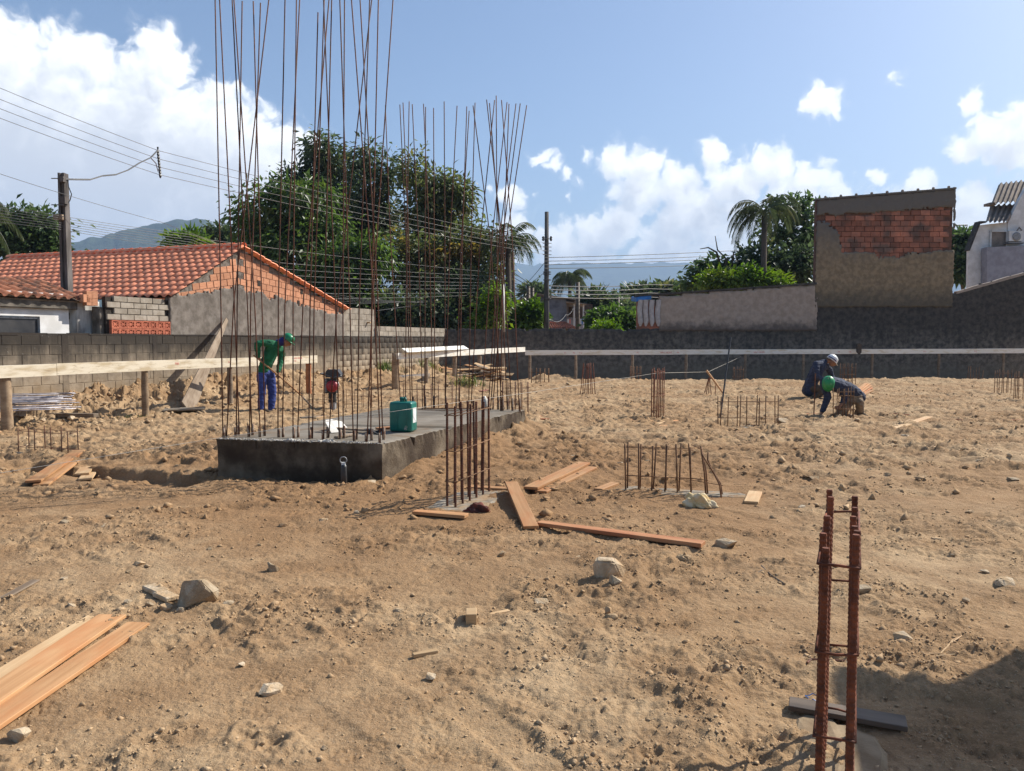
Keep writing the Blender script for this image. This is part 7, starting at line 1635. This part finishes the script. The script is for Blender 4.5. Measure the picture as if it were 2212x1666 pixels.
tree('bushy green tree low in front of the tree mass, above the roof end', [E(720, 590, 70, 62, 37), E(790, 560, 60, 55, 37.5), E(660, 640, 70, 50, 37), E(760, 650, 60, 45, 37)], gpt(745, 37), 'leaf_mango', 4, 320, 22, 0.34, 0.10, 0.24, 0.8, 0.42, shell=.4)
tree('tree with yellowing leaves in the right half of the tree mass', [E(896, 368, 18, 42, 43), E(935, 395, 28, 28, 43), E(972, 412, 26, 30, 43), E(915, 445, 36, 46, 42.5), E(975, 470, 40, 46, 43), E(1000, 425, 16, 34, 43), E(905, 510, 45, 40, 43)], gpt(930, 43), 'leaf_olive', 5, 240, 20, 0.32, 0.11, 0.26, 0.6, 0.5, shell=.35)
tree('olive green tree in front of the yellowing one', [E(870, 560, 55, 52, 40), E(930, 570, 60, 55, 40), E(985, 560, 50, 62, 40.5), E(1030, 520, 34, 48, 41), E(1050, 580, 40, 45, 41), E(900, 620, 60, 35, 39.5)], gpt(905, 40), 'leaf_olive', 6, 340, 20, 0.30, 0.10, 0.2, 0.6, 0.48, shell=.38)
tree('dark shaded hedge growing under the tree mass behind the wall', [E(890, 680, 70, 38, 37), E(960, 670, 70, 45, 37.5), E(1030, 670, 60, 45, 38), E(830, 670, 50, 40, 37.5), E(1000, 620, 60, 30, 39), E(770, 690, 60, 30, 38)], gpt(930, 37.5), 'leaf_dark', 7, 520, 22, 0.28, 0.10, 0, 0.4, 0.4, 'hedge', 'hedge', shell=.2)
tree('leafy yellow green creeper at the foot of the white pipe', [E(1058, 675, 22, 32, 36), E(1075, 640, 14, 26, 36), E(1045, 700, 30, 20, 36)], gpt(1060, 36), 'leaf_bright', 8, 120, 20, 0.22, 0.11, 0.05, 0.4, 0.3, 'shrub', 'shrub')
tree('yellow green leafy shrub below the dark posts of the blue grey house', [E(1140, 690, 30, 24, 40), E(1152, 675, 18, 18, 40), E(1110, 705, 24, 14, 40)], gpt(1140, 40), 'leaf_bright', 9, 150, 20, 0.25, 0.14, 0.05, 0.3, 0.3, 'shrub', 'shrub')
tree('small dark tree on the skyline left of the mango tree', [E(478, 512, 26, 22, 60), E(490, 535, 24, 20, 60)], gpt(485, 60), 'leaf_dark', 10, 110, 18, 0.4, 0.15, 0.15, 0.4, 0.5)
tree('pale green tree top peeping over the ridge of the long roof', [E(408, 527, 34, 13, 55), E(395, 533, 28, 12, 55)], gpt(408, 55), 'leaf_bright', 11, 90, 18, 0.5, 0.2, 0.15, 0.2, 0.45)
tree('grey green tree behind the long roof at the left edge', [E(60, 500, 46, 40, 38), E(95, 490, 30, 30, 38), E(20, 510, 44, 45, 38), E(80, 540, 50, 30, 38)], gpt(60, 38), 'leaf_mid', 12, 300, 20, 0.28, 0.12, 0.2, 0.3, 0.45, shell=.3)
palm('coconut palm fronds drooping into the left edge', -110, 452, 30, -.3, 11, 2.9, 1.5, 3, nl=46, ll=0.75, arcs=[(0.1, .9), (-.25, .35), (.35, .2), (-.5, .7), (.6, .6), (.0, -.15), (2.2, .4), (3.2, .6), (4.2, .5), (-.1, -.5), (1.4, .9)], lw=.06)
# centre
palm('queen palm with drooping fronds beside the second utility pole', 1098, 528, 39.5, -.3, 16, 2.1, 1.9, 5, nl=40, ll=0.5, lw=.034)
palm('smaller feathery palm in the middle distance beyond the balcony house', 1231, 600, 66, -.3, 17, 2.5, 1.9, 6, nl=34, ll=0.7, lw=.06)
tree('round dark tree right of the middle distance palm', [E(1290, 660, 40, 34, 62), E(1275, 680, 40, 34, 62), E(1315, 690, 34, 26, 62)], gpt(1290, 62), 'leaf_dark', 13, 230, 20, 0.45, 0.2, 0.25, 0.3, 0.5)
palm('small far palm tip poking out of the round dark tree', 1296, 637, 63, -.3, 10, 1.1, 1.4, 7, nl=20, ll=0.45, lw=.1)
tree('broad far tree on the right of the gap, before the mountain', [E(1390, 645, 50, 24, 75), E(1440, 640, 44, 22, 75), E(1360, 660, 44, 24, 75), E(1470, 645, 30, 20, 75)], gpt(1410, 75), 'leaf_dark', 14, 260, 20, 0.55, 0.24, 0.3, 0.3, 0.55)
tree('small far tree between the dark tree and the broad one', [E(1340, 672, 26, 16, 70), E(1155, 632, 26, 10, 72)], gpt(1340, 70), 'leaf_dark', 15, 90, 18, 0.5, 0.22, 0.15, 0.3, 0.5)
tree('round glossy bush left of the half pipes above the dark wall', [E(1325, 688, 42, 20, 39), E(1300, 695, 30, 16, 39), E(1350, 690, 26, 18, 39), E(1320, 705, 50, 14, 39)], gpt(1325, 39), 'leaf_mango', 16, 240, 20, 0.22, 0.13, 0.08, 0.4, 0.28, 'shrub', 'shrub', shell=.4)
tree('low bright weeds along the wall top below the round bush', [E(1310, 708, 34, 7, 36)], gpt(1310, 36), 'leaf_bright', 17, 40, 16, 0.16, 0.08, 0, 0.2, 0.2, 'shrub', 'shrub')
# right
tree('bright yellow green bushy tree above the pale lean-to wall', [E(1590, 605, 60, 20, 41), E(1630, 603, 50, 20, 41), E(1555, 612, 44, 16, 41), E(1668, 612, 36, 16, 41)], gpt(1600, 41), 'leaf_bright', 18, 330, 22, 0.24, 0.09, 0.12, 0.25, 0.3, shell=.4)
palm('tall queen palm with drooping fronds left of the brick tower', 1652, 462, 40.5, -.3, 15, 2.75, 2.3, 9, nl=46, ll=0.55, lw=.032, arcs=[(2.9, .75), (3.3, .55), (2.6, .95), (3.0, 1.15), (3.5, .9), (.2, 1.25), (.5, .95), (-.2, 1.0), (1.2, .8), (4.6, .7), (2.2, .5), (5.4, .9), (3.1, .35), (.9, 1.3), (4.0, .5)])
tree('dark leafy tree round the stem of the tall right palm', [E(1640, 575, 52, 40, 43), E(1600, 598, 45, 28, 43), E(1690, 590, 52, 36, 43), E(1725, 570, 34, 44, 43)], gpt(1650, 43), 'leaf_dark', 19, 260, 20, 0.30, 0.14, 0.2, 0.5, 0.45, shell=.3)
tree('open crowned tree with bare limbs beside the brick tower', [E(1700, 450, 34, 26, 45), E(1740, 460, 30, 34, 45), E(1720, 510, 44, 34, 45), E(1670, 500, 34, 26, 45), E(1750, 530, 20, 44, 45)], gpt(1715, 45), 'leaf_mid', 20, 110, 18, 0.30, 0.15, 0.16, 0.5, 0.4, shell=.5)
tree('sparse umbrella leaved sapling left of the bright bushy tree', [E(1515, 590, 30, 26, 43), E(1490, 615, 24, 14, 43), E(1545, 570, 20, 22, 43)], gpt(1530, 43), 'leaf_mid', 21, 34, 16, 0.34, 0.18, 0.08, 0.5, 0.26, shell=.6)
m = MB()
for pts in (((1555, 620), (1570, 560), (1550, 540), (1545, 510)), ((1562, 590), (1548, 545), (1530, 535), (1512, 538)), ((1575, 610), (1582, 570), (1585, 545))): m.tube([A(x, y, 42.5) for x, y in pts], [.09, .06, .04, .02][:len(pts)], 5)
tagk(m.build('bare_tree', MAT['bark'], smooth=True), 'leafless curved branches left of the tall right palm', 'tree')
tree('papaya like tree in the gap between tower and right house', [E(2078, 522, 17, 16, 55), E(2085, 545, 14, 14, 55), E(2075, 575, 16, 22, 55)], gpt(2078, 55), 'leaf_mid', 22, 90, 18, 0.5, 0.24, 0.14, 0.5, 0.4)
# weeds on the plot
def weeds(label, px, py, n, h, w, seed, mat='grass'):
    c = GP(px, py); t = thing('weed_clump', label, 'weed', c); r = np.random.default_rng(seed); V, F = [], []
    for k in range(n):
        x, y = c.x + r.normal() * w, c.y + r.normal() * w * .6; z = gz(x, y); a = r.uniform(0, 6.28); hh_ = h * r.uniform(.4, 1.2); le = r.uniform(.1, .6); d = np.array([math.cos(a) * le, math.sin(a) * le, 1]); d /= np.linalg.norm(d); s_ = np.array([-math.sin(a), math.cos(a), 0]) * r.uniform(.006, .016)
        p0 = np.array([x, y, z - .02]); p1 = p0 + d * hh_ * .6; p2 = p0 + d * hh_ + np.array([math.cos(a), math.sin(a), -.3]) * hh_ * .3 * le; b_ = len(V); V += [p0 - s_ * .6, p0 + s_ * .6, p1 + s_, p1 - s_, p2]; F += [[b_, b_ + 1, b_ + 2], [b_, b_ + 2, b_ + 3], [b_ + 3, b_ + 2, b_ + 4]]
    put('blades', npmesh('blades', np.array(V), np.array(F), MAT[mat]), t)
weeds('tuft of green weeds growing against the far block wall', 822, 824, 420, 0.55, 0.33, 1)
weeds('dry yellowish weeds on the dirt heap before the dark wall, left side', 1180, 812, 500, 0.26, 0.55, 2)
weeds('dry yellowish weeds on the dirt heap before the dark wall, right side', 1225, 818, 380, 0.24, 0.5, 3)
weeds('small green weeds among the posts of the middle batter board', 1010, 832, 160, 0.3, 0.25, 4)
weeds('thin weeds behind the scrap roofing sheets', 925, 815, 120, 0.5, 0.25, 5)
weeds('green hose like grass at the foot of the second log post', 300, 905, 120, 0.10, 0.22, 6)
weeds('lime green weed by the beam of the steel bar pile', 112, 888, 60, 0.2, 0.12, 7)
# ------------------------------------------------------------------ utility poles and overhead cables
def pole(label, x, ytop, ybot_z, Y, w_top, w_bot, mat, square=False):
    top = A(x, ytop, Y); bot = Vector((top.x, Y, -0.4)); t = thing('utility_pole', label, 'utility pole', bot)
    if square:
        b = MB(); n = 7
        for i in range(n + 1):
            z = bot.z + (top.z - bot.z) * i / n; w = w_bot + (w_top - w_bot) * i / n
            for (sx, sy) in ((-1, -1), (-.35, -1), (-.35, -.55), (.35, -.55), (.35, -1), (1, -1), (1, 1), (-1, 1)): b.v.append((top.x + sx * w / 2, Y + sy * w * .6, z))
        for i in range(n):
            for k in range(8): b.f.append((i * 8 + k, i * 8 + (k + 1) % 8, (i + 1) * 8 + (k + 1) % 8, (i + 1) * 8 + k))
        b.f.append(tuple(n * 8 + k for k in range(8))); ob = b.build('shaft', MAT[mat], t)
    else:
        b = MB(); b.tube([bot, bot.lerp(top, .5), top], [w_bot / 2, (w_bot + w_top) / 4, w_top / 2], 14); b.build('shaft', MAT[mat], t, smooth=True)
    return t
YP1 = 17.6
p1 = pole('square grey concrete service pole standing in front of the long tiled roof', 136, 375, 0, YP1, 0.145, 0.20, 'pole', True)
z1 = Z(0, 600, 0.48031)
for (x, y, w, h_) in ((520, 240, .09, .12), (532, 415, .10, .16), (490, 555, .2, .12)):
    m = MB(); m.box(A(*z1(x, y), YP1 - .12), (w, .12, h_)); m.build('clamp', MAT['pole'] if w < .15 else MAT['wood_old'], p1)
for y in (245, 462, 560):
    m = MB(); c = A(*z1(515, y), YP1); m.tube([c + Vector((-.14, -.17, 0)), c + Vector((.14, -.17, 0))], 0.012, 5); m.build('band', MAT['wire_pale'], p1)
p2 = pole('grey utility pole behind the palm beside the crossing starter bars', 1106.5, 545, 0, 41, 0.26, 0.40, 'pole')
p3 = pole('tall round grey utility pole in the centre beyond the dark wall', 1181, 458, 0, 39, 0.20, 0.32, 'pole_light')
for y in (613, 620, 637, 644):
    pass
z4_ = Z(2000, 700, 0.42017)
for y in (642, 678, 715, 750):
    m = MB(); c = A(*z4_(428, y), 38.8); m.tube([c + Vector((-.22, 0, 0)), c + Vector((.22, 0, 0))], 0.016, 5); m.build('insulator_arm', MAT['pole'], p3)
for x in (391, 465):
    m = MB(); c = A(*z4_(x, 598), 38.8); m.lathe([(.03, -.12), (.07, -.05), (.04, 0), (.07, .05), (.03, .12)], 8, c); m.build('insulator', MAT['black'], p3)
m = MB(); m.tube([A(*z4_(391, 600), 38.85), A(*z4_(465, 600), 38.85)], 0.02, 5); m.build('crossbar', MAT['pole'], p3)
for (yy) in (915, 935, 990, 1165):
    m = MB(); c = A(*z4_(428, yy), 39); m.lathe([(.2, -.02), (.2, .02)], 14, c); m.build('strap', MAT['wire_pale'], p3)
for k, (x, yt, yb, Y) in enumerate(((251, 1052, 1290, 47), (288, 1065, 1260, 47.5), (720, 1012, 1440, 46), (1102, 1150, 1280, 60))):
    m = MB(); a = A(*z4_(x, yt), Y); m.tube([Vector((a.x, Y, -.4)), a], [0.15, 0.11], 8); tagk(m.build('utility_pole', MAT['wood_dark'], smooth=True), ('thin dark post before the blue grey house, left of two', 'thin dark post before the blue grey house, right of two', 'dark slender pole in front of the balcony', 'short dark post beyond the round bush')[k], 'utility pole')
m = MB(); a = A(1087, 615, 33.2); m.tube([Vector((A(1089, 712, 33.2).x, 33.2, 1.9)), a], 0.05, 7); tagk(m.build('pipe', MAT['sheet'], smooth=True), 'thin white pipe standing upright behind the corner of the dark wall', 'pipe')
def cable(pts, r, mat, label, group=None, sag=0.0, n=14, name='overhead_cable'):
    """pts: world points; every span hangs a little"""
    out = []
    for a, b_ in zip(pts[:-1], pts[1:]):
        for i in range(n):
            t = i / n; out.append(a.lerp(b_, t) - Vector((0, 0, sag * 4 * t * (1 - t) * (b_ - a).length)))
    out.append(pts[-1]); b = MB(); b.tube(out, r, 4); tagk(b.build(name, MAT[mat]), label, 'cable', group); return out
# four main conductors from the far left to the round pole and on to the right
zw = Z(0, 0, 0.60018); YS = 23.0
for k in range(4):
    yl = (585, 660, 722, 785)[k]; ys = (1000, 1056, 1110, 1162)[k]; ye = (642, 678, 715, 750)[k]
    pts = [A(-700, (585 + 60 * k - 300) * .6 * PK, 17.5), A(*zw(0, yl), 19.8), A(*zw(1050 + 4 * k, ys), 23.0), A(*z4_(428, ye), 38.75)]
    cable(pts, 0.0072, 'wire_pale', ('topmost', 'second', 'third', 'lowest')[k] + ' of the four bare conductors crossing the sky on the left', sag=0.006)
    yr = (715, 757, 785, 840)[k]; cable([A(*z4_(428, ye + 28), 38.75), A(*z4_(428, 778 + 34 * k), 38.75), A(*z4_(2140, yr), 47), A(2300, 500 + 9 * k, 70)] if False else [A(*z4_(405, 778 + 34 * k), 38.75), A(*z4_(2140, yr), 47), A(2350, 505 + 9 * k, 75)], 0.016, 'wire', ('topmost', 'second', 'third', 'lowest')[k] + ' of the four conductors running right from the round pole', sag=0.003)
# spacer with twisted service cable
sp_ = thing('cable_spacer', 'vertical insulator string holding the four conductors apart, hanging in mid air', 'insulator', A(*zw(1055, 1080), 23))
for k in range(9):
    m = MB(); c = A(*zw(1048 + k * 2, 1000 + k * 20), 22.95); m.lathe([(.02, -.1), (.045, -.03), (.02, .03), (.03, .1)], 6, c); m.build('insulator', MAT['black'], sp_)
m = MB(); m.tube([A(*zw(1047, 995), 22.95), A(*zw(1064, 1165), 22.95)], 0.018, 5); m.build('rod', MAT['black'], sp_)
cable([A(*zw(425, 1190), YP1 - .1), A(*zw(500, 1192), 17.9), A(*zw(600, 1193), 18.4), A(*zw(680, 1168), 18.9), A(*zw(770, 1160), 19.6), A(*zw(850, 1130), 20.4), A(*zw(930, 1080), 21.4), A(*zw(1000, 1048), 22.3), A(*zw(1046, 1000), 22.9)], 0.022, 'wire', 'thick twisted service cable drooping from the square pole to the spacer', n=4)
cable([A(*zw(1000, 1048), 22.3), A(*zw(1035, 1085), 22.6), A(*zw(1050, 1140), 22.9)], 0.014, 'wire', 'short loop of cable beside the spacer', n=6)
cable([A(*zw(448, 1192), YP1), A(*zw(455, 1240), YP1), A(*zw(475, 1290), YP1), A(*zw(465, 1330), YP1), A(*zw(435, 1372), YP1 - .1)], 0.014, 'wire', 'slack cable loop hanging down the square pole', n=4)
# telephone cables fanning from the left over the roof and down to the second pole
zs = Z(800, 400, 0.6329)
FAN = [((0, 1155), (1140, 1490), (1500, 1120)), ((0, 1300), (880, 1500), (1960, 1110)), ((0, 1322), (820, 1500), (1960, 1130)), ((0, 1345), (800, 1520), (1960, 1150)), ((0, 1362), (760, 1530), (1960, 1165)), ((0, 1378), (740, 1560), (1960, 1180)), ((0, 1395), (700, 1560), (1960, 1200)), ((0, 1420), (640, 1560), (1960, 1215))]
for k, (a, m_, e) in enumerate(FAN):
    p_m = A(*zw(*m_), 19.5)
    if k == 0: pts = [A(-500, 300, 14.5), A(*zw(*a), 16.2), A(*zw(475, 1305), 17.3), A(*zw(1080, 1478), 19.8), A(*zs(60, 880), 22.5), A(*zs(1960, 1092), 40.6)]
    else: pts = [A(-500, 330 + 12 * k, 14.5), A(*zw(375, 1415 + 15 * k), 17.35), A(*zs(-60, 830 + 16 * k), 21.5), A(*zs(500, 985 + 38 * k), 26.0), A(*zs(e[0], e[1]), 40.7)]
    cable(pts, 0.0055, 'wire_pale', ('lone thin cable above the seven', 'topmost', 'second', 'third', 'middle', 'fifth', 'sixth', 'lowest')[k] + (' telephone cables passing the square pole' if k == 0 else ' of the seven telephone cables passing the square pole'), 'telephone cables over the roof', sag=0.004, n=10)
for k in range(5):                                        # heavy bundle low before the trees
    cable([A(*zs(690, 1195 + 17 * k), 27), A(*zs(1000, 1245 + 9 * k), 31), A(*zs(1400, 1275 - 3 * k), 36), A(*zs(1960, 1165 + 9 * k), 40.7)], 0.009, 'wire_pale', ('topmost', 'second', 'middle', 'fourth', 'lowest')[k] + ' of five low cables hanging before the dark trees', 'low telephone cables before the trees', sag=0.003, n=8)
cable([A(*zs(1110, 1325), 33.5), A(*zs(1400, 1285), 36), A(*zs(1700, 1325), 38), A(*zs(1965, 1240), 40.7)], 0.014, 'wire_pale', 'pale looping cable over the wall corner to the second pole', n=8)
for k in range(5): cable([A(1106, 585 + 12 * k, 40.6), A(1140, 610 + 6 * k, 40), A(1178, 565 + 22 * k, 38.9)], 0.015, 'wire', ('topmost', 'second', 'middle', 'fourth', 'lowest')[k] + ' of five short cables joining the two central poles', 'short cables between the two central poles', sag=0.02, n=8)
for k in range(4): cable([A(1185, 618 + 8 * k, 39), A(1400, 615 + 9 * k, 60), A(1560, 612 + 10 * k, 80)], 0.022, 'wire', ('topmost', 'second', 'third', 'lowest')[k] + ' of four distant cables crossing the hazy mountain', 'distant cables before the mountain', sag=0.004, n=8)
cable([A(1190, 690, 39), A(1222, 680, 43), A(1240, 662, 46)], 0.015, 'wire_pale', 'pale slack cable drooping from the round pole to the balcony', sag=0.06, n=10)
if HAZE: build_haze()
